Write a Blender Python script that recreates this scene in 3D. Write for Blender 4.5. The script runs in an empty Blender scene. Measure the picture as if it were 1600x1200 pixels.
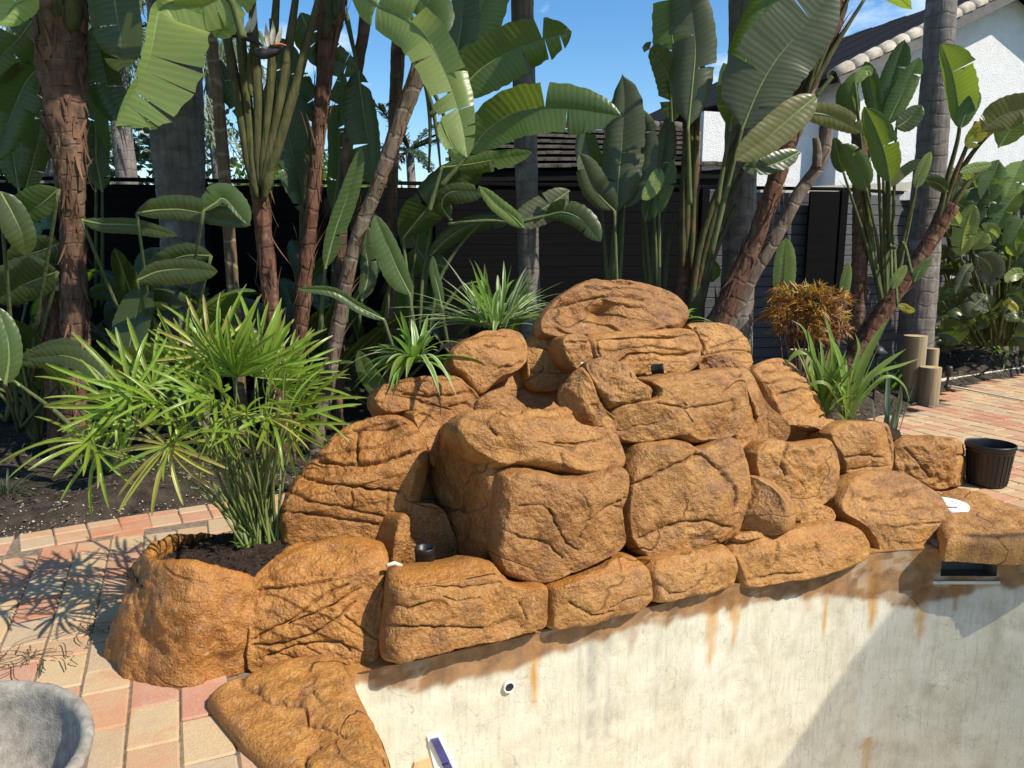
import bpy, math, random
import numpy as np
from mathutils import Vector, Matrix

random.seed(7)
RNG = np.random.default_rng(7)
S = bpy.context.scene
COL = S.collection

# ------------------------------------------------------------------ camera
F = 1209.0                       # focal length in pixels of the 1600 x 1200 photograph
PITCH = math.radians(10.08)
CAMH = 1.5
cam_d = bpy.data.cameras.new('camera'); cam = bpy.data.objects.new('camera', cam_d); COL.objects.link(cam)
cam.location = (0, 0, CAMH); cam.rotation_euler = (math.radians(90) - PITCH, 0, 0)
cam_d.sensor_width = 36; cam_d.lens = 36 * F / 1600; cam_d.clip_start = 0.05; cam_d.clip_end = 2000
S.camera = cam

# ------------------------------------------------------------------ light
SUN_DIR = Vector((0.83, -0.42, 1.02)).normalized()     # towards the sun
sun_el = math.asin(SUN_DIR.z); sun_az = math.atan2(SUN_DIR.x, SUN_DIR.y)
W = bpy.data.worlds.new('World'); S.world = W; W.use_nodes = True
wn = W.node_tree.nodes; wl = W.node_tree.links; wn.clear()
sky = wn.new('ShaderNodeTexSky'); sky.sky_type = 'NISHITA'; sky.sun_disc = False
sky.sun_elevation = sun_el; sky.sun_rotation = sun_az
sky.air_density = 1.0; sky.dust_density = 0.3; sky.ozone_density = 2.0
tc = wn.new('ShaderNodeTexCoord')
mp = wn.new('ShaderNodeMapping'); mp.inputs['Scale'].default_value = (1, 1, 2.2); mp.inputs['Location'].default_value = (0.4, 0.1, 0.2)
cn = wn.new('ShaderNodeTexNoise'); cn.inputs['Scale'].default_value = 5.0; cn.inputs['Detail'].default_value = 6; cn.inputs['Roughness'].default_value = 0.55
cr = wn.new('ShaderNodeValToRGB'); cr.color_ramp.elements[0].position = 0.56; cr.color_ramp.elements[0].color = (0, 0, 0, 1)
cr.color_ramp.elements[1].position = 0.72; cr.color_ramp.elements[1].color = (0.8, 0.8, 0.8, 1)
mx = wn.new('ShaderNodeMixRGB'); mx.inputs['Color2'].default_value = (7.5, 8.0, 8.8, 1)
bg = wn.new('ShaderNodeBackground'); bg.inputs['Strength'].default_value = 0.125
wo = wn.new('ShaderNodeOutputWorld')
wl.new(tc.outputs['Generated'], mp.inputs['Vector']); wl.new(mp.outputs['Vector'], cn.inputs['Vector'])
wl.new(cn.outputs['Fac'], cr.inputs['Fac']); wl.new(cr.outputs['Color'], mx.inputs['Fac'])
hs = wn.new('ShaderNodeHueSaturation'); hs.inputs['Saturation'].default_value = 1.32; wl.new(sky.outputs['Color'], hs.inputs['Color']); wl.new(hs.outputs['Color'], mx.inputs['Color1']); wl.new(mx.outputs['Color'], bg.inputs['Color'])
wl.new(bg.outputs['Background'], wo.inputs['Surface'])
sd = bpy.data.lights.new('sun', 'SUN'); sd.energy = 4.5; sd.angle = math.radians(0.53); sd.color = (1.0, 0.925, 0.80)
so = bpy.data.objects.new('sun', sd); COL.objects.link(so)
so.rotation_euler = (-SUN_DIR).to_track_quat('-Z', 'Y').to_euler(); so.location = (6, -3, 8)
S.view_settings.view_transform = 'Standard'; S.view_settings.look = 'None'
S.view_settings.exposure = 0.50; S.view_settings.gamma = 1.0; S.view_settings.use_curve_mapping = False
S.cycles.max_bounces = 6; S.cycles.diffuse_bounces = 3; S.cycles.glossy_bounces = 2
S.cycles.transmission_bounces = 4; S.cycles.transparent_max_bounces = 6
S.cycles.use_denoising = True

# ------------------------------------------------------------------ geometry helpers
_cp, _sp = math.cos(PITCH), math.sin(PITCH)
def rays(px, py):
    px = np.asarray(px, float); py = np.asarray(py, float)
    cx = (px - 800) / F; cy = (600 - py) / F
    return np.stack([cx, _cp + cy * _sp, -_sp + cy * _cp], -1)
def at(px, py, Y):
    d = rays(px, py); t = np.asarray(Y) / d[..., 1]
    return np.stack([d[..., 0] * t, d[..., 1] * t, CAMH + d[..., 2] * t], -1)
def ground(px, py, z=0.0):
    d = rays(px, py); t = (z - CAMH) / d[..., 2]
    return np.stack([d[..., 0] * t, d[..., 1] * t, CAMH + d[..., 2] * t], -1)
def depth_of(P):
    P = np.asarray(P); return P[..., 1] * _cp - (P[..., 2] - CAMH) * _sp
def project(P):
    P = np.asarray(P, float); z = depth_of(P); u = P[..., 1] * _sp + (P[..., 2] - CAMH) * _cp
    return np.stack([800 + F * P[..., 0] / z, 600 - F * u / z], -1)
def ground_row(Y, z=0.0):
    return float(project(np.array([0, Y, z]))[1])

def _h(ix, iy, iz, seed):
    with np.errstate(over='ignore'):
        n = (ix.astype(np.uint32) * np.uint32(374761393) + iy.astype(np.uint32) * np.uint32(668265263)
             + iz.astype(np.uint32) * np.uint32(2147483647) + np.uint32(seed * 144665 + 977))
        n = (n ^ (n >> np.uint32(13))) * np.uint32(1274126177)
        n = n ^ (n >> np.uint32(16))
    return n.astype(np.float64) / 4294967295.0 * 2 - 1
def vnoise(P, seed=0):
    P = np.asarray(P, float); i = np.floor(P).astype(np.int64); f = P - i
    f = f * f * f * (f * (f * 6 - 15) + 10)
    out = 0
    for dx in (0, 1):
        wx = f[..., 0] if dx else 1 - f[..., 0]
        for dy in (0, 1):
            wy = f[..., 1] if dy else 1 - f[..., 1]
            for dz in (0, 1):
                wz = f[..., 2] if dz else 1 - f[..., 2]
                out = out + wx * wy * wz * _h(i[..., 0] + dx, i[..., 1] + dy, i[..., 2] + dz, seed)
    return out
def fbm(P, octv=3, seed=0, rough=0.5):
    a, s, o = 1.0, 0, 0
    P = np.asarray(P, float)
    for k in range(octv):
        o = o + a * vnoise(P, seed + k); s += a; a *= rough; P = P * 2.03 + 3.7
    return o / s

def mesh_obj(name, V, faces, mats, parent=None, smooth=True, mat_idx=None, uv=None, attrs=None):
    """One mesh object; V are world coordinates, stored relative to the parent's base."""
    V = np.asarray(V, float)
    off = np.array(parent['_base']) if parent is not None and '_base' in parent else np.zeros(3)
    if parent is None:
        off = np.array([V[:, 0].mean(), V[:, 1].mean(), V[:, 2].min()])
    me = bpy.data.meshes.new(name)
    if isinstance(faces, np.ndarray):
        nf, k = faces.shape
        me.vertices.add(len(V)); me.vertices.foreach_set('co', (V - off).ravel())
        me.loops.add(nf * k); me.loops.foreach_set('vertex_index', faces.ravel().astype(np.int32))
        me.polygons.add(nf); me.polygons.foreach_set('loop_start', np.arange(0, nf * k, k, dtype=np.int32))
        me.polygons.foreach_set('loop_total', np.full(nf, k, np.int32))
        me.update(calc_edges=True)
    else:
        me.from_pydata((V - off).tolist(), [], faces)
    for m in (mats if isinstance(mats, (list, tuple)) else [mats]): me.materials.append(m)
    if mat_idx is not None: me.polygons.foreach_set('material_index', np.asarray(mat_idx, np.int32))
    me.polygons.foreach_set('use_smooth', np.full(len(me.polygons), smooth, bool))
    if uv is not None:
        ul = me.uv_layers.new(name='UVMap'); li = np.zeros(len(me.loops), np.int32); me.loops.foreach_get('vertex_index', li)
        ul.data.foreach_set('uv', np.asarray(uv, np.float32)[li].ravel())
    for an, av in (attrs or {}).items():
        a = me.attributes.new(an, 'FLOAT_COLOR', 'POINT')
        av = np.asarray(av, np.float32)
        if av.ndim == 1: av = np.stack([av, av, av, np.ones_like(av)], -1)
        a.data.foreach_set('color', av.ravel())
    me.validate()
    o = bpy.data.objects.new(name, me); COL.objects.link(o)
    if parent is not None:
        o.parent = parent
        if parent.type == 'MESH' and '_base' in parent: o.location = (0, 0, 0)
    else:
        o.location = off
    o['_base'] = tuple(float(x) for x in off)
    return o
def put(mesh, name, M, parent):
    """Another object on a shared mesh, M is its world matrix."""
    o = bpy.data.objects.new(name, mesh); COL.objects.link(o)
    o.parent = parent
    b = Vector(parent['_base']) if '_base' in parent else Vector((0, 0, 0))
    o.matrix_local = Matrix.Translation(-b) @ M
    return o
def tag(o, label=None, cat=None, group=None, kind=None):
    if label: o['label'] = label
    if cat: o['category'] = cat
    if group: o['group'] = group
    if kind: o['kind'] = kind
    return o
def thing(name, label, cat, base, group=None):
    o = bpy.data.objects.new(name, None); COL.objects.link(o); o.location = tuple(base)
    o['_base'] = tuple(float(x) for x in base); o.empty_display_size = 0.1
    return tag(o, label, cat, group)

def grid_faces(n, m, wrap=False, off=0):
    """Quads of an n x m vertex grid (row-major), wrapping along m when asked."""
    i, j = np.meshgrid(np.arange(n - 1), np.arange(m if wrap else m - 1), indexing='ij')
    j2 = (j + 1) % m
    return np.stack([i * m + j, i * m + j2, (i + 1) * m + j2, (i + 1) * m + j], -1).reshape(-1, 4) + off
def box_vf(c, s, R=None):
    x, y, z = [q / 2 for q in s]
    V = np.array([[-x,-y,-z],[x,-y,-z],[x,y,-z],[-x,y,-z],[-x,-y,z],[x,-y,z],[x,y,z],[-x,y,z]], float)
    if R is not None: V = V @ np.asarray(R).T
    Fq = np.array([[3,2,1,0],[4,5,6,7],[0,1,5,4],[1,2,6,5],[2,3,7,6],[3,0,4,7]])
    return V + np.asarray(c), Fq
def rotz(a): return np.array([[math.cos(a), -math.sin(a), 0], [math.sin(a), math.cos(a), 0], [0, 0, 1]])
def bev_box(name, c, s, mat, parent, bev=0.004, R=None):
    """Box with bevelled (chamfered) edges, one mesh."""
    x, y, z = [q / 2 for q in s]; b = min(bev, x * .9, y * .9, z * .9)
    V = []
    for sx in (-1, 1):
        for sy in (-1, 1):
            for sz in (-1, 1):
                V += [(sx * x, sy * (y - b), sz * (z - b)), (sx * (x - b), sy * y, sz * (z - b)), (sx * (x - b), sy * (y - b), sz * z)]
    import bmesh
    bm = bmesh.new()
    for v in V: bm.verts.new(v)
    bmesh.ops.convex_hull(bm, input=bm.verts)
    bmesh.ops.dissolve_limit(bm, angle_limit=0.02, verts=bm.verts, edges=bm.edges)
    bm.verts.index_update()
    VV = np.array([v.co[:] for v in bm.verts]); FF = [[v.index for v in f.verts] for f in bm.faces]; bm.free()
    if R is not None: VV = VV @ np.asarray(R).T
    return mesh_obj(name, VV + np.asarray(c), FF, mat, parent, smooth=False)
def merge(parts):
    Vs, Fs, o = [], [], 0
    for V, Fq in parts:
        Vs.append(V); Fs.append(np.asarray(Fq) + o); o += len(V)
    return np.concatenate(Vs), np.concatenate(Fs)
def spline(pts, n):
    """Catmull-Rom through the points, n samples."""
    P = np.asarray(pts, float)
    if len(P) == 2: P = np.stack([P[0], (P[0] + P[1]) / 2, P[1]])
    Q = np.concatenate([[2 * P[0] - P[1]], P, [2 * P[-1] - P[-2]]])
    seg = np.linalg.norm(np.diff(P[:, :3], axis=0), axis=1); cum = np.concatenate([[0], np.cumsum(seg)])
    s = np.linspace(0, cum[-1], n); k = np.clip(np.searchsorted(cum, s, side='right') - 1, 0, len(P) - 2)
    t = ((s - cum[k]) / np.maximum(seg[k], 1e-9))[:, None]
    p0, p1, p2, p3 = Q[k], Q[k + 1], Q[k + 2], Q[k + 3]
    return 0.5 * (2 * p1 + (p2 - p0) * t + (2 * p0 - 5 * p1 + 4 * p2 - p3) * t ** 2 + (3 * p1 - p0 - 3 * p2 + p3) * t ** 3)
def frames(C):
    T = np.gradient(C, axis=0); T /= np.linalg.norm(T, axis=1)[:, None] + 1e-12
    ref = np.array([0.02, -1.0, 0.05]) if abs(T[0, 1]) < 0.9 else np.array([0, 0, 1.0])
    A = np.cross(ref, T); A /= np.linalg.norm(A, axis=1)[:, None] + 1e-12
    B = np.cross(T, A)
    return T, A, B
def tube_vf(C, R, k=10, rad=None, cap=True):
    """Tube along C; rad(theta, s) multiplies the radius."""
    C = np.asarray(C, float); n = len(C); R = np.broadcast_to(np.asarray(R, float), (n,))
    T, A, B = frames(C); th = np.linspace(0, 2 * math.pi, k, endpoint=False)
    L = np.concatenate([[0], np.cumsum(np.linalg.norm(np.diff(C, axis=0), axis=1))])
    r = R[:, None] * np.ones(k)
    if rad is not None: r = r * rad(th[None, :], L[:, None])
    V = C[:, None, :] + r[..., None] * (np.cos(th)[None, :, None] * A[:, None, :] + np.sin(th)[None, :, None] * B[:, None, :])
    V = V.reshape(-1, 3); Fq = grid_faces(n, k, True)
    uv = np.stack([np.broadcast_to(th / (2 * math.pi), (n, k)).ravel(), np.broadcast_to(L[:, None], (n, k)).ravel()], -1)
    if cap:
        V = np.concatenate([V, C[:1], C[-1:]]); a, b = n * k, n * k + 1
        j = np.arange(k); j2 = (j + 1) % k
        c0 = np.stack([np.full(k, a), j2, j, np.full(k, a)], -1); c1 = np.stack([np.full(k, b), (n - 1) * k + j, (n - 1) * k + j2, np.full(k, b)], -1)
        tri = np.concatenate([c0[:, :3], c1[:, :3]])
        uv = np.concatenate([uv, [[0, 0], [0, L[-1]]]])
        return V, [f.tolist() for f in Fq] + [f.tolist() for f in tri], uv
    return V, Fq, uv
def lathe_vf(prof, c, k=48):
    P = np.asarray(prof, float); th = np.linspace(0, 2 * math.pi, k, endpoint=False)
    V = np.stack([P[:, None, 0] * np.cos(th), P[:, None, 0] * np.sin(th), np.broadcast_to(P[:, None, 1], (len(P), k))], -1).reshape(-1, 3)
    return V + np.asarray(c), grid_faces(len(P), k, True)

# ------------------------------------------------------------------ materials
class NT:
    def __init__(s, name):
        s.m = bpy.data.materials.new(name); s.m.use_nodes = True; s.t = s.m.node_tree
        s.n = s.t.nodes; s.n.clear(); s.out = s.n.new('ShaderNodeOutputMaterial')
    def node(s, typ, ins=None, **kw):
        nd = s.n.new(typ)
        for k, v in kw.items(): setattr(nd, k, v)
        for k, v in (ins or {}).items(): s.set(nd, k, v)
        return nd
    def set(s, nd, k, v):
        if isinstance(v, bpy.types.NodeSocket): s.t.links.new(v, nd.inputs[k])
        elif isinstance(v, bpy.types.Node): s.t.links.new(v.outputs[0], nd.inputs[k])
        else: nd.inputs[k].default_value = v
    def coord(s, kind='Object'): return s.node('ShaderNodeTexCoord').outputs[kind]
    def mapping(s, vec, scale=(1,1,1), rot=(0,0,0), loc=(0,0,0)):
        return s.node('ShaderNodeMapping', {'Vector': vec, 'Scale': scale, 'Rotation': rot, 'Location': loc}).outputs[0]
    def noise(s, vec, scale, detail=3, rough=0.5, dist=0.0):
        return s.node('ShaderNodeTexNoise', {'Vector': vec, 'Scale': scale, 'Detail': detail, 'Roughness': rough, 'Distortion': dist}).outputs['Fac']
    def vor(s, vec, scale, feature='F1', out='Distance'):
        return s.node('ShaderNodeTexVoronoi', {'Vector': vec, 'Scale': scale}, feature=feature).outputs[out]
    def ramp(s, fac, stops, interp='LINEAR'):
        r = s.node('ShaderNodeValToRGB', {'Fac': fac}); e = r.color_ramp.elements; r.color_ramp.interpolation = interp
        while len(e) < len(stops): e.new(0.5)
        for el, (p, c) in zip(e, stops): el.position = p; el.color = (*c, 1) if len(c) == 3 else c
        return r.outputs['Color']
    def g(s, fac, a, b): return s.node('ShaderNodeMapRange', {'Value': fac, 'From Min': a, 'From Max': b}).outputs[0]
    def mix(s, fac, a, b, mode='MIX'):
        nd = s.node('ShaderNodeMixRGB', blend_type=mode)
        s.set(nd, 'Fac', fac)
        for k, v in (('Color1', a), ('Color2', b)): s.set(nd, k, (*v, 1) if isinstance(v, tuple) and len(v) == 3 else v)
        return nd.outputs[0]
    def math(s, op, a, b=0.0, c=None):
        nd = s.node('ShaderNodeMath', operation=op); s.set(nd, 0, a); s.set(nd, 1, b)
        if c is not None: s.set(nd, 2, c)
        return nd.outputs[0]
    def attr(s, name, out='Color'): return s.node('ShaderNodeAttribute', attribute_name=name).outputs[out]
    def bump(s, h, strength=0.3, dist=0.01, normal=None):
        nd = s.node('ShaderNodeBump', {'Height': h, 'Strength': strength, 'Distance': dist})
        if normal is not None: s.set(nd, 'Normal', normal)
        return nd.outputs[0]
    def pbr(s, col, rough=0.7, spec=0.5, normal=None, **kw):
        p = s.node('ShaderNodeBsdfPrincipled'); s.set(p, 'Base Color', (*col, 1) if isinstance(col, tuple) and len(col) == 3 else col)
        s.set(p, 'Roughness', rough); s.set(p, 'Specular IOR Level', spec)
        if normal is not None: s.set(p, 'Normal', normal)
        for k, v in kw.items(): s.set(p, k, v)
        return p.outputs[0]
    def done(s, sh): s.t.links.new(sh, s.out.inputs['Surface']); return s.m
    def rnd(s): return s.node('ShaderNodeObjectInfo').outputs['Random']

def m_rock():
    t = NT('painted_rock'); P = t.coord('Object'); tn = t.node('ShaderNodeSeparateColor', {'Color': t.attr('tint')})
    big = t.noise(P, 2.6, 4, 0.6, 0.5); mid = t.noise(P, 13, 5, 0.65); fine = t.noise(P, 120, 2, 0.6)
    c = t.ramp(big, [(0.28, (0.24, 0.098, 0.018)), (0.42, (0.37, 0.172, 0.034)), (0.56, (0.45, 0.225, 0.050)), (0.74, (0.355, 0.148, 0.022))])
    c = t.mix(t.math('MULTIPLY', tn.outputs[0], 0.8), c, t.ramp(mid, [(0.35, (0.27, 0.10, 0.016)), (0.6, (0.42, 0.175, 0.033))]))
    c = t.mix(t.math('MULTIPLY', tn.outputs[1], 0.6), c, t.ramp(mid, [(0.35, (0.25, 0.120, 0.040)), (0.62, (0.41, 0.215, 0.074))]))
    c = t.mix(t.math('MULTIPLY', t.g(t.noise(P, 5.5, 4, 0.65, 0.8), 0.52, 0.66), 0.35), c, (0.33, 0.175, 0.082))
    c = t.mix(t.math('MULTIPLY', t.g(mid, 0.52, 0.72), 0.5), c, (0.54, 0.31, 0.10))
    c = t.mix(t.math('MULTIPLY', t.g(mid, 0.47, 0.30), 0.6), c, (0.17, 0.072, 0.026))
    drip = t.noise(t.mapping(P, (1, 1, 0.16)), 17, 4, 0.6, 0.3)                       # rusty runs down the faces
    c = t.mix(t.math('MULTIPLY', t.g(drip, 0.56, 0.70), 0.55), c, (0.36, 0.145, 0.022))
    c = t.mix(t.math('MULTIPLY', t.g(t.noise(t.mapping(P, (1, 1, 0.3), (0, 0, 0), (4, 2, 1)), 9, 4, 0.65), 0.57, 0.72), 0.55), c, (0.13, 0.062, 0.03))
    c = t.mix(1.0, c, t.mix(tn.outputs[2], (1.0, 0.975, 0.95), (0.74, 0.655, 0.60)), 'MULTIPLY')                  # each stone stained a little differently
    wash = t.attr('wash', 'Fac')
    c = t.mix(t.math('MULTIPLY', wash, 0.8), c, (0.38, 0.140, 0.018))
    crack = t.attr('crack', 'Fac')
    c = t.mix(t.math('MULTIPLY', crack, 0.6), c, (0.085, 0.038, 0.017))
    c = t.mix(t.math('MULTIPLY', t.g(fine, 0.54, 0.72), 0.3), c, (0.62, 0.43, 0.23))
    c = t.mix(t.math('MULTIPLY', t.g(fine, 0.46, 0.30), 0.4), c, (0.15, 0.065, 0.024))
    c = t.mix(t.math('MULTIPLY', t.g(t.noise(P, 32, 2, 0.5), 0.68, 0.76), 0.3), c, (0.55, 0.46, 0.36))   # pale mineral flecks
    vn = t.math('ABSOLUTE', t.math('SUBTRACT', t.noise(t.mapping(P, (0.7, 0.7, 1.3)), 1.9, 3, 0.45, 0.25), 0.5))
    hair = t.math('MULTIPLY', t.g(vn, 0.0065, 0.0015), t.g(t.noise(P, 2.7, 2), 0.46, 0.58))
    c = t.mix(t.math('MULTIPLY', hair, 0.6), c, (0.09, 0.04, 0.018))
    h = t.math('ADD', t.math('MULTIPLY', fine, 0.9), t.math('MULTIPLY', t.noise(P, 42, 4, 0.7), 1.6))
    h = t.math('SUBTRACT', h, t.math('MULTIPLY', hair, 1.6))
    h = t.math('ADD', h, t.math('MULTIPLY', t.g(t.vor(P, 70), 0.0, 0.35), 0.45))
    n = t.bump(h, 0.7, 0.008)
    rough = t.math('SUBTRACT', t.math('ADD', 0.36, t.math('MULTIPLY', mid, 0.42)), t.math('MULTIPLY', wash, 0.2))
    return t.done(t.pbr(c, rough, 0.4, n))
def m_simple(name, col, rough=0.6, spec=0.4, scale=20, var=0.25, bump=0.2, bscale=60, bdist=0.004, metallic=0.0, stretch=(1,1,1)):
    t = NT(name); P = t.mapping(t.coord('Object'), stretch)
    nz = t.noise(P, scale, 4, 0.6)
    d = tuple(max(0, q * (1 - var)) for q in col); l = tuple(min(1, q * (1 + var)) for q in col)
    c = t.ramp(nz, [(0.3, d), (0.7, l)])
    n = t.bump(t.noise(P, bscale, 3, 0.6), bump, bdist)
    return t.done(t.pbr(c, rough, spec, n, Metallic=metallic))
def m_paver():
    t = NT('clay_paver'); P = t.coord('Object'); r = t.math('FRACT', t.math('ADD', t.rnd(), t.attr('rnd', 'Fac')))
    geo = t.node('ShaderNodeNewGeometry').outputs['Position']
    c = t.ramp(r, [(0.0, (0.54, 0.38, 0.20)), (0.2, (0.52, 0.28, 0.15)), (0.36, (0.46, 0.34, 0.205)), (0.5, (0.47, 0.195, 0.10)),
                   (0.62, (0.49, 0.30, 0.165)), (0.78, (0.53, 0.38, 0.205)), (0.9, (0.47, 0.22, 0.14))], 'CONSTANT')
    big = t.noise(geo, 9, 4, 0.6)
    c = t.mix(t.math('MULTIPLY', t.g(big, 0.42, 0.68), 0.6), c, (0.46, 0.35, 0.23))
    c = t.mix(t.math('MULTIPLY', t.g(t.noise(geo, 5, 3, 0.6, 1.0), 0.52, 0.72), 0.6), c, (0.48, 0.21, 0.11))
    c = t.mix(t.math('MULTIPLY', t.g(t.noise(geo, 2.3, 4, 0.65, 0.6), 0.54, 0.7), 0.4), c, (0.24, 0.17, 0.11))
    f = t.noise(geo, 220, 2, 0.6)
    c = t.mix(t.math('MULTIPLY', t.g(f, 0.5, 0.3), 0.45), c, (0.30, 0.20, 0.13))
    c = t.mix(t.math('MULTIPLY', t.g(f, 0.55, 0.75), 0.3), c, (0.70, 0.58, 0.44))
    n = t.bump(t.math('ADD', f, t.math('MULTIPLY', t.noise(geo, 40, 3, 0.6), 1.5)), 0.45, 0.004)
    return t.done(t.pbr(c, 0.82, 0.3, n))
def m_pool():
    t = NT('pool_plaster'); U = t.coord('UV'); P = t.coord('Object'); st = t.node('ShaderNodeSeparateColor', {'Color': t.attr('stain')})
    v1 = t.noise(t.mapping(U, (1, 0.10, 1)), 60, 4, 0.65); v2 = t.noise(t.mapping(U, (1, 0.06, 1)), 9, 4, 0.6); bl = t.noise(P, 6, 5, 0.65)
    c = t.ramp(bl, [(0.3, (0.49, 0.435, 0.315)), (0.5, (0.62, 0.57, 0.435)), (0.72, (0.70, 0.655, 0.525))])
    c = t.mix(t.math('MULTIPLY', t.g(v1, 0.5, 0.68), 0.45), c, (0.40, 0.36, 0.28))
    c = t.mix(t.math('MULTIPLY', t.g(v2, 0.5, 0.72), 0.5), c, (0.74, 0.71, 0.62))
    c = t.mix(t.math('MULTIPLY', t.g(t.noise(t.mapping(U, (1, 0.35, 1)), 150, 3, 0.7), 0.58, 0.72), 0.55), c, (0.30, 0.265, 0.20))
    c = t.mix(t.math('MULTIPLY', t.g(t.noise(P, 2.2, 5, 0.7, 0.5), 0.55, 0.68), 0.5), c, (0.80, 0.76, 0.64))
    c = t.mix(t.math('MULTIPLY', t.g(t.noise(P, 3.1, 6, 0.75, 0.8), 0.56, 0.66), 0.35), c, (0.40, 0.345, 0.235))
    ck = t.g(t.math('ABSOLUTE', t.math('SUBTRACT', t.noise(t.mapping(P, (1, 1, 0.8)), 3.2, 4, 0.6, 0.4), 0.5)), 0.0035, 0.0)
    c = t.mix(t.math('MULTIPLY', ck, 0.5), c, (0.25, 0.21, 0.15))
    c = t.mix(t.math('MULTIPLY', t.g(t.noise(P, 130, 2, 0.7), 0.68, 0.75), 0.6), c, (0.28, 0.24, 0.18))
    c = t.mix(st.outputs[2], c, (0.26, 0.24, 0.21))
    c = t.mix(st.outputs[1], c, (0.50, 0.235, 0.030))
    c = t.mix(st.outputs[0], c, t.ramp(t.noise(P, 12, 4, 0.6), [(0.35, (0.17, 0.08, 0.030)), (0.65, (0.34, 0.17, 0.062))]))
    n = t.bump(t.math('ADD', t.noise(P, 90, 3, 0.6), t.math('MULTIPLY', v1, 0.8)), 0.35, 0.004)
    return t.done(t.pbr(c, 0.85, 0.25, n))
def m_leaf(name, base, under=None, vein=(0.16, 0.24, 0.07), trans=0.35, tcol=None, rough=0.36, freq=170, var=0.3, spec=0.5):
    """Blade with lateral veins; UV.x runs along the midrib in metres, UV.y across."""
    t = NT(name); U = t.coord('UV'); s = t.node('ShaderNodeSeparateXYZ', {'Vector': U}); P = t.coord('Object')
    ph = t.math('ADD', t.math('MULTIPLY', s.outputs[0], freq), t.math('MULTIPLY', s.outputs[1], freq * -0.035))
    wob = t.noise(P, 7, 2)
    ph = t.math('ADD', ph, t.math('MULTIPLY', wob, 3.0))
    w = t.math('SINE', ph); w2 = t.math('SINE', t.math('MULTIPLY', ph, 0.31))
    nz = t.noise(P, 5, 4, 0.6); r = t.rnd()
    d = tuple(q * (1 - var) for q in base); l = tuple(min(1, q * (1 + var)) for q in base)
    c = t.ramp(nz, [(0.3, d), (0.7, l)])
    c = t.mix(t.math('MULTIPLY', t.g(w, 0.55, 1.0), 0.22), c, vein)
    c = t.mix(t.math('MULTIPLY', t.g(w2, 0.75, 1.0), 0.14), c, vein)
    c = t.mix(t.math('MULTIPLY', t.g(t.math('ABSOLUTE', s.outputs[1]), 0.06, 0.0), 0.8), c, vein)
    hsv = t.node('ShaderNodeHueSaturation', {'Color': c, 'Hue': t.math('ADD', 0.464, t.math('MULTIPLY', r, 0.036)), 'Saturation': 1.0, 'Value': t.math('ADD', 0.8, t.math('MULTIPLY', r, 0.4))})
    c = hsv.outputs[0]
    # brown scorched flecks
    c = t.mix(t.math('MULTIPLY', t.g(t.noise(P, 23, 4, 0.7), 0.64, 0.78), 0.6), c, (0.22, 0.15, 0.05))
    c = t.mix(t.math('MULTIPLY', t.g(t.math('ADD', t.math('ABSOLUTE', s.outputs[1]), t.math('MULTIPLY', t.noise(P, 16, 4, 0.7), 0.35)), 1.10, 1.2), 0.8), c, (0.20, 0.13, 0.05))   # scorched margin
    c = t.mix(t.math('MULTIPLY', t.g(t.noise(P, 3.2, 5, 0.7), 0.52, 0.7), 0.35), c, tuple(min(1, q * 1.5 + .02) for q in base))
    n = t.bump(t.math('ADD', t.math('ADD', t.math('MULTIPLY', w, 0.5), t.math('MULTIPLY', w2, 0.5)), t.math('MULTIPLY', t.noise(P, 14, 3), 2.0)), 0.16, 0.006)
    if under is not None:
        bf = t.node('ShaderNodeNewGeometry').outputs['Backfacing']
        c = t.mix(bf, c, under)
    p = t.pbr(c, rough, spec, n)
    tb = t.node('ShaderNodeBsdfTranslucent'); tc_ = tcol or tuple(min(1, q * 2.6) for q in base)
    t.set(tb, 'Color', t.mix(t.math('MULTIPLY', t.g(w, 0.2, 1.0), 0.35), tc_, tuple(q * 0.55 for q in tc_))); t.set(tb, 'Normal', n)
    ms = t.node('ShaderNodeMixShader', {'Fac': trans}); t.t.links.new(p, ms.inputs[1]); t.t.links.new(tb.outputs[0], ms.inputs[2])
    return t.done(ms.outputs[0])
def m_blade(name, base, edge, trans=0.3, rough=0.4, lo=0.25, hi=0.42):
    """Narrow grass-like blade; UV.y across from -1 to 1, edge colour outside."""
    t = NT(name); s = t.node('ShaderNodeSeparateXYZ', {'Vector': t.coord('UV')}); a = t.math('ABSOLUTE', s.outputs[1])
    r = t.rnd(); P = t.coord('Object')
    c = t.mix(t.g(a, lo, hi), base, edge)
    c = t.mix(t.math('MULTIPLY', t.g(t.noise(P, 18, 3), 0.45, 0.75), 0.4), c, tuple(q * 0.6 for q in base))
    c = t.mix(t.math('MULTIPLY', t.g(s.outputs[0], 0.9, 1.0), 0.6), c, (0.30, 0.22, 0.07))
    c = t.node('ShaderNodeHueSaturation', {'Color': c, 'Hue': t.math('ADD', 0.48, t.math('MULTIPLY', r, 0.035)), 'Value': t.math('ADD', 0.75, t.math('MULTIPLY', r, 0.5))}).outputs[0]
    n = t.bump(t.math('SINE', t.math('MULTIPLY', s.outputs[1], 14)), 0.25, 0.002)
    p = t.pbr(c, rough, 0.5, n)
    tb = t.node('ShaderNodeBsdfTranslucent'); t.set(tb, 'Color', t.mix(0.5, c, tuple(min(1, q * 2.4) for q in base)))
    ms = t.node('ShaderNodeMixShader', {'Fac': trans}); t.t.links.new(p, ms.inputs[1]); t.t.links.new(tb.outputs[0], ms.inputs[2])
    return t.done(ms.outputs[0])
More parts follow.
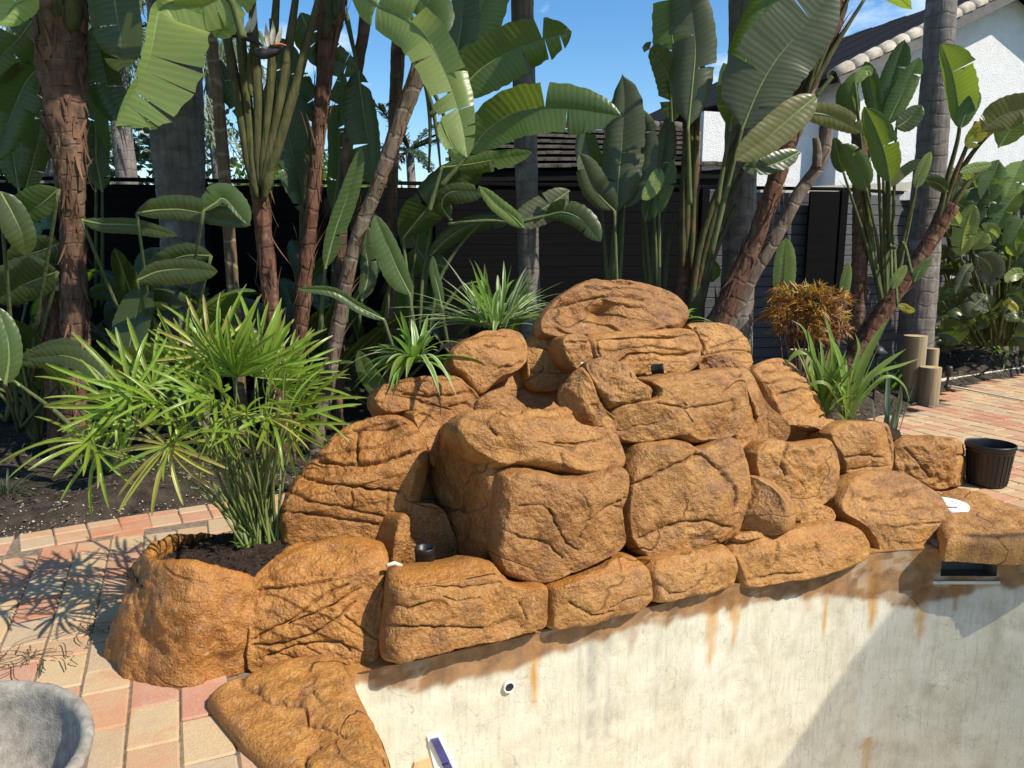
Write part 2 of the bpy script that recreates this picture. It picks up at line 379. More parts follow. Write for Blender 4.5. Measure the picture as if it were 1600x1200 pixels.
def m_trunk(name, a, b, ring, rfreq, rstr=0.6, lichen=None, fib=30):
    """Bark: UV.x around, UV.y metres up; horizontal leaf scars."""
    t = NT(name); U = t.coord('UV'); s = t.node('ShaderNodeSeparateXYZ', {'Vector': U}); P = t.coord('Object')
    wob = t.noise(P, 6, 3)
    ph = t.math('ADD', t.math('MULTIPLY', s.outputs[1], rfreq), t.math('MULTIPLY', wob, 7.0))
    rg = t.g(t.math('SINE', ph), 0.80, 1.0)
    fibr = t.noise(t.mapping(P, (1, 1, 0.07)), fib, 4, 0.65); bl = t.noise(P, 9, 4, 0.6)
    c = t.ramp(bl, [(0.3, a), (0.7, b)])
    c = t.mix(t.math('MULTIPLY', t.g(fibr, 0.55, 0.3), 0.6), c, tuple(q * 0.4 for q in a))
    c = t.mix(t.math('MULTIPLY', rg, rstr), c, ring)
    if lichen: c = t.mix(t.math('MULTIPLY', t.g(t.noise(P, 4, 4, 0.7), 0.54, 0.66), 0.7), c, lichen)
    n = t.bump(t.math('ADD', fibr, t.math('MULTIPLY', rg, -0.5)), 0.7, 0.012)
    return t.done(t.pbr(c, 0.85, 0.25, n))

M = {}
M['rock'] = m_rock()
M['paver'] = m_paver()
M['pool'] = m_pool()
M['soil'] = m_simple('potting_soil', (0.045, 0.028, 0.02), 0.95, 0.2, 40, 0.6, 1.0, 120, 0.02)
M['sand_soil'] = m_simple('sandy_soil', (0.17, 0.135, 0.10), 0.95, 0.2, 12, 0.55, 1.0, 90, 0.015)
M['mulch'] = m_simple('dark_mulch', (0.052, 0.040, 0.030), 0.95, 0.2, 9, 0.6, 1.0, 60, 0.02)
M['chip'] = m_simple('mulch_chip', (0.13, 0.098, 0.07), 0.9, 0.2, 3, 0.8, 0.5, 60)
M['joint'] = m_simple('joint_sand', (0.20, 0.155, 0.11), 0.95, 0.2, 40, 0.4, 0.6, 150)
M['grass'] = m_simple('lawn', (0.05, 0.09, 0.025), 0.9, 0.2, 3, 0.4, 0.5, 40)
M['concrete'] = m_simple('concrete', (0.31, 0.28, 0.23), 0.92, 0.2, 28, 0.35, 0.5, 140, 0.005)
M['black_plastic'] = m_simple('black_plastic', (0.012, 0.012, 0.013), 0.42, 0.5, 30, 0.2, 0.1, 90)
M['white_plastic'] = m_simple('white_plastic', (0.78, 0.78, 0.77), 0.45, 0.5, 30, 0.05, 0.1, 90)
M['black_metal'] = m_simple('black_metal', (0.02, 0.019, 0.018), 0.5, 0.5, 30, 0.3, 0.1, 90)
M['fence'] = m_simple('grey_fence_paint', (0.085, 0.085, 0.09), 0.7, 0.3, 6, 0.25, 0.4, 60, 0.004, 0, (0.15, 1, 6))  # fence colour raised to look sunlit on the right sections
M['fence_shaded'] = m_simple('shaded_fence_paint', (0.006, 0.006, 0.007), 0.9, 0.08, 6, 0.25, 0.3, 60, 0.004, 0, (0.15, 1, 6))  # same fence, shade of the left and centre sections put into the colour
M['stucco'] = m_simple('white_stucco', (0.74, 0.74, 0.73), 0.9, 0.2, 8, 0.06, 0.8, 60, 0.02)
M['cream'] = m_simple('cream_trim', (0.62, 0.58, 0.45), 0.7, 0.3, 8, 0.1, 0.2, 60)
M['roof_tile'] = m_simple('roof_tile', (0.125, 0.105, 0.085), 0.9, 0.2, 7, 0.5, 0.7, 40, 0.01)
M['tile_end'] = m_simple('pale_tile', (0.40, 0.35, 0.28), 0.9, 0.2, 7, 0.4, 0.7, 40, 0.01)
M['dark_trim'] = m_simple('dark_trim', (0.014, 0.013, 0.013), 0.85, 0.1, 7, 0.2, 0.2, 40)
M['fascia'] = m_simple('grey_fascia', (0.13, 0.12, 0.11), 0.8, 0.3, 7, 0.2, 0.2, 40)
M['post_wood'] = m_simple('post_wood', (0.26, 0.205, 0.125), 0.85, 0.25, 9, 0.45, 0.8, 40, 0.008, 0, (1, 1, 0.06))
M['post_end'] = m_simple('post_end', (0.42, 0.32, 0.17), 0.85, 0.25, 30, 0.35, 0.6, 60, 0.004)
M['blue_tile'] = m_simple('blue_glass_tile', (0.035, 0.035, 0.16), 0.15, 0.6, 30, 0.3, 0.05, 60)
M['grout'] = m_simple('white_grout', (0.75, 0.73, 0.68), 0.9, 0.2, 20, 0.08, 0.3, 90)
M['patch'] = m_simple('tan_patch', (0.60, 0.42, 0.22), 0.9, 0.2, 20, 0.15, 0.3, 90)
M['void'] = m_simple('dark_cavity', (0.16, 0.14, 0.115), 0.9, 0.2, 20, 0.2, 0.3, 90)
# foliage
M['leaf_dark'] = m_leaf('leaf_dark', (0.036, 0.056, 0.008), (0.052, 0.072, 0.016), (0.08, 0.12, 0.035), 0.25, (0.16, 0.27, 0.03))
M['leaf_mid'] = m_leaf('leaf_mid', (0.062, 0.110, 0.022), (0.08, 0.12, 0.035), (0.15, 0.20, 0.05), 0.36, (0.38, 0.52, 0.045))
M['leaf_bright'] = m_leaf('leaf_bright', (0.22, 0.30, 0.065), (0.24, 0.31, 0.09), (0.36, 0.43, 0.16), 0.46, (0.70, 0.82, 0.18))
M['leaf_grey'] = m_leaf('leaf_grey', (0.052, 0.070, 0.028), (0.08, 0.092, 0.042), (0.11, 0.13, 0.06), 0.22, (0.16, 0.21, 0.04), 0.45)
M['leaf_olive'] = m_leaf('leaf_olive', (0.115, 0.115, 0.03), (0.17, 0.16, 0.05), (0.22, 0.20, 0.09), 0.35, (0.36, 0.34, 0.07))
M['leaf_yellow'] = m_leaf('leaf_yellow', (0.36, 0.32, 0.03), (0.36, 0.32, 0.04), (0.4, 0.36, 0.1), 0.4, (0.75, 0.68, 0.05))
M['stalk'] = m_trunk('leaf_stalk_green', (0.075, 0.10, 0.035), (0.13, 0.145, 0.055), (0.10, 0.09, 0.04), 5, 0.3, None, 40)
M['stalk_brown'] = m_trunk('leaf_stalk_olive', (0.048, 0.050, 0.018), (0.115, 0.108, 0.04), (0.10, 0.06, 0.028), 4, 0.4, (0.15, 0.075, 0.035), 55)
M['midrib'] = m_simple('midrib', (0.17, 0.22, 0.075), 0.45, 0.4, 20, 0.2, 0.1, 50)
M['bark_palm'] = m_trunk('palm_bark', (0.125, 0.108, 0.094), (0.23, 0.205, 0.18), (0.085, 0.07, 0.06), 47, 0.22, (0.31, 0.29, 0.26))
M['bark_brown'] = m_trunk('fibrous_bark', (0.085, 0.046, 0.03), (0.19, 0.115, 0.075), (0.04, 0.022, 0.015), 70, 0.16, (0.29, 0.20, 0.14))
M['bark_red'] = m_trunk('red_bark', (0.085, 0.040, 0.026), (0.19, 0.092, 0.055), (0.04, 0.022, 0.015), 45, 0.25, (0.26, 0.19, 0.13))
M['bark_grey'] = m_trunk('grey_bark', (0.115, 0.082, 0.058), (0.225, 0.175, 0.135), (0.28, 0.23, 0.18), 41, 0.18)
M['bark_cane'] = m_trunk('cane_bark', (0.125, 0.08, 0.045), (0.225, 0.16, 0.10), (0.33, 0.27, 0.19), 40, 0.6)
M['fibre'] = m_simple('husk_fibre', (0.15, 0.082, 0.05), 0.9, 0.2, 9, 0.6, 0.8, 50, 0.008, 0, (1, 1, 0.1))
M['fan'] = m_blade('lady_palm_leaflet', (0.185, 0.285, 0.026), (0.215, 0.31, 0.04), 0.40, 0.26)
M['fan_yellow'] = m_blade('lady_palm_old_leaflet', (0.34, 0.33, 0.05), (0.38, 0.35, 0.09), 0.38, 0.3)
M['cane'] = m_simple('cane_green', (0.14, 0.17, 0.045), 0.5, 0.4, 14, 0.35, 0.3, 50, 0.004, 0, (1, 1, 0.3))
M['spider'] = m_blade('spider_leaf', (0.15, 0.26, 0.04), (0.50, 0.56, 0.32), 0.3, 0.35, 0.45, 0.7)
M['spider_white'] = m_blade('spider_leaf_pale', (0.50, 0.56, 0.32), (0.10, 0.20, 0.04), 0.3, 0.35, 0.35, 0.6)
M['spider_green'] = m_blade('spider_leaf_green', (0.15, 0.27, 0.035), (0.20, 0.32, 0.06), 0.35, 0.35)
M['reed'] = m_blade('reed_leaf', (0.18, 0.27, 0.04), (0.21, 0.29, 0.06), 0.38, 0.35)
M['fern'] = m_blade('fern_frond', (0.12, 0.24, 0.03), (0.14, 0.26, 0.04), 0.35, 0.45)
M['mondo'] = m_blade('mondo_blade', (0.045, 0.07, 0.03), (0.06, 0.09, 0.04), 0.2, 0.4)
M['croton_a'] = m_blade('croton_orange', (0.48, 0.20, 0.02), (0.40, 0.25, 0.03), 0.25, 0.4)
M['croton_b'] = m_blade('croton_dark', (0.16, 0.075, 0.02), (0.30, 0.12, 0.02), 0.2, 0.4)
M['croton_c'] = m_blade('croton_yellow', (0.52, 0.36, 0.04), (0.20, 0.17, 0.025), 0.25, 0.4)
M['snake'] = m_blade('snake_leaf', (0.075, 0.12, 0.07), (0.16, 0.20, 0.10), 0.15, 0.45, 0.6, 0.8)
M['queen'] = m_blade('queen_palm_leaflet', (0.10, 0.14, 0.06), (0.13, 0.17, 0.08), 0.3, 0.4)
M['bract'] = m_simple('purple_bract', (0.035, 0.028, 0.034), 0.5, 0.4, 14, 0.4, 0.2, 50)
M['sepal'] = m_simple('white_sepal', (0.52, 0.47, 0.36), 0.6, 0.4, 14, 0.3, 0.2, 50)
M['orange_tip'] = m_simple('orange_tip', (0.50, 0.14, 0.05), 0.6, 0.4, 14, 0.3, 0.2, 50)
# ------------------------------------------------------------------ pool, ground, deck
EDGE = np.array([(0.9,-0.25),(0.28,0.5),(-0.12,1.25),(-0.37,2.08),(-0.565,2.51),(-0.36,2.62),(0.13,2.85),(0.55,3.04),(1.0,3.27),(1.42,3.50),
                 (1.85,3.665),(2.25,3.71),(2.65,3.70),(3.5,3.62),(4.6,3.2),(5.2,2.0),(4.9,0.6),(3.8,-0.5),(2.2,-0.75)])
def smooth_closed(P, n):
    return spline(np.concatenate([P, P[:1]]), n + 1)[:-1]
def wall_hit(px, py):
    """Where the sight line through a pixel meets the pool wall below the rocks."""
    d = rays(px, py); best = None
    for a, b in zip(EDGE_F, np.roll(EDGE_F, -1, 0)):
        e = b - a; det = d[0] * -e[1] + e[0] * d[1]
        if abs(det) < 1e-9: continue
        t = (a[0] * -e[1] + e[0] * a[1]) / det; s = (d[0] * a[1] - d[1] * a[0]) / det
        if t > 0.5 and 0 <= s <= 1 and a[1] > 1.8 and (best is None or t < best): best = t
    if best is None:
        q = EDGE_F[EDGE_F[:, 1] > 1.8]; k = np.argmin(np.abs(q[:, 0] / q[:, 1] - d[0] / d[1])); best = q[k, 1] / d[1]
    return np.array([d[0] * best, d[1] * best, CAMH + d[2] * best])
EDGE_F = smooth_closed(EDGE, 700)
arc = np.concatenate([[0], np.cumsum(np.linalg.norm(np.diff(EDGE_F, axis=0), axis=1))])
def arc_of(xy): return arc[np.argmin(np.linalg.norm(EDGE_F - np.asarray(xy)[:2], axis=1))]

# pool wall, fine grid
NZ = 150; POOL_D = -1.36
zs = np.linspace(0.0, POOL_D, NZ)
a0, a1 = 0, len(EDGE_F)
PX = np.repeat(EDGE_F[:, None, :], NZ, 1)
V = np.concatenate([PX, np.broadcast_to(zs[None, :, None], (a1, NZ, 1))], -1)
U = np.broadcast_to(arc[:, None], (a1, NZ)); Zg = V[..., 2]
nrm = np.roll(EDGE_F, -1, 0) - np.roll(EDGE_F, 1, 0); nrm /= np.linalg.norm(nrm, axis=1)[:, None]
inw = np.stack([nrm[:, 1], -nrm[:, 0]], -1)
und = 0.012 * fbm(np.stack([U * 2, Zg * 2, U * 0], -1), 3, 5) + 0.003 * fbm(np.stack([U * 12, Zg * 12, U * 0], -1), 2, 9)
V[..., :2] += (inw[:, None, :] * und[..., None])
# stains: brown wash under the rocks, orange runs, grey runs
q3 = np.stack([U * 3.0, U * 0, U * 0], -1)
low = np.interp(U, [arc_of(wall_hit(x, y)) for x, y in [(572,1060),(640,1065),(720,1040),(800,1022),(900,985),(1000,958),(1120,935),(1250,912),(1350,900),(1430,905),(1560,910)]],
                [wall_hit(x, y)[2] for x, y in [(572,1096),(640,1086),(720,1068),(800,1048),(900,1010),(1000,980),(1120,956),(1250,934),(1350,934),(1430,950),(1560,915)]])
low = low + 0.02 * fbm(q3 * 3, 3, 3) + 0.02 * fbm(np.stack([U * 22, U * 0, U * 0], -1), 2, 31)
band = 1 / (1 + np.exp(-(Zg - low) / 0.005))
band = np.clip(band * (0.93 - 0.25 * (fbm(np.stack([U * 9, Zg * 12, U * 0], -1), 3, 77) > 0.25)), 0, 1)
orange = np.zeros_like(band); grey = np.zeros_like(band)
for (x0, y0, y1, w, k, ch) in [(835,1025,1085,8,.8,0),(1115,940,1028,13,.8,0),(1153,938,990,10,.65,0),(990,960,1030,10,.7,1),(1296,880,975,8,.75,0),(1370,890,965,11,.7,0),
                             (1446,870,990,12,.75,0),(1497,905,930,8,.6,0),(1265,905,938,16,.35,0),(1352,1170,1240,8,.5,0),(566,1080,1130,6,.6,0),(925,1000,1185,2.5,.35,2),(933,1000,1190,2.5,.35,2),
                             (950,1000,1200,2.5,.3,2),(910,1040,1200,2,.25,2),(690,1040,1110,3,.2,2),(1495,920,960,2,.5,2),(1030,1010,1160,2,.15,2)]:
    A, B = wall_hit(x0, y0), wall_hit(x0, min(y1 + (26 if ch == 0 else 0), 1400)); s = arc_of(A); wr = 1.25 * w * depth_of(A) / F
    t = np.clip((A[2] - Zg) / max(A[2] - B[2], 1e-3), -1, 2)
    wv = wr * np.clip(1.15 - 0.95 * t, 0.05, 1.2) * (1 + 0.35 * fbm(np.stack([Zg * 25, U * 0 + x0, U * 0], -1), 2, 4))
    cen = s + 0.006 * vnoise(np.stack([Zg * 18, U * 0 + x0, U * 0], -1), 2)
    m = np.clip(1.4 - np.abs(U - cen) / wv, 0, 1) * (t > -0.2) * np.clip((1.0 - t) * 5, 0, 1) * min(1, k * 1.5)
    m *= 0.75 + 0.4 * fbm(np.stack([U * 60, Zg * 10, U * 0], -1), 2, 8)
    if ch == 0: orange = np.maximum(orange, m)
    elif ch == 1: band = np.maximum(band, m * 0.8)
    else: grey = np.maximum(grey, m)
stain = np.stack([band, np.clip(orange, 0, 1), np.clip(grey, 0, 1), np.ones_like(band)], -1)
Fq = grid_faces(a1, NZ)
pxy = project(V.reshape(-1, 3)).reshape(a1, NZ, 2)
vis = (V[..., 1] > 2.5)
hole = vis & (pxy[..., 0] > 1467) & (pxy[..., 0] < 1560) & (pxy[..., 1] < 902)
fc = hole.reshape(-1)[Fq].all(1)
last = np.stack([(a1 - 1) * NZ + np.arange(NZ - 1), np.arange(NZ - 1), np.arange(1, NZ), (a1 - 1) * NZ + np.arange(1, NZ)], -1)[:, [0, 3, 2, 1]]
Fq = np.concatenate([Fq[~fc][:, [0, 3, 2, 1]][:, ::-1], last[:, ::-1]])
pool_wall = mesh_obj('pool_wall', V.reshape(-1, 3), Fq, M['pool'], None, True, uv=np.stack([U, Zg], -1).reshape(-1, 2), attrs={'stain': stain.reshape(-1, 4)})
tag(pool_wall, kind='structure')
ring = EDGE_F[::5]; n = len(ring)
import bmesh
def fill(name, loops, z, mat, kind='structure', tri=True):
    bm = bmesh.new(); es = []
    for L in loops:
        vs = [bm.verts.new((p[0], p[1], z)) for p in L]
        es += [bm.edges.new((vs[i], vs[(i + 1) % len(vs)])) for i in range(len(vs))]
    bmesh.ops.triangle_fill(bm, use_beauty=True, use_dissolve=False, edges=es)
    bmesh.ops.recalc_face_normals(bm, faces=bm.faces)
    for f in bm.faces:
        if f.normal.z < 0: f.normal_flip()
    bm.verts.index_update()
    VV = np.array([v.co[:] for v in bm.verts]); FF = [[v.index for v in f.verts] for f in bm.faces]; bm.free()
    return tag(mesh_obj(name, VV, FF, mat, None, False), kind=kind)
cen = ring.mean(0)
fill('pool_floor', [cen + (ring - cen) * 1.02], POOL_D + 0.005, M['pool'])
out = [(-60 * math.cos(a), -60 * math.sin(a) + 20) for a in np.linspace(0, 2 * math.pi, 48, endpoint=False)]
off_ring = ring + 0.05 * (ring - cen) / np.linalg.norm(ring - cen, axis=1)[:, None]
fill('ground', [out, off_ring], -0.062, M['grass'])
# bond beam: the flat top of the shell between wall and deck
Vb = np.concatenate([np.c_[ring, np.full(n, -0.004)], np.c_[ring + 0.16 * (ring - cen) / np.linalg.norm(ring - cen, axis=1)[:, None], np.full(n, -0.004)]])
tag(mesh_obj('pool_edge', Vb, np.array([[i, n + i, n + (i + 1) % n, (i + 1) % n] for i in range(n)])[:, ::-1], M['rock'], None, False), kind='structure')

# planting bed: undulating sheet behind the rocks
ANG = math.radians(23.5); UX = np.array([math.cos(ANG), math.sin(ANG)]); VX = np.array([-math.sin(ANG), math.cos(ANG)])
bed_line = np.array([(-9, 1.7), (-4.5, 3.10), (-3.3, 3.62), (-2.67, 3.86), (-2.155, 4.20), (-1.42, 4.60), (-0.6, 4.75), (1.5, 5.0), (2.6, 6.25), (3.33, 6.79), (4.14, 7.44), (4.85, 8.30), (6.35, 9.4), (12, 13)])
def bed_y(x): return np.interp(x, bed_line[:, 0], bed_line[:, 1])
gx = np.linspace(-8, 11, 260); gt = np.linspace(0, 1, 70)
X = np.repeat(gx[:, None], 70, 1); Yb = bed_y(X) + (gt ** 1.5)[None, :] * (14.5 - bed_y(X))
rise = np.clip((Yb - bed_y(X)) / 0.35, 0, 1)
Z = -0.055 + rise * (0.075 + 0.035 * fbm(np.stack([X * 2.2, Yb * 2.2, X * 0], -1), 3, 2) + 0.02 * fbm(np.stack([X * 12, Yb * 12, X * 0], -1), 2, 3))
for (mx_, my_, h_, r_) in [(3.3, 7.2, 0.10, 0.5), (5.9, 10.0, 0.22, 0.9), (-2.2, 4.7, 0.05, 0.6)]:
    Z = Z + h_ * np.exp(-((X - mx_) ** 2 + (Yb - my_) ** 2) / r_ ** 2) * rise
def bed_z(x, y): return float(np.clip((y - bed_y(x)) / 0.35, 0, 1) * 0.075 - 0.03)
tag(mesh_obj('garden_bed', np.stack([X, Yb, Z], -1).reshape(-1, 3), grid_faces(260, 70)[:, ::-1], M['mulch'], None, True), kind='structure')
V, Fq = [], []
def scatter_chips(name, spots, size, mat, parent=None, zfun=None):
    k = len(spots); c = np.asarray(spots, float)
    a = RNG.uniform(0, 6.28, k); ln = size * RNG.uniform(.5, 1.6, k); wd = ln * RNG.uniform(.2, .6, k); tl = RNG.uniform(-.5, .5, k); t2 = RNG.uniform(-.6, .6, k)
    dx = np.stack([np.cos(a) * np.cos(tl), np.sin(a) * np.cos(tl), np.sin(tl)], -1); dy = np.stack([-np.sin(a), np.cos(a), t2], -1)
    P = np.stack([c - dx * ln[:, None], c + dy * wd[:, None], c + dx * ln[:, None], c - dy * wd[:, None], c + np.array([0, 0, 1]) * (wd * .7)[:, None]], 1).reshape(-1, 3)
    b = np.arange(k)[:, None] * 5
    Fq = np.concatenate([b + np.array([[0, 1, 4]]), b + np.array([[1, 2, 4]]), b + np.array([[2, 3, 4]]), b + np.array([[3, 0, 4]])])[:, ::-1]
    return tag(mesh_obj(name, P, Fq, mat, parent, False), kind='stuff')
gi = RNG.integers(0, 260, 16000); gj = (RNG.uniform(0, 1, 16000) ** 1.4 * 52).astype(int)
sp = np.stack([X[gi, gj], Yb[gi, gj], Z[gi, gj]], -1) + np.c_[RNG.normal(0, .03, (16000, 2)), np.full(16000, .004)]
sp = sp[sp[:, 1] > bed_y(sp[:, 0]) + 0.03]
scatter_chips('mulch', sp, 0.017, M['chip'])

gk = np.stack([RNG.uniform(-3.6, -0.8, 650), np.zeros(650), np.zeros(650)], -1); gk[:, 1] = bed_y(gk[:, 0]) + np.abs(RNG.normal(0,   .22, 650)) + .01
gk[:, 2] = [bed_z(x, y) - .012 + RNG.uniform(0, .02) for x, y, _ in gk]
scatter_chips('shell_grit', gk, 0.006, M['cream'])

# paving: columns of 15 cm pavers running away from the camera at a slight angle
deck = bpy.data.objects.new('paved_deck', None); COL.objects.link(deck); deck['_base'] = (0.0, 0.0, 0.0); deck['kind'] = 'structure'
poolp = EDGE_F[::10]
def in_pool(x, y):
    c = False; n = len(poolp); j = n - 1
    for i in range(n):
        xi, yi = poolp[i]; xj, yj = poolp[j]
        if (yi > y) != (yj > y) and x < (xj - xi) * (y - yi) / (yj - yi) + xi: c = not c
        j = i
    return c
import bmesh
def paver_mesh(l, w):
    o = bev_box('paver', (0, 0, -0.03), (w, l, 0.06), M['paver'], None, 0.006); me = o.data
    bpy.data.objects.remove(o)
    for v in me.vertices: v.co.z -= 0.0
    zmax = max(v.co.z for v in me.vertices)
    for v in me.vertices: v.co.z -= zmax
    return me
PW = 0.156
pm = {s: paver_mesh(s - 0.006, PW - 0.006) for s in (0.156, 0.234)}
spots = []
rr = random.Random(5)
for ci in range(-26, 60):
    v = -3.0 + rr.random() * 0.2
    while v < 9.6:
        s = rr.choice((0.156, 0.234, 0.234)); uu = ci * PW; vv = v + s / 2; v += s
        x, y = uu * UX + vv * VX
        if y < 0.6 or y > 9.6 or x < -4.2 or x > 7.5: continue
        if y > bed_y(x) - (0.30 if x < 1 else 0.06): continue
        if -1.0 < x < 2.35 and y > 2.4 and y < 4.9: continue
        if any(in_pool(x + a, y + b) for a in (-.09, .09) for b in (-.1, .1)): continue
        p = project(np.array([x, y, 0]))
        if depth_of(np.array([x, y, 0])) < 0.4: continue
        inview = -120 < p[0] < 1720 and p[1] < 1330
        if x > 1.5 and y < 3.5: inview = False
        spots.append((x, y, s, inview, depth_of(np.array([x, y, 0]))))
vis_sp = sorted([s for s in spots if s[3]], key=lambda s: s[4]); rest = [s for s in spots if not s[3]]
n_b = 215
def brick_at(x, y, s, ang=ANG, mesh=None):
    return Matrix.Translation((x, y, rr.uniform(-.003, .0015))) @ Matrix.Rotation(ang + rr.uniform(-.012, .012), 4, 'Z') @ Matrix.Rotation(rr.uniform(-.006, .006), 4, 'X') @ Matrix.Rotation(rr.uniform(-.006, .006), 4, 'Y')
for (x, y, s, _, _) in vis_sp[:n_b]: put(pm[s], 'brick', brick_at(x, y, s), deck)
far = vis_sp[n_b:] + rest
def join_pavers(name, lst):
    Vs, Fs, A, o = [], [], [], 0
    for (x, y, s, _, _) in lst:
        me = pm[s]; co = np.array([v.co[:] for v in me.vertices]); Mt = np.array(brick_at(x, y, s))
        co = co @ Mt[:3, :3].T + Mt[:3, 3]
        Vs.append(co); Fs += [[v + o for v in f.vertices] for f in me.polygons]; A += [rr.random()] * len(co); o += len(co)
    return mesh_obj(name, np.concatenate(Vs), Fs, M['paver'], deck, False, attrs={'rnd': np.array(A)})
tag(join_pavers('paving', far), kind='stuff')
# border courses along the bed at the left
for row in range(2):
    xb = -4.3
    while xb < -1.0:
        L = 0.158; a = xb; yb = bed_y(a); dy = (bed_y(a + .05) - bed_y(a - .05)) / .1; an = math.atan2(dy, 1)
        nx, ny = math.sin(an), -math.cos(an)
        w_ = 0.10 if row == 0 else 0.155
        d = 0.055 if row == 0 else 0.19
        me = pm.setdefault('b%d' % row, paver_mesh(w_, L - 0.006))
        put(me, 'brick', brick_at(a + nx * d, yb + ny * d, 0, an), deck)
        xb += L * math.cos(an)
# sand under the pavers
deck_poly = [(-6, 0.2), (-6, 2.5)] + [tuple(p - np.array([0, 0.0])) for p in bed_line if -5 < p[0] < 7] + [(9, 9.4), (9, 0.2)]
Vd = []
bmx = bmesh.new()
xs = np.linspace(-6, 9, 151); ys = np.linspace(0.2, 9.6, 95)
GX, GY = np.meshgrid(xs, ys, indexing='ij')
pin = np.array([[in_pool(x, y) or in_pool(x + .1, y) or in_pool(x, y + .1) or in_pool(x - .1, y) or in_pool(x, y - .1) for y in ys] for x in xs])
okv = (GY < bed_y(GX) - 0.0) & ~pin
ff = grid_faces(151, 95); ff = ff[okv.reshape(-1)[ff].all(1)][:, ::-1]
mesh_obj('sand_joint', np.stack([GX, GY, np.full_like(GX, -0.009)], -1).reshape(-1, 3), ff, M['joint'], deck, False)
# narrow pale drain channel across the far paving and edging of the bed
A = ground(1486, 604); B = ground(1700, 646)
L = np.linalg.norm(B - A)
bev_box('drain_channel', (A + B) / 2 + (0, 0, 0.001), (L, 0.034, 0.02), M['cream'], deck, 0.003, rotz(math.atan2(B[1] - A[1], B[0] - A[0])))
A = ground(1466, 597); B = ground(1720, 556)
bev_box('bed_edging', (A + B) / 2 + (0, 0, 0.0), (np.linalg.norm(B - A), 0.05, 0.06), M['cream'], deck, 0.004, rotz(math.atan2(B[1] - A[1], B[0] - A[0])))

# skimmer mouth below the slab
A = wall_hit(1468, 882); B = wall_hit(1556, 884)
xm, ym = (A[0] + B[0]) / 2, (A[1] + B[1]) / 2; wS = B[0] - A[0] + 0.05
sk = thing('skimmer_mouth', 'dark rectangular skimmer opening in the pool wall under the rock slab', 'skimmer', (xm, ym, -0.16))
b0 = []
zb = wall_hit(1510, 906)[2]
for c, s in (((xm, ym + .065, zb - .008), (wS, .13, .016)), ((xm, ym + .065, 0.012), (wS, .13, .016)), ((xm, ym + .135, zb / 2), (wS, .012, abs(zb))), ((xm - wS / 2, ym + .065, zb / 2), (.012, .12, abs(zb))), ((xm + wS / 2, ym + .065, zb / 2), (.012, .12, abs(zb)))):
    b0.append(box_vf(c, s))
V, Fq = merge(b0); mesh_obj('throat', V, Fq, M['void'], sk, False)
V, Fq = box_vf((xm, ym - .004, zb - .010), (wS, .012, .016)); mesh_obj('sill', V, Fq, M['pool'], sk, False)
# return fitting
H = wall_hit(794, 1072)
rf = thing('return_fitting', 'small round dark return hole in the pale pool wall', 'pool fitting', H)
dirn = np.array([H[0] - 0.5, H[1] - 3.2]) ; ti = arc_of(H); iN = np.argmin(abs(arc - ti)); nn = -np.array([*inw[iN], 0.0])
if nn[1] > 0: nn = -nn
Rm = np.array(Vector(nn).to_track_quat('Z', 'Y').to_matrix())
V, Fq = lathe_vf([(0.024, -.01), (0.024, .002), (0.022, .004), (0.019, .004), (0.0175, .001), (0.0175, -.03)], (0, 0, 0), 28)
mesh_obj('collar', V @ Rm.T + H + nn * .010, Fq, M['grout'], rf)
V, Fq = lathe_vf([(0.018, -.03), (0.018, -.008), (0.001, -.008)], (0, 0, 0), 28)
mesh_obj('hole', V @ Rm.T + H + nn * .018, Fq, M['black_plastic'], rf)
# tile sample set on the wall
H = wall_hit(688, 1176); iN = np.argmin(abs(arc - arc_of(H))); nn = np.array([*(-inw[iN]), 0.0]); nn = -nn if nn[1] > 0 else nn
tg = np.cross([0, 0, 1], nn); up = np.cross(nn, tg)
def on_wall(px, py, lift):
    d = rays(px, py); t = np.dot(H + nn * lift - np.array([0, 0, CAMH]), nn) / np.dot(d, nn)
    return np.array([0, 0, CAMH]) + d * t
def wall_slab(name, pxs, lift, mat, parent):
    f = [on_wall(x, y, lift) for x, y in pxs]; b = [p - nn * lift * 2.5 for p in f]; n = len(f)
    return mesh_obj(name, np.array(f + b), [list(range(n))] + [[i, n + i, n + (i + 1) % n, (i + 1) % n] for i in range(n)], mat, parent, False)
ts = thing('tile_sample', 'blue glass waterline tiles in white mortar stuck low on the pool wall', 'tile sample', H)
wall_slab('mortar', [(668,1152),(690,1148),(712,1190),(730,1240),(690,1240),(676,1190)], 0.004, M['grout'], ts)
wall_slab('tile', [(674,1158),(686,1155),(703,1190),(691,1194)], 0.017, M['blue_tile'], ts)
wall_slab('tile', [(692,1197),(704,1193),(722,1232),(710,1236)], 0.017, M['blue_tile'], ts)
wall_slab('mortar_patch', [(648,1192),(672,1185),(688,1240),(640,1240)], 0.008, M['patch'], ts)
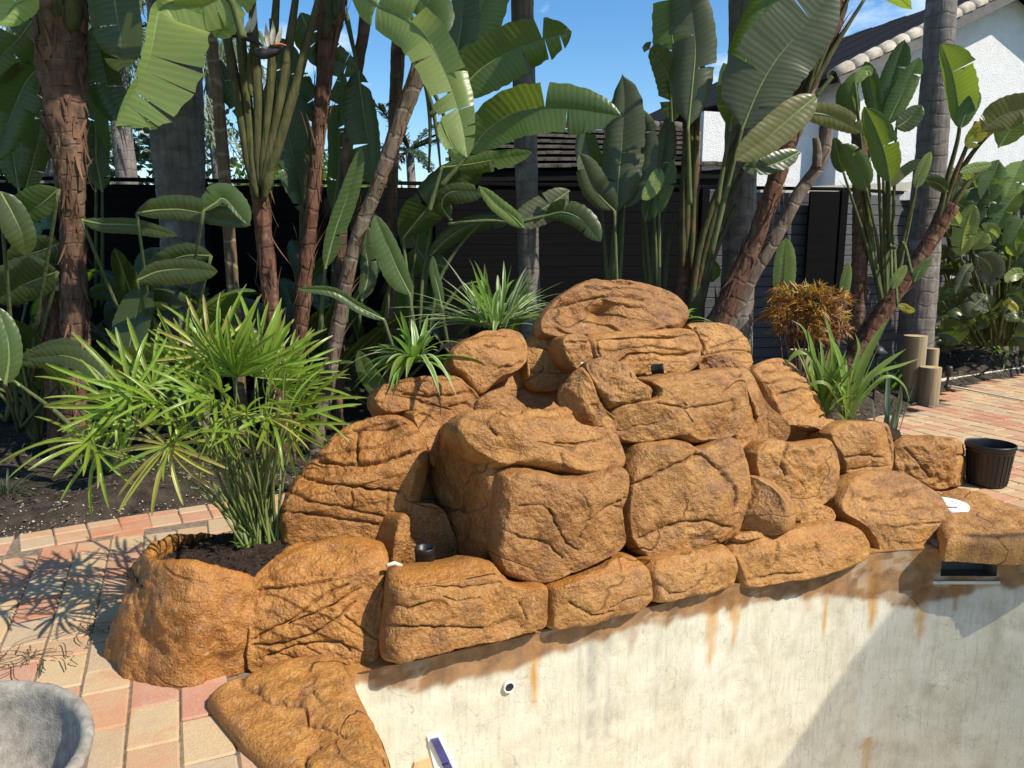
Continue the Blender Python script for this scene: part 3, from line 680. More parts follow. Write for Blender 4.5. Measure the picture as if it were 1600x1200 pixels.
# ------------------------------------------------------------------ rock waterfall
K1 = 0.522
def edge_Y(px): return 2.806 / (1 - K1 * (px - 800) / F)
fall = thing('rock_waterfall', 'golden brown cast rock waterfall with stacked boulders and ledges at the pool edge', 'waterfall', (0.4, 3.5, 0.0))
def chaikin(P, n=2):
    P = np.asarray(P, float)
    for _ in range(n):
        Q = np.roll(P, -1, 0); P = np.stack([0.80 * P + 0.20 * Q, 0.20 * P + 0.80 * Q], 1).reshape(-1, 2)
    return P
def resample(P, n):
    C = np.concatenate([P, P[:1]]); d = np.concatenate([[0], np.cumsum(np.linalg.norm(np.diff(C, axis=0), axis=1))])
    s = np.linspace(0, d[-1], n, endpoint=False)
    return np.stack([np.interp(s, d, C[:, 0]), np.interp(s, d, C[:, 1])], -1)
def seg_dist(P, line):
    best = np.full(P.shape[:-1], 1e9)
    for a, b in zip(line[:-1], line[1:]):
        a = np.asarray(a, float); e = np.asarray(b, float) - a
        t = np.clip(((P - a) @ e) / (e @ e + 1e-9), 0, 1)
        best = np.minimum(best, np.linalg.norm(P - a - t[..., None] * e, axis=-1))
    return best
_rk = [100]
def rock(outline, off=None, Y=None, yaw=26, lean=18, bulge=0.13, back=0.25, cracks=(), fold=None, lean2=62, p=3.0, rough=1.0, strata=0, sang=0, sfreq=14,
         wash=0.0, label=None, pole=None, parent=None, name='boulder', drop=(), cd=0.015, cw=1.15, facets=4, tone=None):
    """A boulder: its outline on a leaning (optionally folded) face, swelling forward and closed behind, with carved cracks and ledges."""
    _rk[0] += 1; seed = _rk[0]
    O = chaikin(outline, 2); per = np.linalg.norm(np.diff(np.concatenate([O, O[:1]]), axis=0), axis=1).sum()
    cx, ym = O[:, 0].mean(), O[:, 1].max()
    Yb = Y if Y is not None else edge_Y(cx) + (off or 0)
    dep = float(depth_of(at(cx, ym, Yb))); ppm = F / dep
    N = int(np.clip(per / 2.5, 150, 480)); Mr = int(np.clip(per / 9.2, 44, 140))
    O = resample(O, N)
    jit = fbm(np.stack([O[:, 0] / 22, O[:, 1] / 22, np.full(N, seed * 1.7)], -1), 3, seed)
    c = np.array(pole if pole is not None else (O[:, 0].mean(), (O[:, 1].min() + O[:, 1].max()) / 2), float)
    O = O + (O - c) / np.linalg.norm(O - c, axis=1)[:, None] * (jit * 2.6 + 0.8)[:, None]
    r = 1 - np.linspace(0, 1, Mr) ** 1.55; r[-1] = 0.004
    PXY = c + r[:, None, None] * (O - c)                                  # (Mr, N, 2)
    ya, la = math.radians(yaw), math.radians(lean)
    def nrm(l): return np.array([math.sin(ya) * math.cos(l), -math.cos(ya) * math.cos(l), math.sin(l)])
    n1 = nrm(la); a0 = at(cx, ym, Yb); o0 = np.array([0, 0, CAMH]); D = rays(PXY[..., 0], PXY[..., 1])
    t1 = ((a0 - o0) @ n1) / (D @ n1); Sf = o0 + D * t1[..., None]
    nn = np.broadcast_to(n1, Sf.shape).copy()
    if fold is not None:
        fz = at(cx, fold, Yb); tf = ((a0 - o0) @ n1) / (rays(cx, fold) @ n1); pf = o0 + rays(cx, fold) * tf
        n2 = nrm(math.radians(lean2)); t2 = ((pf - o0) @ n2) / (D @ n2); S2 = o0 + D * t2[..., None]
        up = np.array([-math.sin(ya) * math.sin(la), math.cos(ya) * math.sin(la), math.cos(la)])
        dz = ((Sf - pf) @ up); k = np.clip(dz / 0.02, 0, 1)[..., None]
        Sf = Sf * (1 - k) + S2 * k
    h = bulge * 1.12 * (1 - r ** (p * 1.25)) ** (1 / 2.2)
    lowf = fbm(Sf * 3.2 + seed, 2, seed)
    H = h[:, None] * (1 + 0.45 * lowf)
    # chiselled facets: planes cut across the swelling
    fr_ = np.random.default_rng(seed); e1 = np.array([math.cos(ya), math.sin(ya), 0.0]); e2 = np.cross(n1, e1); qc = Sf[-1].mean(0)
    q1 = (Sf - qc) @ e1; q2 = (Sf - qc) @ e2; ext = max(np.abs(q1).max(), np.abs(q2).max())
    aa0 = fr_.uniform(0, 6.28)
    for kf in range(facets):
        aa = aa0 + kf * 6.283 / facets + fr_.uniform(-.45, .45); sl = fr_.uniform(0.10, 0.42) * bulge / ext * 1.9
        Hk = bulge * fr_.uniform(0.72, 1.12) - sl * (q1 * math.cos(aa) + q2 * math.sin(aa)) + 0.012 * lowf
        sm = 0.010; tt = np.clip(0.5 + 0.5 * (Hk - H) / sm, 0, 1); H = Hk * (1 - tt) + H * tt - sm * tt * (1 - tt)
    G = Sf + nn * H[..., None]
    # surface normals for detail
    du = np.roll(G, -1, 1) - np.roll(G, 1, 1); dv = np.gradient(G, axis=0)
    nv = np.cross(du, dv); nv /= np.linalg.norm(nv, axis=-1)[..., None] + 1e-9
    sg = np.sign((nv @ n1).mean()); nv *= sg
    nv = np.where(np.isfinite(nv), nv, n1)
    edge = np.clip((1 - r) * 9, 0, 1)[:, None]
    disp = rough * (0.018 * fbm(G * 6 + seed * 3, 2, seed + 1) + 0.006 * fbm(G * 24, 3, seed + 2) + 0.0035 * fbm(G * 70, 2, seed + 3))
    disp -= rough * 0.012 * np.clip(fbm(G * 11 + 9, 3, seed + 7) - 0.18, 0, 1) * 2
    crk = np.zeros(PXY.shape[:2])
    if strata:
        a = math.radians(sang); q = (-PXY[..., 1] * math.cos(a) + PXY[..., 0] * math.sin(a)) / ppm
        q = q + 0.035 * fbm(G * 5 + seed, 3, seed + 4)
        ph = q * sfreq; fr = ph - np.floor(ph)
        lvl = _h(np.floor(ph).astype(np.int64), np.full(ph.shape, seed), np.zeros(ph.shape, np.int64), 3)
        msk = np.clip(0.55 + 1.3 * fbm(G * 4 + 5, 2, seed + 5), 0, 1)
        saw = np.where(fr < 0.12, fr / 0.12, 1 - (fr - 0.12) / 0.88 * 0.75)
        disp += 0.85 * strata * msk * (saw - 0.6 + 0.35 * lvl)
        crk = np.maximum(crk, msk * np.clip(1 - np.abs(fr - 0.02) / 0.07, 0, 1) * 0.8)
    wob = np.stack([vnoise(np.stack([PXY[..., 0] / 9, PXY[..., 1] / 9, np.full(PXY.shape[:2], seed * 1.0)], -1), 1),
                    vnoise(np.stack([PXY[..., 0] / 9, PXY[..., 1] / 9, np.full(PXY.shape[:2], seed + .5)], -1), 2)], -1) * 2.2
    for ck in cracks:
        ck = list(ck); w = cw; dpt = cd
        if isinstance(ck[0], (int, float)): dpt = ck[0] * cd; w = cw * max(1, ck[0] ** .5); ck = ck[1:]
        d = seg_dist(PXY + wob, ck)
        ln = np.exp(-(d / w) ** 2) * (0.75 + 0.4 * vnoise(np.stack([PXY[..., 0] / 14, PXY[..., 1] / 14, np.full(PXY.shape[:2], seed * 2.0)], -1), 5))
        disp -= dpt * ln + dpt * 0.16 * np.exp(-(d / (w * 3.5)) ** 2)
        crk = np.maximum(crk, np.clip(ln, 0, 1))
    for (dx, dy, dr, dd) in drop:                                           # hollows
        d = np.hypot((PXY[..., 0] - dx) / dr, (PXY[..., 1] - dy) / (dr * 0.7)); disp -= dd * np.exp(-d ** 2)
    G = G + nv * (disp * edge)[..., None]
    # back
    rb = np.array([0.93, 0.7, 0.4, 0.05]); hb = back * (1 - rb ** 3) ** 0.5
    Bk = (c3 := G[0].mean(0)) + rb[:, None, None] * (G[0] - c3) - n1 * hb[:, None, None]
    V = np.concatenate([Bk[::-1], G], 0); m = len(V)
    Fq = grid_faces(m, N, True)
    if sg > 0: Fq = Fq[:, ::-1]
    crk = np.concatenate([np.zeros((4, N)), crk], 0); 
    ws = np.zeros((m, N))
    if wash:
        upn = np.concatenate([np.zeros((4, N)), nv[..., 2]], 0)
        ws = np.clip((upn - 0.55) * 3.5, 0, 1) * wash * np.clip(0.7 + 1.2 * fbm(V * 6, 3, 3), 0, 1)
    left = np.clip((900 - c[0]) / 400, 0, 1) if tone is None else tone
    tn = np.zeros((m, N, 4)); tn[..., 0] = np.clip(left * .8 + fr_.uniform(-.25, .35), 0, 1); tn[..., 1] = np.clip((1 - left) * .55 + fr_.uniform(-.3, .3), 0, 1); tn[..., 2] = fr_.uniform(0, 1) ** 1.3; tn[..., 3] = 1
    o = mesh_obj(name, V.reshape(-1, 3), Fq, M['rock'], parent or fall, True, attrs={'crack': crk.ravel(), 'wash': ws.ravel(), 'tint': tn.reshape(-1, 4)})
    if label: o['label'] = label
    return o

# hidden core that the boulders are built up on
rock([(600,900),(590,760),(600,690),(690,620),(740,570),(830,560),(890,520),(1000,500),(1090,540),(1150,570),(1220,620),(1290,690),(1370,700),(1400,760),(1300,850),(1000,890),(700,930)],
     off=0.50, lean=30, bulge=0.04, back=0.45, rough=1.0, name='core')
# --- back and top
rock([(833,505),(850,480),(880,457),(910,447),(950,447),(1000,452),(1040,465),(1060,485),(1068,507),(1050,530),(925,540),(838,530)], off=1.02, lean=28, bulge=0.16,
     strata=0.016, sang=12, sfreq=17, cracks=[[1.2,(833,496),(860,492),(905,483),(950,478),(985,485)],[(895,465),(915,470),(960,463),(1000,468),(1040,478)],[1.6,(960,494),(985,494),(1003,507)],[1.3,(1006,470),(1006,510)],[(1000,474),(1030,490),(1045,500)],[(880,458),(920,452),(970,456)]],
     drop=[(925,502,17,0.07)], label='domed top boulder of the waterfall, furrowed with curved ledges')
rock([(915,527),(930,520),(1000,517),(1060,513),(1080,516),(1090,545),(1088,568),(1060,590),(1000,592),(955,588),(928,568),(916,545)], off=0.86, lean=12, bulge=0.09, fold=527, lean2=66,
     strata=0.010, sang=2, sfreq=16, cracks=[[1.2,(918,532),(960,531),(1010,530),(1080,525)],[1.5,(955,566),(975,556),(1005,553),(1040,556),(1085,552)],[(922,527),(926,560)]], label='upper spillway ledge of the waterfall')
rock([(876,528),(885,522),(912,523),(920,545),(922,568),(905,578),(892,580),(878,560),(872,542)], off=0.84, lean=10, bulge=0.08, cracks=[[(878,535),(912,536)]])
rock([(822,548),(828,532),(842,520),(876,523),(880,560),(897,582),(892,600),(860,612),(826,612),(820,590)], off=1.02, lean=8, bulge=0.08, cracks=[[1.1,(835,540),(860,552),(885,572)],[(824,580),(860,584),(890,580)]])
rock([(1066,508),(1110,506),(1140,514),(1158,532),(1166,556),(1168,580),(1135,590),(1095,572),(1086,545),(1078,520)], off=0.92, lean=22, bulge=0.11,
     cracks=[[1.4,(1078,515),(1090,545),(1088,560)],[1.2,(1090,560),(1125,552),(1165,556)],[(1100,548),(1130,540),(1150,530)]], strata=0.008, sang=-8, sfreq=18)
rock([(1085,562),(1110,552),(1140,560),(1166,575),(1168,600),(1100,600)], off=0.84, lean=10, bulge=0.05, rough=1.8, name='ledge')
# hollow behind the lower left basin
rock([(770,605),(800,590),(825,560),(880,560),(905,620),(890,690),(780,680),(750,640)], off=1.22, lean=2, bulge=0.02, back=0.12, rough=0.5, name='ledge')
rock([(738,630),(760,615),(792,602),(797,620),(786,665),(745,665)], off=0.78, lean=20, bulge=0.05, name='ledge')
# --- left upper boulders
rock([(695,555),(718,535),(758,520),(795,514),(816,520),(822,540),(819,570),(800,588),(770,602),(745,624),(728,602),(700,580)], off=0.90, yaw=20, lean=24, bulge=0.13,
     cracks=[[1.3,(752,546),(780,552),(815,546)],[(735,556),(755,550),(770,540)],[1.6,(772,583),(795,578),(812,568)],[(720,540),(750,530),(790,525)]], label='boulder below the pale spider plant')
rock([(572,640),(578,612),(608,600),(680,592),(712,590),(732,605),(750,626),(757,645),(740,660),(722,668),(700,680),(688,690),(668,664),(640,650),(600,655)], off=0.78, yaw=14, lean=28, bulge=0.12,
     cracks=[[1.4,(628,626),(665,629),(700,625),(732,618)],[(596,604),(620,608),(660,606)],[(680,606),(700,604),(712,600)],[1.2,(700,640),(725,636),(740,640)],[(600,625),(640,632),(700,645)]], strata=0.008, sang=4, sfreq=16)
rock([(640,648),(660,640),(682,655),(694,690),(690,720),(672,730),(660,690)], off=0.66, yaw=30, lean=5, bulge=0.05, name='ledge')
# --- tall ribbed boulder left
rock([(498,712),(518,685),(555,660),(600,648),(640,655),(657,675),(668,702),(668,740),(655,790),(640,815),(628,850),(600,880),(500,880),(440,868),(428,836),(440,795),(452,765),(476,728)], Y=3.10, yaw=8, lean=20, bulge=0.20, p=2.4,
     strata=0.022, sang=-14, sfreq=13, wash=0.5, cracks=[[1.5,(553,676),(600,673),(640,666)],[1.6,(559,676),(560,700),(563,727)],[2.6,(500,722),(540,730),(600,724),(640,712)],[2.0,(470,742),(520,760),(570,764),(625,772)],[1.3,(450,766),(490,785),(540,793),(600,808),(635,800)],[1.2,(440,800),(480,803),(540,812),(590,820)],[(553,770),(556,795)],[(608,772),(606,800)]],
     label='tall orange boulder with deep slanting ledges left of the falls')
# --- basin wall with the black pipe
rock([(612,870),(618,800),(640,785),(690,790),(712,840),(716,885),(640,900)], Y=3.12, yaw=20, lean=4, bulge=0.02, back=0.1, rough=0.6, strata=0.004, sfreq=20, name='ledge')
rock([(605,880),(610,845),(618,808),(632,800),(636,830),(630,860),(620,885)], Y=2.98, yaw=40, lean=8, bulge=0.05, wash=.4, name='ledge')
# --- central boulders
rock([(678,692),(700,655),(728,668),(748,700),(775,735),(776,800),(770,880),(735,876),(708,855),(696,800),(683,755)], off=0.47, yaw=-58, lean=0, bulge=0.045, facets=0, p=5, rough=0.8, label='smooth shaded flank beside the lower basin', cracks=[[.7,(700,790),(740,800),(768,790)]])
rock([(770,738),(786,724),(820,728),(868,743),(900,740),(948,722),(972,730),(974,762),(962,792),(964,825),(968,848),(950,864),(900,884),(850,908),(815,907),(784,898),(768,880),(764,840),(768,790)], off=0.10, yaw=22, lean=12, bulge=0.17, p=2.8,
     cracks=[[1.0,(768,820),(800,835),(838,842),(862,868)],[1.2,(838,790),(850,815),(868,845),(885,855)],[1.3,(900,808),(925,788),(960,775)],[.8,(880,760),(898,790),(895,815),(885,840)],[.7,(795,785),(830,785),(845,800)],[(935,785),(962,792)]], label='large rounded central boulder, cracked across its face')
rock([(693,668),(706,650),(745,644),(790,648),(850,644),(880,638),(888,668),(950,678),(964,700),(974,732),(942,742),(900,748),(860,738),(800,730),(770,738),(735,718),(712,700)], off=0.22, yaw=24, lean=26, bulge=0.15, fold=672, lean2=60, wash=0.25,
     cracks=[[1.5,(700,658),(720,664),(745,670),(760,690)],[(812,665),(850,660),(885,655)],[1.0,(850,702),(885,702),(915,696),(945,685)],[1.3,(757,655),(775,665),(800,655)],[(860,720),(862,735)]], drop=[(785,715,18,0.03)], label='wide overhanging cap ledge of the lower fall')
# --- upper right group
rock([(871,612),(888,592),(908,572),(924,590),(940,635),(965,655),(958,690),(930,680),(895,655),(876,640)], off=0.42, yaw=-8, lean=12, bulge=0.11, label='boulder at the left of the upper spillway')
rock([(905,570),(932,561),(962,567),(982,582),(990,596),(1014,612),(1008,632),(970,638),(940,640),(925,620),(912,592)], off=0.42, yaw=14, lean=18, bulge=0.13, facets=2, cracks=[[(985,598),(1000,610)]], rough=1.3)
rock([(982,592),(1040,585),(1100,577),(1146,574),(1157,592),(1160,622),(1156,662),(1130,688),(1080,692),(1040,684),(980,694),(952,686),(940,662),(944,636),(1004,626),(1012,606)], off=0.38, yaw=24, lean=12, bulge=0.15, fold=602, lean2=58, p=3.2, wash=.25,
     cracks=[[1.0,(1006,632),(1050,638),(1100,632),(1130,628)],[.8,(1130,625),(1135,655),(1128,675)],[.7,(1045,640),(1060,660)]], label='broad spill boulder with a flat lip under the upper ledge')
rock([(1146,578),(1160,574),(1172,605),(1183,645),(1192,692),(1176,702),(1174,745),(1152,748),(1138,695),(1130,665),(1150,640),(1160,610)], off=0.52, yaw=48, lean=8, bulge=0.08, label='narrow upright rib right of the spill boulder')
# --- lower centre right
rock([(962,800),(966,735),(980,696),(1010,687),(1060,688),(1078,700),(1112,688),(1138,682),(1150,702),(1162,766),(1152,800),(1140,838),(1060,860),(1000,872),(978,856)], off=0.20, yaw=22, lean=14, bulge=0.15, p=3.2,
     cracks=[[2.4,(966,758),(1000,743),(1040,722),(1074,706)],[1.8,(1074,706),(1105,733),(1128,762),(1130,790)],[1.2,(1108,732),(1150,713)],[1.6,(984,838),(1010,828),(1040,815),(1080,810),(1122,822)],[1.2,(1104,736),(1112,750),(1128,766)],[.7,(1048,770),(1050,795),(1045,812)]], label='large grey brown faceted boulder in the middle of the lower row')
rock([(1150,795),(1156,760),(1164,742),(1182,744),(1206,755),(1226,780),(1235,812),(1228,832),(1200,836),(1146,828)], off=0.08, yaw=-40, lean=14, bulge=0.09, rough=0.9, label='half round boulder turned away into shade')
rock([(1172,692),(1200,684),(1222,692),(1252,692),(1290,684),(1302,710),(1304,742),(1298,772),(1272,792),(1244,820),(1218,806),(1190,780),(1172,750)], off=0.22, yaw=24, lean=12, bulge=0.12, fold=700, lean2=60, cracks=[[1.3,(1213,692),(1207,720),(1213,742)]], rough=1.3)
rock([(1246,820),(1254,803),(1276,790),(1298,794),(1304,815),(1280,822)], off=0.12, lean=35, bulge=0.06, rough=2.2, label='small purplish rubble stone', name='stone')
rock([(1142,842),(1155,834),(1185,834),(1190,842),(1160,848)], off=0.04, lean=40, bulge=0.03, name='stone')
# --- right slope, planter and blocks
rock([(1160,580),(1198,562),(1222,565),(1237,582),(1247,602),(1256,622),(1280,645),(1284,668),(1250,672),(1222,672),(1205,650),(1186,616),(1168,596)], off=0.86, yaw=34, lean=32, bulge=0.11, strata=0.010, sang=-20, sfreq=15,
     cracks=[[1.2,(1176,592),(1205,588),(1235,585)],[1.3,(1184,608),(1215,600),(1246,605)],[1.1,(1200,625),(1230,617),(1255,620)],[(1250,622),(1265,645)],[(1262,625),(1275,645)]])
rock([(1165,612),(1186,612),(1205,640),(1240,665),(1220,700),(1185,705),(1176,650)], off=0.74, yaw=10, lean=2, bulge=0.03, rough=0.6, name='ledge')
rock([(1196,712),(1215,672),(1232,664),(1262,664),(1286,680),(1300,710),(1250,715)], off=0.90, yaw=10, lean=8, bulge=0.03, rough=0.7, name='ledge')
rock([(1222,668),(1228,655),(1262,657),(1300,664),(1312,690),(1300,704),(1288,694),(1276,676),(1250,668)], off=0.62, lean=45, bulge=0.07, wash=.2)
rock([(1284,668),(1310,656),(1345,660),(1376,660),(1391,680),(1395,722),(1390,736),(1350,740),(1312,748),(1300,716),(1290,694)], off=0.50, yaw=26, lean=14, bulge=0.13, fold=672, lean2=62, cracks=[[1.4,(1302,715),(1340,712),(1370,715)],[1.0,(1300,735),(1350,730),(1390,728)],[(1370,668),(1385,700),(1390,720)]], label='planter block in front of the reeds')
rock([(1384,695),(1400,681),(1440,679),(1478,681),(1484,700),(1484,755),(1470,764),(1430,758),(1405,742),(1390,735)], off=0.66, yaw=16, lean=12, bulge=0.12, fold=694, lean2=66, rough=1.5, cracks=[[.9,(1400,700),(1420,725),(1440,745)]], label='end block beside the black pot')
rock([(1478,684),(1490,684),(1497,702),(1506,722),(1510,744),(1500,757),(1482,760),(1476,720)], off=0.74, yaw=50, lean=10, bulge=0.06, cracks=[[1.3,(1480,712),(1500,710)]])
rock([(1304,800),(1302,762),(1316,742),(1345,734),(1396,734),(1432,755),(1457,775),(1472,800),(1481,832),(1482,868),(1470,876),(1420,874),(1358,868),(1350,842),(1332,815)], off=0.02, yaw=20, lean=14, bulge=0.12, fold=812, lean2=50, p=5.5, facets=3, strata=0.008, sang=6, sfreq=17,
     cracks=[[1.6,(1330,778),(1360,777),(1395,768),(1425,760)],[1.3,(1340,795),(1400,790),(1460,788)],[1.2,(1355,860),(1420,855),(1475,852)],[(1380,820),(1420,815),(1468,812)]], label='layered block sloping to the skimmer slab')
# --- base course along the pool
rock([(606,905),(612,886),(650,884),(700,879),(736,870),(766,877),(775,892),(792,905),(814,913),(846,909),(852,922),(850,968),(843,978),(780,995),(700,1006),(640,1020),(600,1032),(592,1012),(600,960)], off=-0.02, yaw=24, lean=10, bulge=0.12, fold=895, lean2=60, p=3.4, wash=.7,
     cracks=[[1.2,(604,902),(660,900),(740,893),(766,889)],[.8,(604,912),(660,906),(710,910),(770,903)],[1.4,(600,970),(640,968),(700,968),(740,972)],[1.4,(600,938),(630,940),(660,930)],[(800,935),(812,960),(805,975)],[.8,(680,922),(700,930),(735,926)]], label='long base boulder under the lower basin')
rock([(848,918),(856,908),(905,890),(940,872),(965,861),(986,868),(1004,884),(1011,910),(1009,942),(960,960),(900,972),(853,985),(848,950)], off=-0.02, yaw=26, lean=14, bulge=0.11, fold=900, lean2=55, wash=1.0, cracks=[[.9,(935,945),(960,930),(1005,925)],[1.0,(872,935),(905,955),(940,950)]], label='orange washed base stone below the central boulder')
rock([(1000,876),(1030,866),(1060,860),(1100,853),(1122,848),(1136,860),(1144,885),(1141,915),(1090,928),(1012,944),(1010,908)], off=-0.02, yaw=26, lean=14, bulge=0.10, fold=878, lean2=55, wash=1.0, cracks=[[1.0,(1010,905),(1030,925),(1050,920)],[.8,(1085,880),(1082,900),(1060,915)]])
rock([(1126,848),(1140,832),(1166,826),(1200,829),(1250,816),(1300,812),(1336,825),(1353,850),(1350,872),(1300,888),(1230,903),(1150,922),(1143,892)], off=-0.02, yaw=24, lean=14, bulge=0.11, fold=848, lean2=58, wash=.5, cracks=[[.9,(1195,845),(1192,880)],[.8,(1255,845),(1260,880)],[.9,(1150,905),(1190,895),(1230,890)]], label='long base stone at the right of the row')
# --- left front boulder with diagonal furrows
rock([(388,925),(398,898),(430,872),(470,852),(520,840),(560,838),(596,846),(607,868),(604,905),(600,955),(600,990),(596,1014),(584,1040),(558,1056),(545,1046),(520,1040),(470,1045),(430,1050),(388,1052),(384,1000)], Y=2.62, yaw=16, lean=22, bulge=0.14, fold=905, lean2=52, p=3.0, strata=0.010, sang=24, sfreq=15, wash=.6,
     cracks=[[1.5,(392,924),(430,918),(480,914),(530,902),(598,880)],[1.1,(415,900),(440,910),(480,900),(520,896)],[1.5,(390,1004),(420,985),(460,962),(500,930),(540,912)],[1.3,(450,975),(500,950),(560,920)],[1.5,(395,1008),(440,1005),(490,990),(530,962),(555,940)],[(540,960),(570,985),(590,1000)],[1.6,(420,1025),(470,1006),(530,1002),(545,1015)]], label='front left boulder scored with diagonal furrows')

# --- planter boulder at the left: a rough ring of rock holding soil
pc = np.array([-1.20, 2.93])
NT_, th = 260, np.linspace(0, 2 * math.pi, 260, endpoint=False)
foot = [(-1.55, 2.82), (-1.535, 2.66), (-1.39, 2.54), (-1.22, 2.475), (-1.08, 2.435), (-0.985, 2.50), (-0.92, 2.60), (-0.84, 2.80), (-0.80, 3.05), (-0.92, 3.25), (-1.15, 3.36), (-1.38, 3.28), (-1.50, 3.06)]
FP = resample(chaikin(np.array(foot), 1), NT_)
top_px = None
ang = np.arctan2(FP[:, 1] - pc[1], FP[:, 0] - pc[0])
rim_h = 0.335 + 0.035 * np.cos(ang + 2.1) + 0.03 * np.exp(-((ang + 1.35) / 0.25) ** 2) - 0.05 * np.exp(-((ang + 0.75) / 0.3) ** 2) - 0.06 * np.clip(np.sin(ang), 0, 1)
prof = [(1.0, -0.02), (1.005, 0.12), (1.0, 0.35), (0.99, 0.6), (0.965, 0.8), (0.935, 0.93), (0.90, 1.0), (0.855, 1.0), (0.82, 0.94), (0.795, 0.84), (0.775, 0.70), (0.75, 0.55)]
pr = spline(np.array([(a, b, 0) for a, b in prof]), 90)
V = np.zeros((90, NT_, 3))
for i, (a, b, _) in enumerate(pr):
    V[i, :, :2] = pc + a * (FP - pc); V[i, :, 2] = b * rim_h
# wall leans inward more at the left
lean_in = np.clip(V[..., 2] / 0.34, 0, 1)[..., None] * (np.array([0.12, 0.02]) * np.clip(-(V[..., 0:1] - pc[0]) / 0.28, 0, 1) + np.array([0.0, 0.07]) * np.clip(-(V[..., 1:2] - 2.75) / 0.25, 0, 1))
V[..., :2] += lean_in
du = np.roll(V, -1, 1) - np.roll(V, 1, 1); dv = np.gradient(V, axis=0); nv = np.cross(du, dv); nv /= np.linalg.norm(nv, axis=-1)[..., None] + 1e-9
d = 0.06 * fbm(V * 3.3 + 3, 2, 41) + 0.013 * fbm(V * 18, 3, 42) + 0.004 * fbm(V * 60, 2, 43)
d -= 0.02 * np.exp(-((V[..., 0] + 1.03) ** 2 / 0.0005 + (V[..., 2] - 0.13) ** 2 / 0.004)) * (V[..., 1] < 2.8)
V += nv * d[..., None]
ws = np.clip((nv[..., 2] - .3) * 2, 0, 1) * 0.8
plt_ = mesh_obj('planter_boulder', V.reshape(-1, 3), grid_faces(90, NT_, True), M['rock'], fall, True, attrs={'wash': ws.ravel(), 'crack': np.zeros(90 * NT_), 'tint': np.tile([.9, 0, .35, 1], (90 * NT_, 1))})
plt_['label'] = 'hollow boulder at the left end holding dark soil'
rr_ = np.linspace(0.02, 0.83, 30)
Vs = np.zeros((30, NT_, 3)); Vs[..., :2] = pc + rr_[:, None, None] * (FP - pc) + np.array([0.02, 0.01])
Vs[..., 2] = 0.292 - 0.05 * np.clip((Vs[..., 1] - 3.0) / .3, 0, 1) + 0.03 * np.exp(-((Vs[..., 0] + 1.0) ** 2 + (Vs[..., 1] - 3.0) ** 2) / .03) + 0.02 * fbm(Vs * 9, 3, 6) + 0.012 * fbm(Vs * 40, 2, 7)
so_ = mesh_obj('soil', Vs.reshape(-1, 3), grid_faces(30, NT_, True), M['soil'], fall, True); so_['kind'] = 'stuff'
ii = RNG.integers(0, 30 * NT_, 1800); scatter_chips('soil_crumbs', Vs.reshape(-1, 3)[ii] + RNG.normal(0, .006, (1800, 3)) * (1, 1, .3), 0.007, M['soil'], fall)
# soil pocket behind the planter block and on the crest
for (px, py, Yk, rx, ry) in ((1330, 657, 4.62, 0.30, 0.22), (770, 520, 4.05, 0.28, 0.2), (640, 600, 3.72, 0.2, 0.16)):
    c = at(px, py, Yk); th2 = np.linspace(0, 2 * math.pi, 40, endpoint=False); rad = np.linspace(.05, 1, 10)
    Q = np.zeros((10, 40, 3)); Q[..., 0] = c[0] + rx * rad[:, None] * np.cos(th2); Q[..., 1] = c[1] + ry * rad[:, None] * np.sin(th2)
    Q[..., 2] = c[2] - 0.02 - 0.05 * rad[:, None] ** 2 + 0.02 * fbm(Q * 14, 2, 3)
    mesh_obj('soil', Q.reshape(-1, 3), grid_faces(10, 40, True), M['soil'], fall, True)['kind'] = 'stuff'
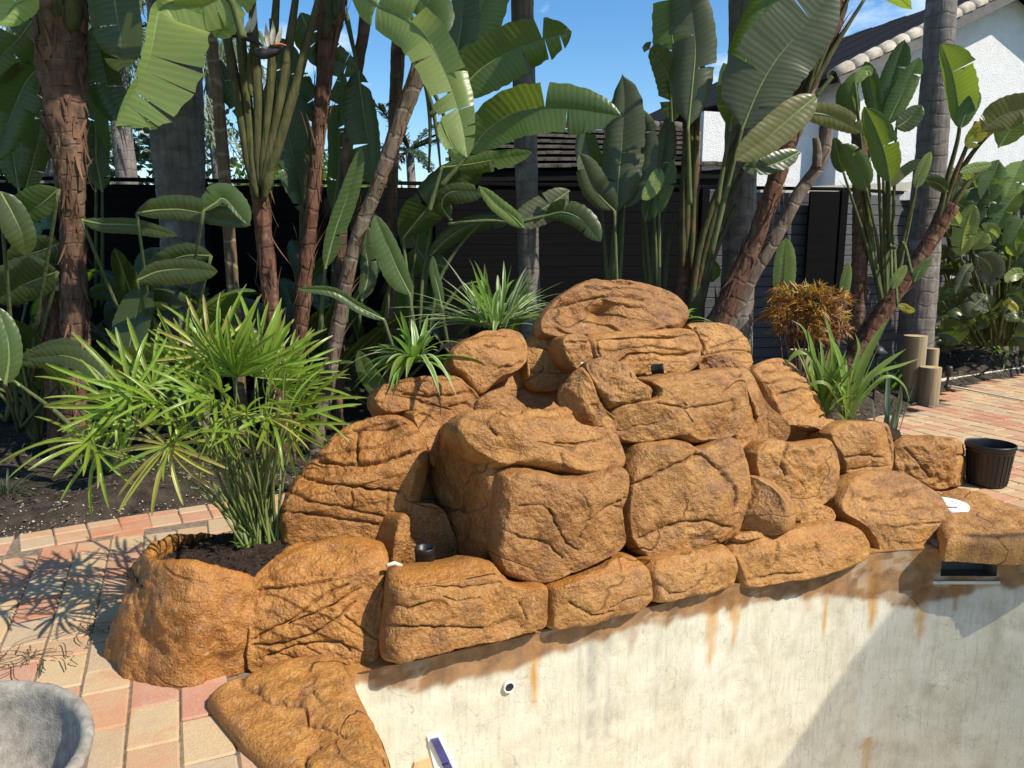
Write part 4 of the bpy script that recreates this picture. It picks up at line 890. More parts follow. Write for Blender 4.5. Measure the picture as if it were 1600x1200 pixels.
# --- flat slabs of the coping
def slab(outline_px, z, thick, name='coping_slab', cracks=(), label=None, rough=1.0, N=260, Mr=70, pole=None, side_lean=0.0):
    _rk[0] += 1; seed = _rk[0]
    O = resample(chaikin(outline_px, 1), N); G0 = ground(O[:, 0], O[:, 1], z)
    c = G0.mean(0) if pole is None else ground(*pole, z)
    r = 1 - np.linspace(0, 1, Mr) ** 1.4; r[-1] = .005
    T = c + r[:, None, None] * (G0 - c)
    dist = np.linalg.norm(G0 - c, axis=1)[None, :] * (1 - r)[:, None]
    T[..., 2] += -0.03 * np.exp(-dist / 0.022) + rough * np.clip(dist / 0.05, 0, 1) * (0.020 * fbm(T * 5 + seed, 3, seed) + 0.008 * fbm(T * 20, 3, seed + 1) + 0.003 * fbm(T * 65, 2, seed + 2))
    PXY = project(T); crk = np.zeros((Mr, N))
    wob = np.stack([vnoise(np.stack([PXY[..., 0] / 9, PXY[..., 1] / 9, np.zeros((Mr, N))], -1), 1), vnoise(np.stack([PXY[..., 0] / 9, PXY[..., 1] / 9, np.ones((Mr, N))], -1), 2)], -1) * 3
    for ck in cracks:
        d = seg_dist(PXY + wob, ck); ln = np.exp(-(d / 2.2) ** 2); T[..., 2] -= 0.012 * ln + 0.006 * np.exp(-(d / 8) ** 2); crk = np.maximum(crk, ln)
    side = np.stack([G0 * (1, 1, 0) + (0, 0, 1) * (G0[:, 2:3] - 0.03 - thick * k) + np.array([0, 0, 0]) for k in (1.0, 0.75, 0.5, 0.25)])
    nout = (G0 - c) * (1, 1, 0); nout /= np.linalg.norm(nout, axis=1)[:, None]
    for k in range(4): side[k] += nout * (0.010 * fbm(side[k] * 14, 3, seed + 5)[:, None] + 0.006)
    V = np.concatenate([side, T]); Fq = grid_faces(Mr + 4, N, True)
    nz = np.cross(V[5, 1] - V[5, 0], V[6, 0] - V[5, 0])[2]
    if nz < 0: Fq = Fq[:, ::-1]
    o = mesh_obj(name, V.reshape(-1, 3), Fq, M['rock'], fall, True, attrs={'crack': np.concatenate([np.zeros((4, N)), crk]).ravel(), 'wash': np.zeros((Mr + 4) * N), 'tint': np.tile([.7 if outline_px[0][0] < 900 else .2, .1 if outline_px[0][0] < 900 else .5, 0, 1], ((Mr + 4) * N, 1))})
    if label: o['label'] = label
    return o
slab([(320,1080),(345,1058),(385,1045),(440,1022),(500,1012),(530,1018),(546,1040),(560,1075),(580,1115),(598,1155),(610,1210),(620,1290),(560,1310),(470,1250),(430,1195),(420,1182),(380,1150),(345,1110)], 0.055, 0.075,
     cracks=[[(380,1050),(378,1070),(405,1078),(412,1092),(450,1098),(475,1102),(482,1130),(510,1136),(540,1147)],[(600,1190),(580,1160)],[(480,1195),(478,1178),(500,1165)],[(470,1082),(490,1080),(500,1092)]], label='flat rock coping slab running along the left pool edge', pole=(480,1140))
slab([(1466,815),(1458,790),(1462,768),(1500,757),(1540,770),(1620,798),(1700,800),(1700,850),(1620,842),(1560,842),(1500,838),(1476,838)], 0.10, 0.10, label='flat rock slab over the skimmer with a white lid', pole=(1570,812))
# ------------------------------------------------------------------ foliage builders
PROFILE = (np.array([0, .04, .12, .25, .45, .65, .8, .9, .96, 1.0]), np.array([.10, .42, .76, .95, 1.0, .93, .76, .53, .30, .03]))
def blade_leaf(plant, mid, wl, wr, N, mat, tears=(3, 3), fold=(0.25, 0.25), curl=0.25, seed=0, name='leaf', nu=34, nv=6, rib=0.011, sweep=0.10, prof=PROFILE, tear_amt=0.22):
    rg = np.random.default_rng(seed + 991); C = spline(mid, nu * 2); n = len(C)
    L = np.concatenate([[0], np.cumsum(np.linalg.norm(np.diff(C, axis=0), axis=1))]); LT = L[-1]; u = L / LT
    T = np.gradient(C, axis=0); T /= np.linalg.norm(T, axis=1)[:, None] + 1e-12
    N = np.broadcast_to(np.asarray(N, float), C.shape); S_ = np.cross(T, N); S_ /= np.linalg.norm(S_, axis=1)[:, None] + 1e-9
    Nn = np.cross(S_, T)
    parts, uvs, mi = [], [], []
    for sgn, W, f0, nt in ((-1, wl, fold[0], tears[0]), (1, wr, fold[1], tears[1])):
        if W <= 0: continue
        cuts = np.sort(rg.uniform(0.10, 0.93, nt)) if nt else np.array([])
        cuts = np.concatenate([[0], cuts, [1]]); v = np.linspace(0, 1, nv)
        for k in range(len(cuts) - 1):
            c0, c1 = cuts[k], cuts[k + 1]
            if c1 - c0 < 0.012: continue
            m = max(4, int((c1 - c0) * nu) + 2); us = np.linspace(c0, c1, m)
            gap = rg.uniform(0.0, 0.15) * (nt > 0); dl = rg.normal(0, tear_amt) * (nt > 0); sh = rg.normal(0, 0.03) * (nt > 0); ce = (c0 + c1) / 2 + sh * .3
            U, Vv = np.meshgrid(us, v, indexing='ij')
            Ue = ce + (U - ce) * (1 - gap * Vv) + sh * Vv * .4
            Ue = np.clip(Ue, 0, 1)
            def I(arr): return np.stack([np.interp(Ue, u, arr[:, q]) for q in range(3)], -1)
            w = W * np.interp(U, *prof) * (1 + 0.025 * np.sin(U * 60 + seed)) * (1 - 0.06 * (nt > 0) * rg.uniform(0, 1))
            ang = f0 + dl * Vv + curl * Vv ** 1.5 * np.sign(-1 if curl < 0 else 1) * -1
            wob = 0.02 * np.sin(U * 17 + seed) * Vv
            P = I(C) + w[..., None] * Vv[..., None] * (np.cos(ang)[..., None] * I(S_) * sgn + np.sin(ang + wob)[..., None] * I(Nn)) + (sweep * w * Vv)[..., None] * I(T)
            Fq = grid_faces(m, nv)
            if sgn > 0: Fq = Fq[:, ::-1]
            parts.append((P.reshape(-1, 3), Fq)); uvs.append(np.stack([(U * LT).ravel(), (Vv * sgn).ravel()], -1)); mi += [0] * len(Fq)
    V, Fq, uv = tube_vf(C[::3] - Nn[::3] * rib * .4, rib * (1 - 0.85 * u[::3]), 6, cap=False)
    parts.append((V, Fq)); uvs.append(np.stack([uv[:, 1], uv[:, 0] * 0], -1)); mi += [1] * len(Fq)
    V, Fq = merge(parts)
    return mesh_obj(name, V, Fq, [M[mat], M['midrib']], plant, True, mat_idx=mi, uv=np.concatenate(uvs))
_ls = [0]
def leaf_px(plant, pts, wl, wr, Y0, Y1=None, mat='leaf_mid', fold=(0.2, 0.2), tears=(3, 3), stalk=None, smat='stalk', sw=9, curl=0.25, rib=0.011, tear_amt=0.22):
    """Leaf whose midrib runs through the given pixels at depths Y0 -> Y1; widths in pixels left / right of the midrib."""
    _ls[0] += 1
    Y1 = Y0 if Y1 is None else Y1; k = len(pts)
    mid = np.array([at(x, y, Y0 + (Y1 - Y0) * i / (k - 1)) for i, (x, y) in enumerate(pts)])
    d = float(depth_of(mid.mean(0))); view = mid.mean(0) - np.array([0, 0, CAMH]); view /= np.linalg.norm(view)
    a, b = fold; ws = d / F
    o = blade_leaf(plant, mid, wl * ws / max(.35, math.cos(a)), wr * ws / max(.35, math.cos(b)), -view, mat, tears, fold, curl, _ls[0], rib=rib, tear_amt=tear_amt)
    if stalk:
        ks = len(stalk); SP = [at(x, y, Ys if Ys is not None else Y0) for (x, y, *r) in stalk for Ys in [r[0] if r else None]]
        C = spline(np.array(SP + [mid[0]]), 18); V, Fq, uv = tube_vf(C, np.linspace(sw * ws / 2, rib, 18), 8)
        mesh_obj('stalk', V, Fq, M[smat], o, True, uv=uv)
    return o
def free_leaf(plant, base, dirv, L, W, droop, mat, stalk_from=None, seed=0, N=None, tears=(4, 4), fold=(.3, .3), smat='stalk'):
    """Leaf in space: a stalk from its sheath, then a blade bending over."""
    base = np.asarray(base, float); d = np.asarray(dirv, float); d /= np.linalg.norm(d)
    s = np.linspace(0, 1, 7); mid = base + d * (s * L)[:, None] + np.array([0, 0, -1]) * (droop * L * s ** 2)[:, None] + d * (1, 1, 0) * (droop * .3 * L * s ** 2)[:, None]
    if N is None:
        N = np.array([0, 0, 1.0]) - d * d[2]
        if np.linalg.norm(N) < .4: N = np.array([-d[0], -d[1], 0.3])
    o = blade_leaf(plant, mid, W, W, N / np.linalg.norm(N), mat, tears, fold, 0.3, seed, nu=22, nv=5)
    if stalk_from is not None:
        a = np.asarray(stalk_from, float); C = spline(np.array([a, (a + base) / 2 + np.array([0, 0, .06]), base]), 12)
        V, Fq, uv = tube_vf(C, np.linspace(.022, .011, 12), 7); mesh_obj('stalk', V, Fq, M[smat], o, True, uv=uv)
    return o
def trunk_px(plant, pts, Y, mat, Y1=None, k=36, ringf=0.0, ringa=0.03, lump=0.05, flaps=0, flap_len=.16, seed=0, name='trunk', seg=0.02, to_ground=True):
    """Tapered trunk through (px, py, width px) from the top down, carried on to the soil."""
    Y1 = Y if Y1 is None else Y1; n = len(pts)
    P, R = [], []
    for i, (x, y, w) in enumerate(pts):
        Yi = Y + (Y1 - Y) * i / (n - 1); q = at(x, y, Yi); P.append(q); R.append(w / 2 * float(depth_of(q)) / F)
    if to_ground:
        last = P[-1]; dirv = P[-1] - P[-2]; dirv = dirv / max(1e-6, -dirv[2]) if dirv[2] < -0.05 else np.array([0, 0, -1.0])
        zt = bed_z(last[0], last[1]) - 0.05
        if last[2] > zt + 0.05: P.append(last + dirv * (last[2] - zt)); R.append(R[-1] * 1.12)
    P = np.array(P); R = np.array(R); LEN = np.linalg.norm(np.diff(P, axis=0), axis=1).sum(); m = int(np.clip(LEN / seg, 30, 260))
    C = spline(np.c_[P, R], m); R = C[:, 3]; C = C[:, :3]
    def rad(th, L):
        r = 1 + lump * vnoise(np.stack(np.broadcast_arrays(np.cos(th) * 2, np.sin(th) * 2, L * 7 + seed), -1), seed)
        r = r + lump * .5 * vnoise(np.stack(np.broadcast_arrays(np.cos(th) * 14, np.sin(th) * 14, L * 9 + seed), -1), seed + 6)
        r = r + lump * .6 * vnoise(np.stack(np.broadcast_arrays(np.cos(th) * 6, np.sin(th) * 6, L * 22 + seed), -1), seed + 1)
        if ringf:
            ph = L * ringf + 0.25 * vnoise(np.stack(np.broadcast_arrays(np.cos(th), np.sin(th), L * 3), -1), seed + 2); fr = ph - np.floor(ph)
            r = r - ringa * .5 * np.cos(fr * 6.283) ** 3
        return r
    V, Fq, uv = tube_vf(C, R, k, rad)
    o = mesh_obj(name, V, Fq, M[mat], plant, True, uv=uv)
    if flaps:
        rg = np.random.default_rng(seed + 50); T, A, B = frames(C); parts = []
        for q in range(flaps):
            i = rg.integers(2, m - 2); t = rg.uniform(0, 6.28); L = flap_len * rg.uniform(.3, 1.5); w = R[i] * rg.uniform(.04, .22); sN = 7
            out = math.cos(t) * A[i] + math.sin(t) * B[i]; side = np.cross(T[i], out); upd = -T[i] if T[i][2] < 0 else T[i]; upd = upd * (1 if rg.random() < .75 else -1)
            s = np.linspace(0, 1, sN); lift = rg.uniform(0.0, .35) * s ** 2 * L
            cen = C[i] + out * (R[i] * 1.03) + upd * (s * L)[:, None] + out * lift[:, None] + side * (rg.normal(0, .25) * s * L)[:, None]
            ww = w * (1 - s ** 1.5) + .001
            parts.append((np.concatenate([cen - side * ww[:, None], cen + out * (ww * .25)[:, None], cen + side * ww[:, None]]), np.concatenate([grid_faces(3, sN)])))
        Vf, Ff = merge(parts); f = mesh_obj('husk_fibres', Vf, Ff, M['fibre'], plant, True); f['kind'] = 'stuff'
    return o
def base_of(pts, Y):
    q = at(pts[-1][0], pts[-1][1], Y); return (float(q[0]), float(q[1]), bed_z(q[0], q[1]))
def stalks(plant, lst, Y, mat='stalk_brown', name='leaf_stalk', w=16):
    for pl in lst:
        pts = [(p[0], p[1]) for p in pl]; C = spline(np.array([at(x, y, Y + 0.02 * i) for i, (x, y) in enumerate(pts)]), 24)
        d = float(depth_of(C[0])); V, Fq, uv = tube_vf(C, w * np.interp(np.linspace(0, 1, 24), [0, .12, .4, 1], [.35, .85, .9, .5]) / 2 * d / F, 9, lambda th, L: 1 - .22 * np.cos(th * 2) + .05 * np.sin(L * 9))
        mesh_obj(name, V, Fq, M[mat], plant, True, uv=uv)
def crown(plant, top, n, L, W, mats, seed, az=None, el=(0.5, 1.3), stalk=0.7, droop=(.15, .6), smat='stalk_brown'):
    """Leaves of a crown, most of it above the picture: a fan of long stalked leaves round the top of the trunk."""
    rg = np.random.default_rng(seed); top = np.asarray(top, float)
    for i in range(n):
        a = (az + (math.pi if i % 2 else 0) + rg.normal(0, .35)) if az is not None else rg.uniform(0, 6.28)
        e = rg.uniform(*el); d = np.array([math.cos(a) * math.cos(e), math.sin(a) * math.cos(e), math.sin(e)])
        b = top + d * stalk * rg.uniform(.7, 1.3)
        free_leaf(plant, b, d, L * rg.uniform(.8, 1.2), W * rg.uniform(.8, 1.2), rg.uniform(*droop), mats[rg.integers(len(mats))], top, seed * 31 + i, tears=(rg.integers(2, 7), rg.integers(2, 7)), smat=smat)
def strip_vf(C, W, N, vee=0.25, m=None):
    """Folded narrow blade: three points across."""
    C = np.asarray(C, float); T = np.gradient(C, axis=0); T /= np.linalg.norm(T, axis=1)[:, None] + 1e-12
    N = np.broadcast_to(np.asarray(N, float), C.shape); Sd = np.cross(T, N); Sd /= np.linalg.norm(Sd, axis=1)[:, None] + 1e-9; Nn = np.cross(Sd, T)
    W = np.asarray(W)[:, None]
    V = np.concatenate([C - Sd * W + Nn * W * vee, C - Sd * W * .5 + Nn * W * vee * .4, C, C + Sd * W * .5 + Nn * W * vee * .4, C + Sd * W + Nn * W * vee]); n = len(C)
    uv = np.concatenate([np.stack([np.linspace(0, 1, n), np.full(n, q)], -1) for q in (-1, -.5, 0, .5, 1)])
    return V, grid_faces(5, n), uv
def arch_blades(plant, base, n, L, W, mats, seed, el=(.5, 1.4), droop=(.3, .9), spread=.04, az=(0, 6.283), name='leaf', vee=.3, nseg=14, wprof=None):
    rg = np.random.default_rng(seed); base = np.asarray(base, float)
    for i in range(n):
        a = rg.uniform(*az); e = rg.uniform(*el); l = L * rg.uniform(.6, 1.2); w = W * rg.uniform(.7, 1.25)
        d = np.array([math.cos(a) * math.cos(e), math.sin(a) * math.cos(e), math.sin(e)]); h = np.array([math.cos(a), math.sin(a), 0])
        s = np.linspace(0, 1, nseg); dr = rg.uniform(*droop)
        C = base + h * rg.uniform(0, spread) + d * (s * l)[:, None] - np.array([0, 0, 1]) * (dr * l * s ** 2.2)[:, None] + h * (.25 * dr * l * s ** 2)[:, None]
        C = C + np.cross(h, [0, 0, 1]) * (rg.normal(0, .10) * l * s ** 2)[:, None]
        wp = w * (np.interp(s, [0, .15, .45, .75, 1], [.55, .9, 1, .75, .02]) if wprof is None else np.interp(s, *wprof))
        Nv = np.array([0, 0, 1]) * 1.0 - h * .15
        V, Fq, uv = strip_vf(C, wp, Nv, vee); mesh_obj(name, V, Fq, M[mats[rg.integers(len(mats))]], plant, True, uv=uv)
# ------------------------------------------------------------------ boundary fence
fence = thing('boundary_fence', 'tall grey fence of narrow horizontal boards behind the tropical trees, coloured dark for shade except at the right', 'fence', (-7.5, 7.0, 0))
FH = 2.1; FPTS = [(-7.5, 7.05, 'fence_shaded'), (-5.25, 7.43, 'fence_shaded'), (-3.0, 7.81, 'fence_shaded'), (-0.75, 8.18, 'fence_shaded'), (2.08, 8.66, 'fence'), (3.7, 8.95, 'fence'), (5.7, 10.15, 'fence'), (7.7, 11.3, 'fence'), (9.7, 12.4, 'fence')]
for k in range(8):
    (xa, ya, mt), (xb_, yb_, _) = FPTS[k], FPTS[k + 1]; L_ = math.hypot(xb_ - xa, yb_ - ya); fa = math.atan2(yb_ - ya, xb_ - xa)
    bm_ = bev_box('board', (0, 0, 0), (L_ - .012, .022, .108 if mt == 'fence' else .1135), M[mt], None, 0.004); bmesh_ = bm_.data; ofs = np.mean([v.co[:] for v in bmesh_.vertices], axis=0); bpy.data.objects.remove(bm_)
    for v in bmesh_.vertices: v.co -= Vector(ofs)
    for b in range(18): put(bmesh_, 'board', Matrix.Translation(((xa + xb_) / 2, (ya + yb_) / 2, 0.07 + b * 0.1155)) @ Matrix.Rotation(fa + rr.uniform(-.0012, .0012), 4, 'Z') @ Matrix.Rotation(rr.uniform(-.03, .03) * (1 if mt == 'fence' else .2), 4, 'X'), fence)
    V, Fq = box_vf(((xa + xb_) / 2 - math.sin(fa) * -.03, (ya + yb_) / 2 + math.cos(fa) * .03, FH / 2), (L_, .012, FH - .05), rotz(fa)); mesh_obj('backing', V, Fq, M['fence_shaded'], fence, False)
    bev_box('cap_rail', ((xa + xb_) / 2, (ya + yb_) / 2, FH + .035), (L_ + .02, .07, .035), M['fence_shaded'], fence, .005, rotz(fa))
for k in range(9): bev_box('post', (FPTS[k][0] - .0, FPTS[k][1] - .07, FH / 2), (.09, .09, FH + .02), M['fence_shaded'], fence, .006, rotz(.17))
g = at(1279, 400, 8.85); bev_box('dark_panel', (g[0], g[1] - .05, FH / 2), (.36, .03, FH), M['fence_shaded'], fence, .005, rotz(.175))  # dark upright strip in front of the boards, full fence height

# ------------------------------------------------------------------ white house with a tiled gable
def wp(px, py, Y): return at(px, py, Y)
HY = 12.0; PSI = math.radians(20); HO = at(1450, 200, HY)[:2]; HUX = np.array([math.cos(PSI), math.sin(PSI)]); HUY = np.array([-math.sin(PSI), math.cos(PSI)])
def in_wall(px, py):
    """Wall coordinates (along, up) where a sight line meets the gable wall."""
    d = rays(px, py); t = (HO @ HUY) / (d[:2] @ HUY); q = d * t
    return np.array([(q[:2] - HO) @ HUX, CAMH + q[2]])
def hw(V):
    V = np.asarray(V, float); return np.concatenate([HO + V[:, :1] * HUX + V[:, 1:2] * HUY, V[:, 2:3]], 1)
house = thing('gable_house', 'white stucco house with a tiled gable roof rising behind the fence at the right', 'house', (HO[0], HO[1], 0))
pl, pk = in_wall(1316, 122), in_wall(1582, -10)
slope = (pk[1] - pl[1]) / (pk[0] - pl[0]); xr = 2 * pk[0] - pl[0]
def prism(name, poly, y0, y1, mat, parent):
    n = len(poly); V = [(x, y0, z) for x, z in poly] + [(x, y1, z) for x, z in poly]
    return mesh_obj(name, hw(V), [list(range(n)), list(range(2 * n - 1, n - 1, -1))] + [[i, i + n, (i + 1) % n + n, (i + 1) % n] for i in range(n)], mat, parent, False)
prism('wall', [(pl[0], -.05), (xr, -.05), (xr, pl[1] - .02), (pk[0], pk[1] - .02), (pl[0], pl[1] - .02)], 0, 7, M['stucco'], house)
OV = 0.34
for sg in (-1, 1):
    xe = pk[0] + sg * (pk[0] - pl[0] + .35); ze = pk[1] - slope * (pk[0] - pl[0] + .35)
    cx_, cz_ = (xe + pk[0]) / 2, (ze + pk[1]) / 2; Ls = math.hypot(xe - pk[0], ze - pk[1]); an = math.atan2(ze - pk[1], xe - pk[0]) if sg > 0 else math.atan2(pk[1] - ze, pk[0] - xe)
    Ry = np.array([[math.cos(an), 0, -math.sin(an)], [0, 1, 0], [math.sin(an), 0, math.cos(an)]])
    up_ = Ry @ np.array([0, 0, 1.0])
    V, Fq = box_vf(np.array([cx_, 3.5 - OV / 2, cz_]) + up_ * .07, (Ls, 7 + OV, .10), Ry); mesh_obj('roof', hw(V), Fq, M['dark_trim'], house, False)
    V, Fq = box_vf(np.array([cx_, -OV - .016, cz_]) + up_ * .03, (Ls, .03, .16), Ry); mesh_obj('rake_board', hw(V), Fq, M['fascia'], house, False)
    nt = 15
    for k in range(nt):
        s = (k + .5) / nt; px_ = pk[0] + (xe - pk[0]) * s; pz_ = pk[1] + (ze - pk[1]) * s
        th3 = np.linspace(-.35, math.pi + .35, 12); ln = Ls / nt * 1.12; Vt = []
        for q, rad_ in ((-.5, .125), (.5, .105)):
            for r2 in (rad_, rad_ - .02):
                Vt += [(q * ln * sg, -math.cos(a) * r2, math.sin(a) * r2 * .8) for a in th3]
        Vt = np.array(Vt) @ Ry.T + np.array([px_, -OV + .06, pz_]) + up_ * .13; n = 12
        Fs = [[i, i + 1, 2 * n + i + 1, 2 * n + i] for i in range(n - 1)] + [[n + i, 3 * n + i, 3 * n + i + 1, n + i + 1] for i in range(n - 1)] + [[i, n + i, n + i + 1, i + 1] for i in range(n - 1)] + [[2 * n + i, 2 * n + i + 1, 3 * n + i + 1, 3 * n + i] for i in range(n - 1)]
        mesh_obj('tile', hw(Vt), Fs, M['tile_end'], house, True)
    parts = []
    for r_ in range(16):
        for c_ in range(18):
            s = (r_ + .5) / 16; q = np.array([pk[0] + (xe - pk[0]) * s, .2 + c_ * .38, pk[1] + (ze - pk[1]) * s]) + up_ * (.16 + .01 * (c_ % 2))
            parts.append(box_vf(q, (Ls / 16 * 1.05, .36, .05), Ry))
    V, Fq = merge(parts); mesh_obj('roof_tiles', hw(V), Fq, M['dark_trim'], house, False)['kind'] = 'stuff'
# ledge board of the shed-like extension above the fence
V, Fq = box_vf(at(1290, 297, 9.6) + np.array([.5, .4, 0]), (2.6, .9, .14), np.array([[1, 0, -.04], [0, 1, 0], [.04, 0, 1]])); mesh_obj('eave_board', V, Fq, M['cream'], house, False)
V, Fq = box_vf(at(1290, 309, 9.6) + np.array([.5, .3, 0]), (2.6, .8, .10), np.array([[1, 0, -.04], [0, 1, 0], [.04, 0, 1]])); mesh_obj('eave_board', V, Fq, M['stucco'], house, False)

# low wing / pool pavilion with a tiled roof, behind the centre
PY_ = 11.0
pav = thing('tiled_pavilion', 'low pavilion roof with rows of grey brown tiles and dark eaves behind the middle palms', 'building', (2.0, PY_ + 2, 0))
e0, e1_ = at(690, 268, PY_), at(1142, 262, PY_); r0, r1 = at(730, 190, PY_ + 2.6), at(1120, 205, PY_ + 2.6)
rows = 8
for k in range(rows):
    s0, s1 = k / rows, (k + 1) / rows; nn_ = 20
    for j in range(nn_):
        a, b = (j + .02) / nn_, (j + .98) / nn_
        def Q(s, u): return (e0 * (1 - u) + e1_ * u) * (1 - s) + (r0 * (1 - u) + r1 * u) * s
        lo = rr.uniform(0, .012); P = np.array([Q(s0, a) + (0, -.05, .075 + lo), Q(s0, b) + (0, -.05, .075 + lo), Q(s1, b) + (0, 0, .0), Q(s1, a) + (0, 0, .0)]); Pl = P - np.array([0, 0, .045])
        V = np.concatenate([P, Pl]); o = mesh_obj('tile', V, [[0, 1, 2, 3], [7, 6, 5, 4], [0, 4, 5, 1], [1, 5, 6, 2], [2, 6, 7, 3], [3, 7, 4, 0]], M['roof_tile'], pav, False)
P_ = np.array([e0, e1_, r1, r0]) - (0, 0, .06); mesh_obj('roof_deck', np.concatenate([P_, P_ - (0, 0, .08)]), [[0, 1, 2, 3], [7, 6, 5, 4], [0, 4, 5, 1], [1, 5, 6, 2], [2, 6, 7, 3], [3, 7, 4, 0]], M['dark_trim'], pav, False)
for j in range(22):
    u = (j + .5) / 22; q = r0 * (1 - u) + r1 * u; V, Fq, uv = tube_vf(np.array([q + (-.11, 0, .04), q + (0, 0, .05), q + (.11, 0, .03)]), [.09, .085, .075], 10); mesh_obj('ridge_tile', V, Fq, M['roof_tile'], pav, True)
V, Fq = box_vf((e0 + e1_) / 2 + (0, .12, -.11), (np.linalg.norm(e1_ - e0), .16, .2)); mesh_obj('fascia', V, Fq, M['dark_trim'], pav, False)
V, Fq = box_vf((e0 + e1_) / 2 + (0, .9, -.22), (np.linalg.norm(e1_ - e0) - .2, 1.4, .04)); mesh_obj('soffit', V, Fq, M['dark_trim'], pav, False)
V, Fq = box_vf((e0 + e1_) / 2 + (0, 1.4, -.34), (np.linalg.norm(e1_ - e0) - .5, .2, .26)); mesh_obj('beam', V, Fq, M['fascia'], pav, False)
V, Fq = box_vf(((e0 + e1_) / 2)[0:3] * (1, 1, 0) + (0, 1.6, 1.0), (np.linalg.norm(e1_ - e0) - .7, .15, 2.1)); mesh_obj('wall', V, Fq, M['dark_trim'], pav, False)
# white side wall of the house between the pavilion and the gable
ua, ub, zt_ = in_wall(1118, 300)[0], pl[0] + .05, in_wall(1240, 175)[1]
V, Fq = box_vf(((ua + ub) / 2, .45, zt_ / 2), (ub - ua, .2, zt_)); mesh_obj('side_wall', hw(V), Fq, M['stucco'], house, False)
# unseen patio inferred from its shadows; half clear roof sheet added to soften shade
pat = thing('patio_house', 'unseen pale house at the right of the pool, with a half clear roof sheet added for its shade', 'house', (7.0, 2.0, 0))
def patio_slab(x0, x1, y0, y1):
    V, Fq = box_vf(((x0 + x1) / 2, (y0 + y1) / 2, 3.05), (x1 - x0, y1 - y0, .22)); mesh_obj('roof', V, Fq, M['stucco'], pat, False)
tS = NT('half_shade_sheet'); trn = tS.node('ShaderNodeBsdfTransparent'); ms_ = tS.node('ShaderNodeMixShader', {'Fac': 0.55}); tS.t.links.new(trn.outputs[0], ms_.inputs[1]); tS.t.links.new(tS.pbr((.05, .05, .05), .9, .1), ms_.inputs[2]); M['half_shade'] = tS.done(ms_.outputs[0])  # half clear sheet, added so the pool wall shade comes out lighter
V = np.array([(4.68, -2.5, 3.05), (9.5, -2.5, 3.05), (9.5, 2.40, 3.05), (4.68, 2.40, 3.05)]); mesh_obj('half_shade_roof', V, [[0, 1, 2, 3]], M['half_shade'], pat, False)
for c_, s_ in (((7.1, 2.41, 3.05), (4.9, .02, .02)), ((7.1, -.05, 3.05), (.05, 4.85, .05))): V, Fq = box_vf(c_, s_); mesh_obj('half_shade_beam', V, Fq, M['dark_trim'], pat, False)
patio_slab(6.35, 9.5, 2.46, 4.35)
V, Fq = box_vf((9.3, 2.5, 1.45), (.2, 3.5, 2.95)); mesh_obj('wall', V, Fq, M['stucco'], pat, False)
for (x, y) in ((6.6, 1.8), (6.6, 1.0), (6.6, 4.1)): bev_box('column', (x, y, 1.47), (.28, .28, 2.94), M['stucco'], pat, .02)
# ------------------------------------------------------------------ bird-of-paradise trees and palms
BOP = 'giant bird of paradise trees along the fence'
def tree(name, label, pts, Y, mat, group=None, cat='tree', **kw):
    t = thing(name, label, cat, base_of(pts, kw.get('Y1', Y) or Y), group); trunk_px(t, pts, Y, mat, **kw); return t
# far left, thick fibrous trunk
t1 = tree('bird_of_paradise_tree', 'thick reddish brown fibrous trunk at the far left, wide ragged top tapering down', [(92,-60,78),(94,0,72),(97,60,70),(98,120,66),(103,180,58),(108,250,46),(113,330,36),(114,400,34),(116,470,38),(118,560,40)], 5.3, 'bark_brown', BOP, lump=.13, flaps=520, flap_len=.13, seed=1)
trunk_px(t1, [(82,455,26),(88,500,40),(92,545,46)], 5.45, 'bark_red', flaps=20, seed=2, name='side_trunk')
stalks(t1, [[(80,60),(72,0),(64,-80)],[(95,40),(92,-20),(90,-90)],[(112,50),(118,-10),(126,-90)]], 5.2, w=30)
crown(t1, at(95,-70,5.3), 9, 1.25, .27, ['leaf_mid','leaf_dark','leaf_bright'], 11, az=0.25, el=(.3,1.2), stalk=.6)
leaf_px(t1, [(60,-12),(34,2),(16,14),(4,42)], 26, 18, 4.9, 4.8, 'leaf_bright', tears=(1,1), fold=(.1,.3))
leaf_px(t1, [(170,-60),(182,20),(190,70),(186,112)], 36, 42, 5.2, 5.2, 'leaf_dark', tears=(2,3))
leaf_px(t1, [(60,20),(30,60),(0,90),(-30,140)], 34, 30, 5.5, 5.4, 'leaf_dark', tears=(3,2))
leaf_px(t1, [(150,40),(160,100),(172,150),(195,200)], 26, 30, 5.6, 5.6, 'leaf_dark', tears=(2,2))
leaf_px(t1, [(70,100),(40,130),(10,200),(-10,260)], 30, 34, 5.6, 5.4, 'leaf_dark', tears=(3,2))
# big grey palm
p2 = tree('royal_palm', 'stout pale grey palm trunk with a shadow band, left of the slender canes', [(268,-160,74),(270,-60,76),(273,60,78),(275,130,78),(277,200,80),(280,260,76),(283,310,70),(286,400,64),(290,520,66)], 6.3, 'bark_palm', 'palms', lump=.02, ringf=10, ringa=.012, seed=3, k=36)
# slender cane
c3 = tree('cane_palm', 'slender straight brown cane between the grey palm and the fanned trunk', [(322,-80,15),(330,60,18),(338,130,18),(345,200,18),(352,290,19),(359,380,18),(366,480,19)], 5.8, 'bark_cane', ringf=7, ringa=.05, seed=4)
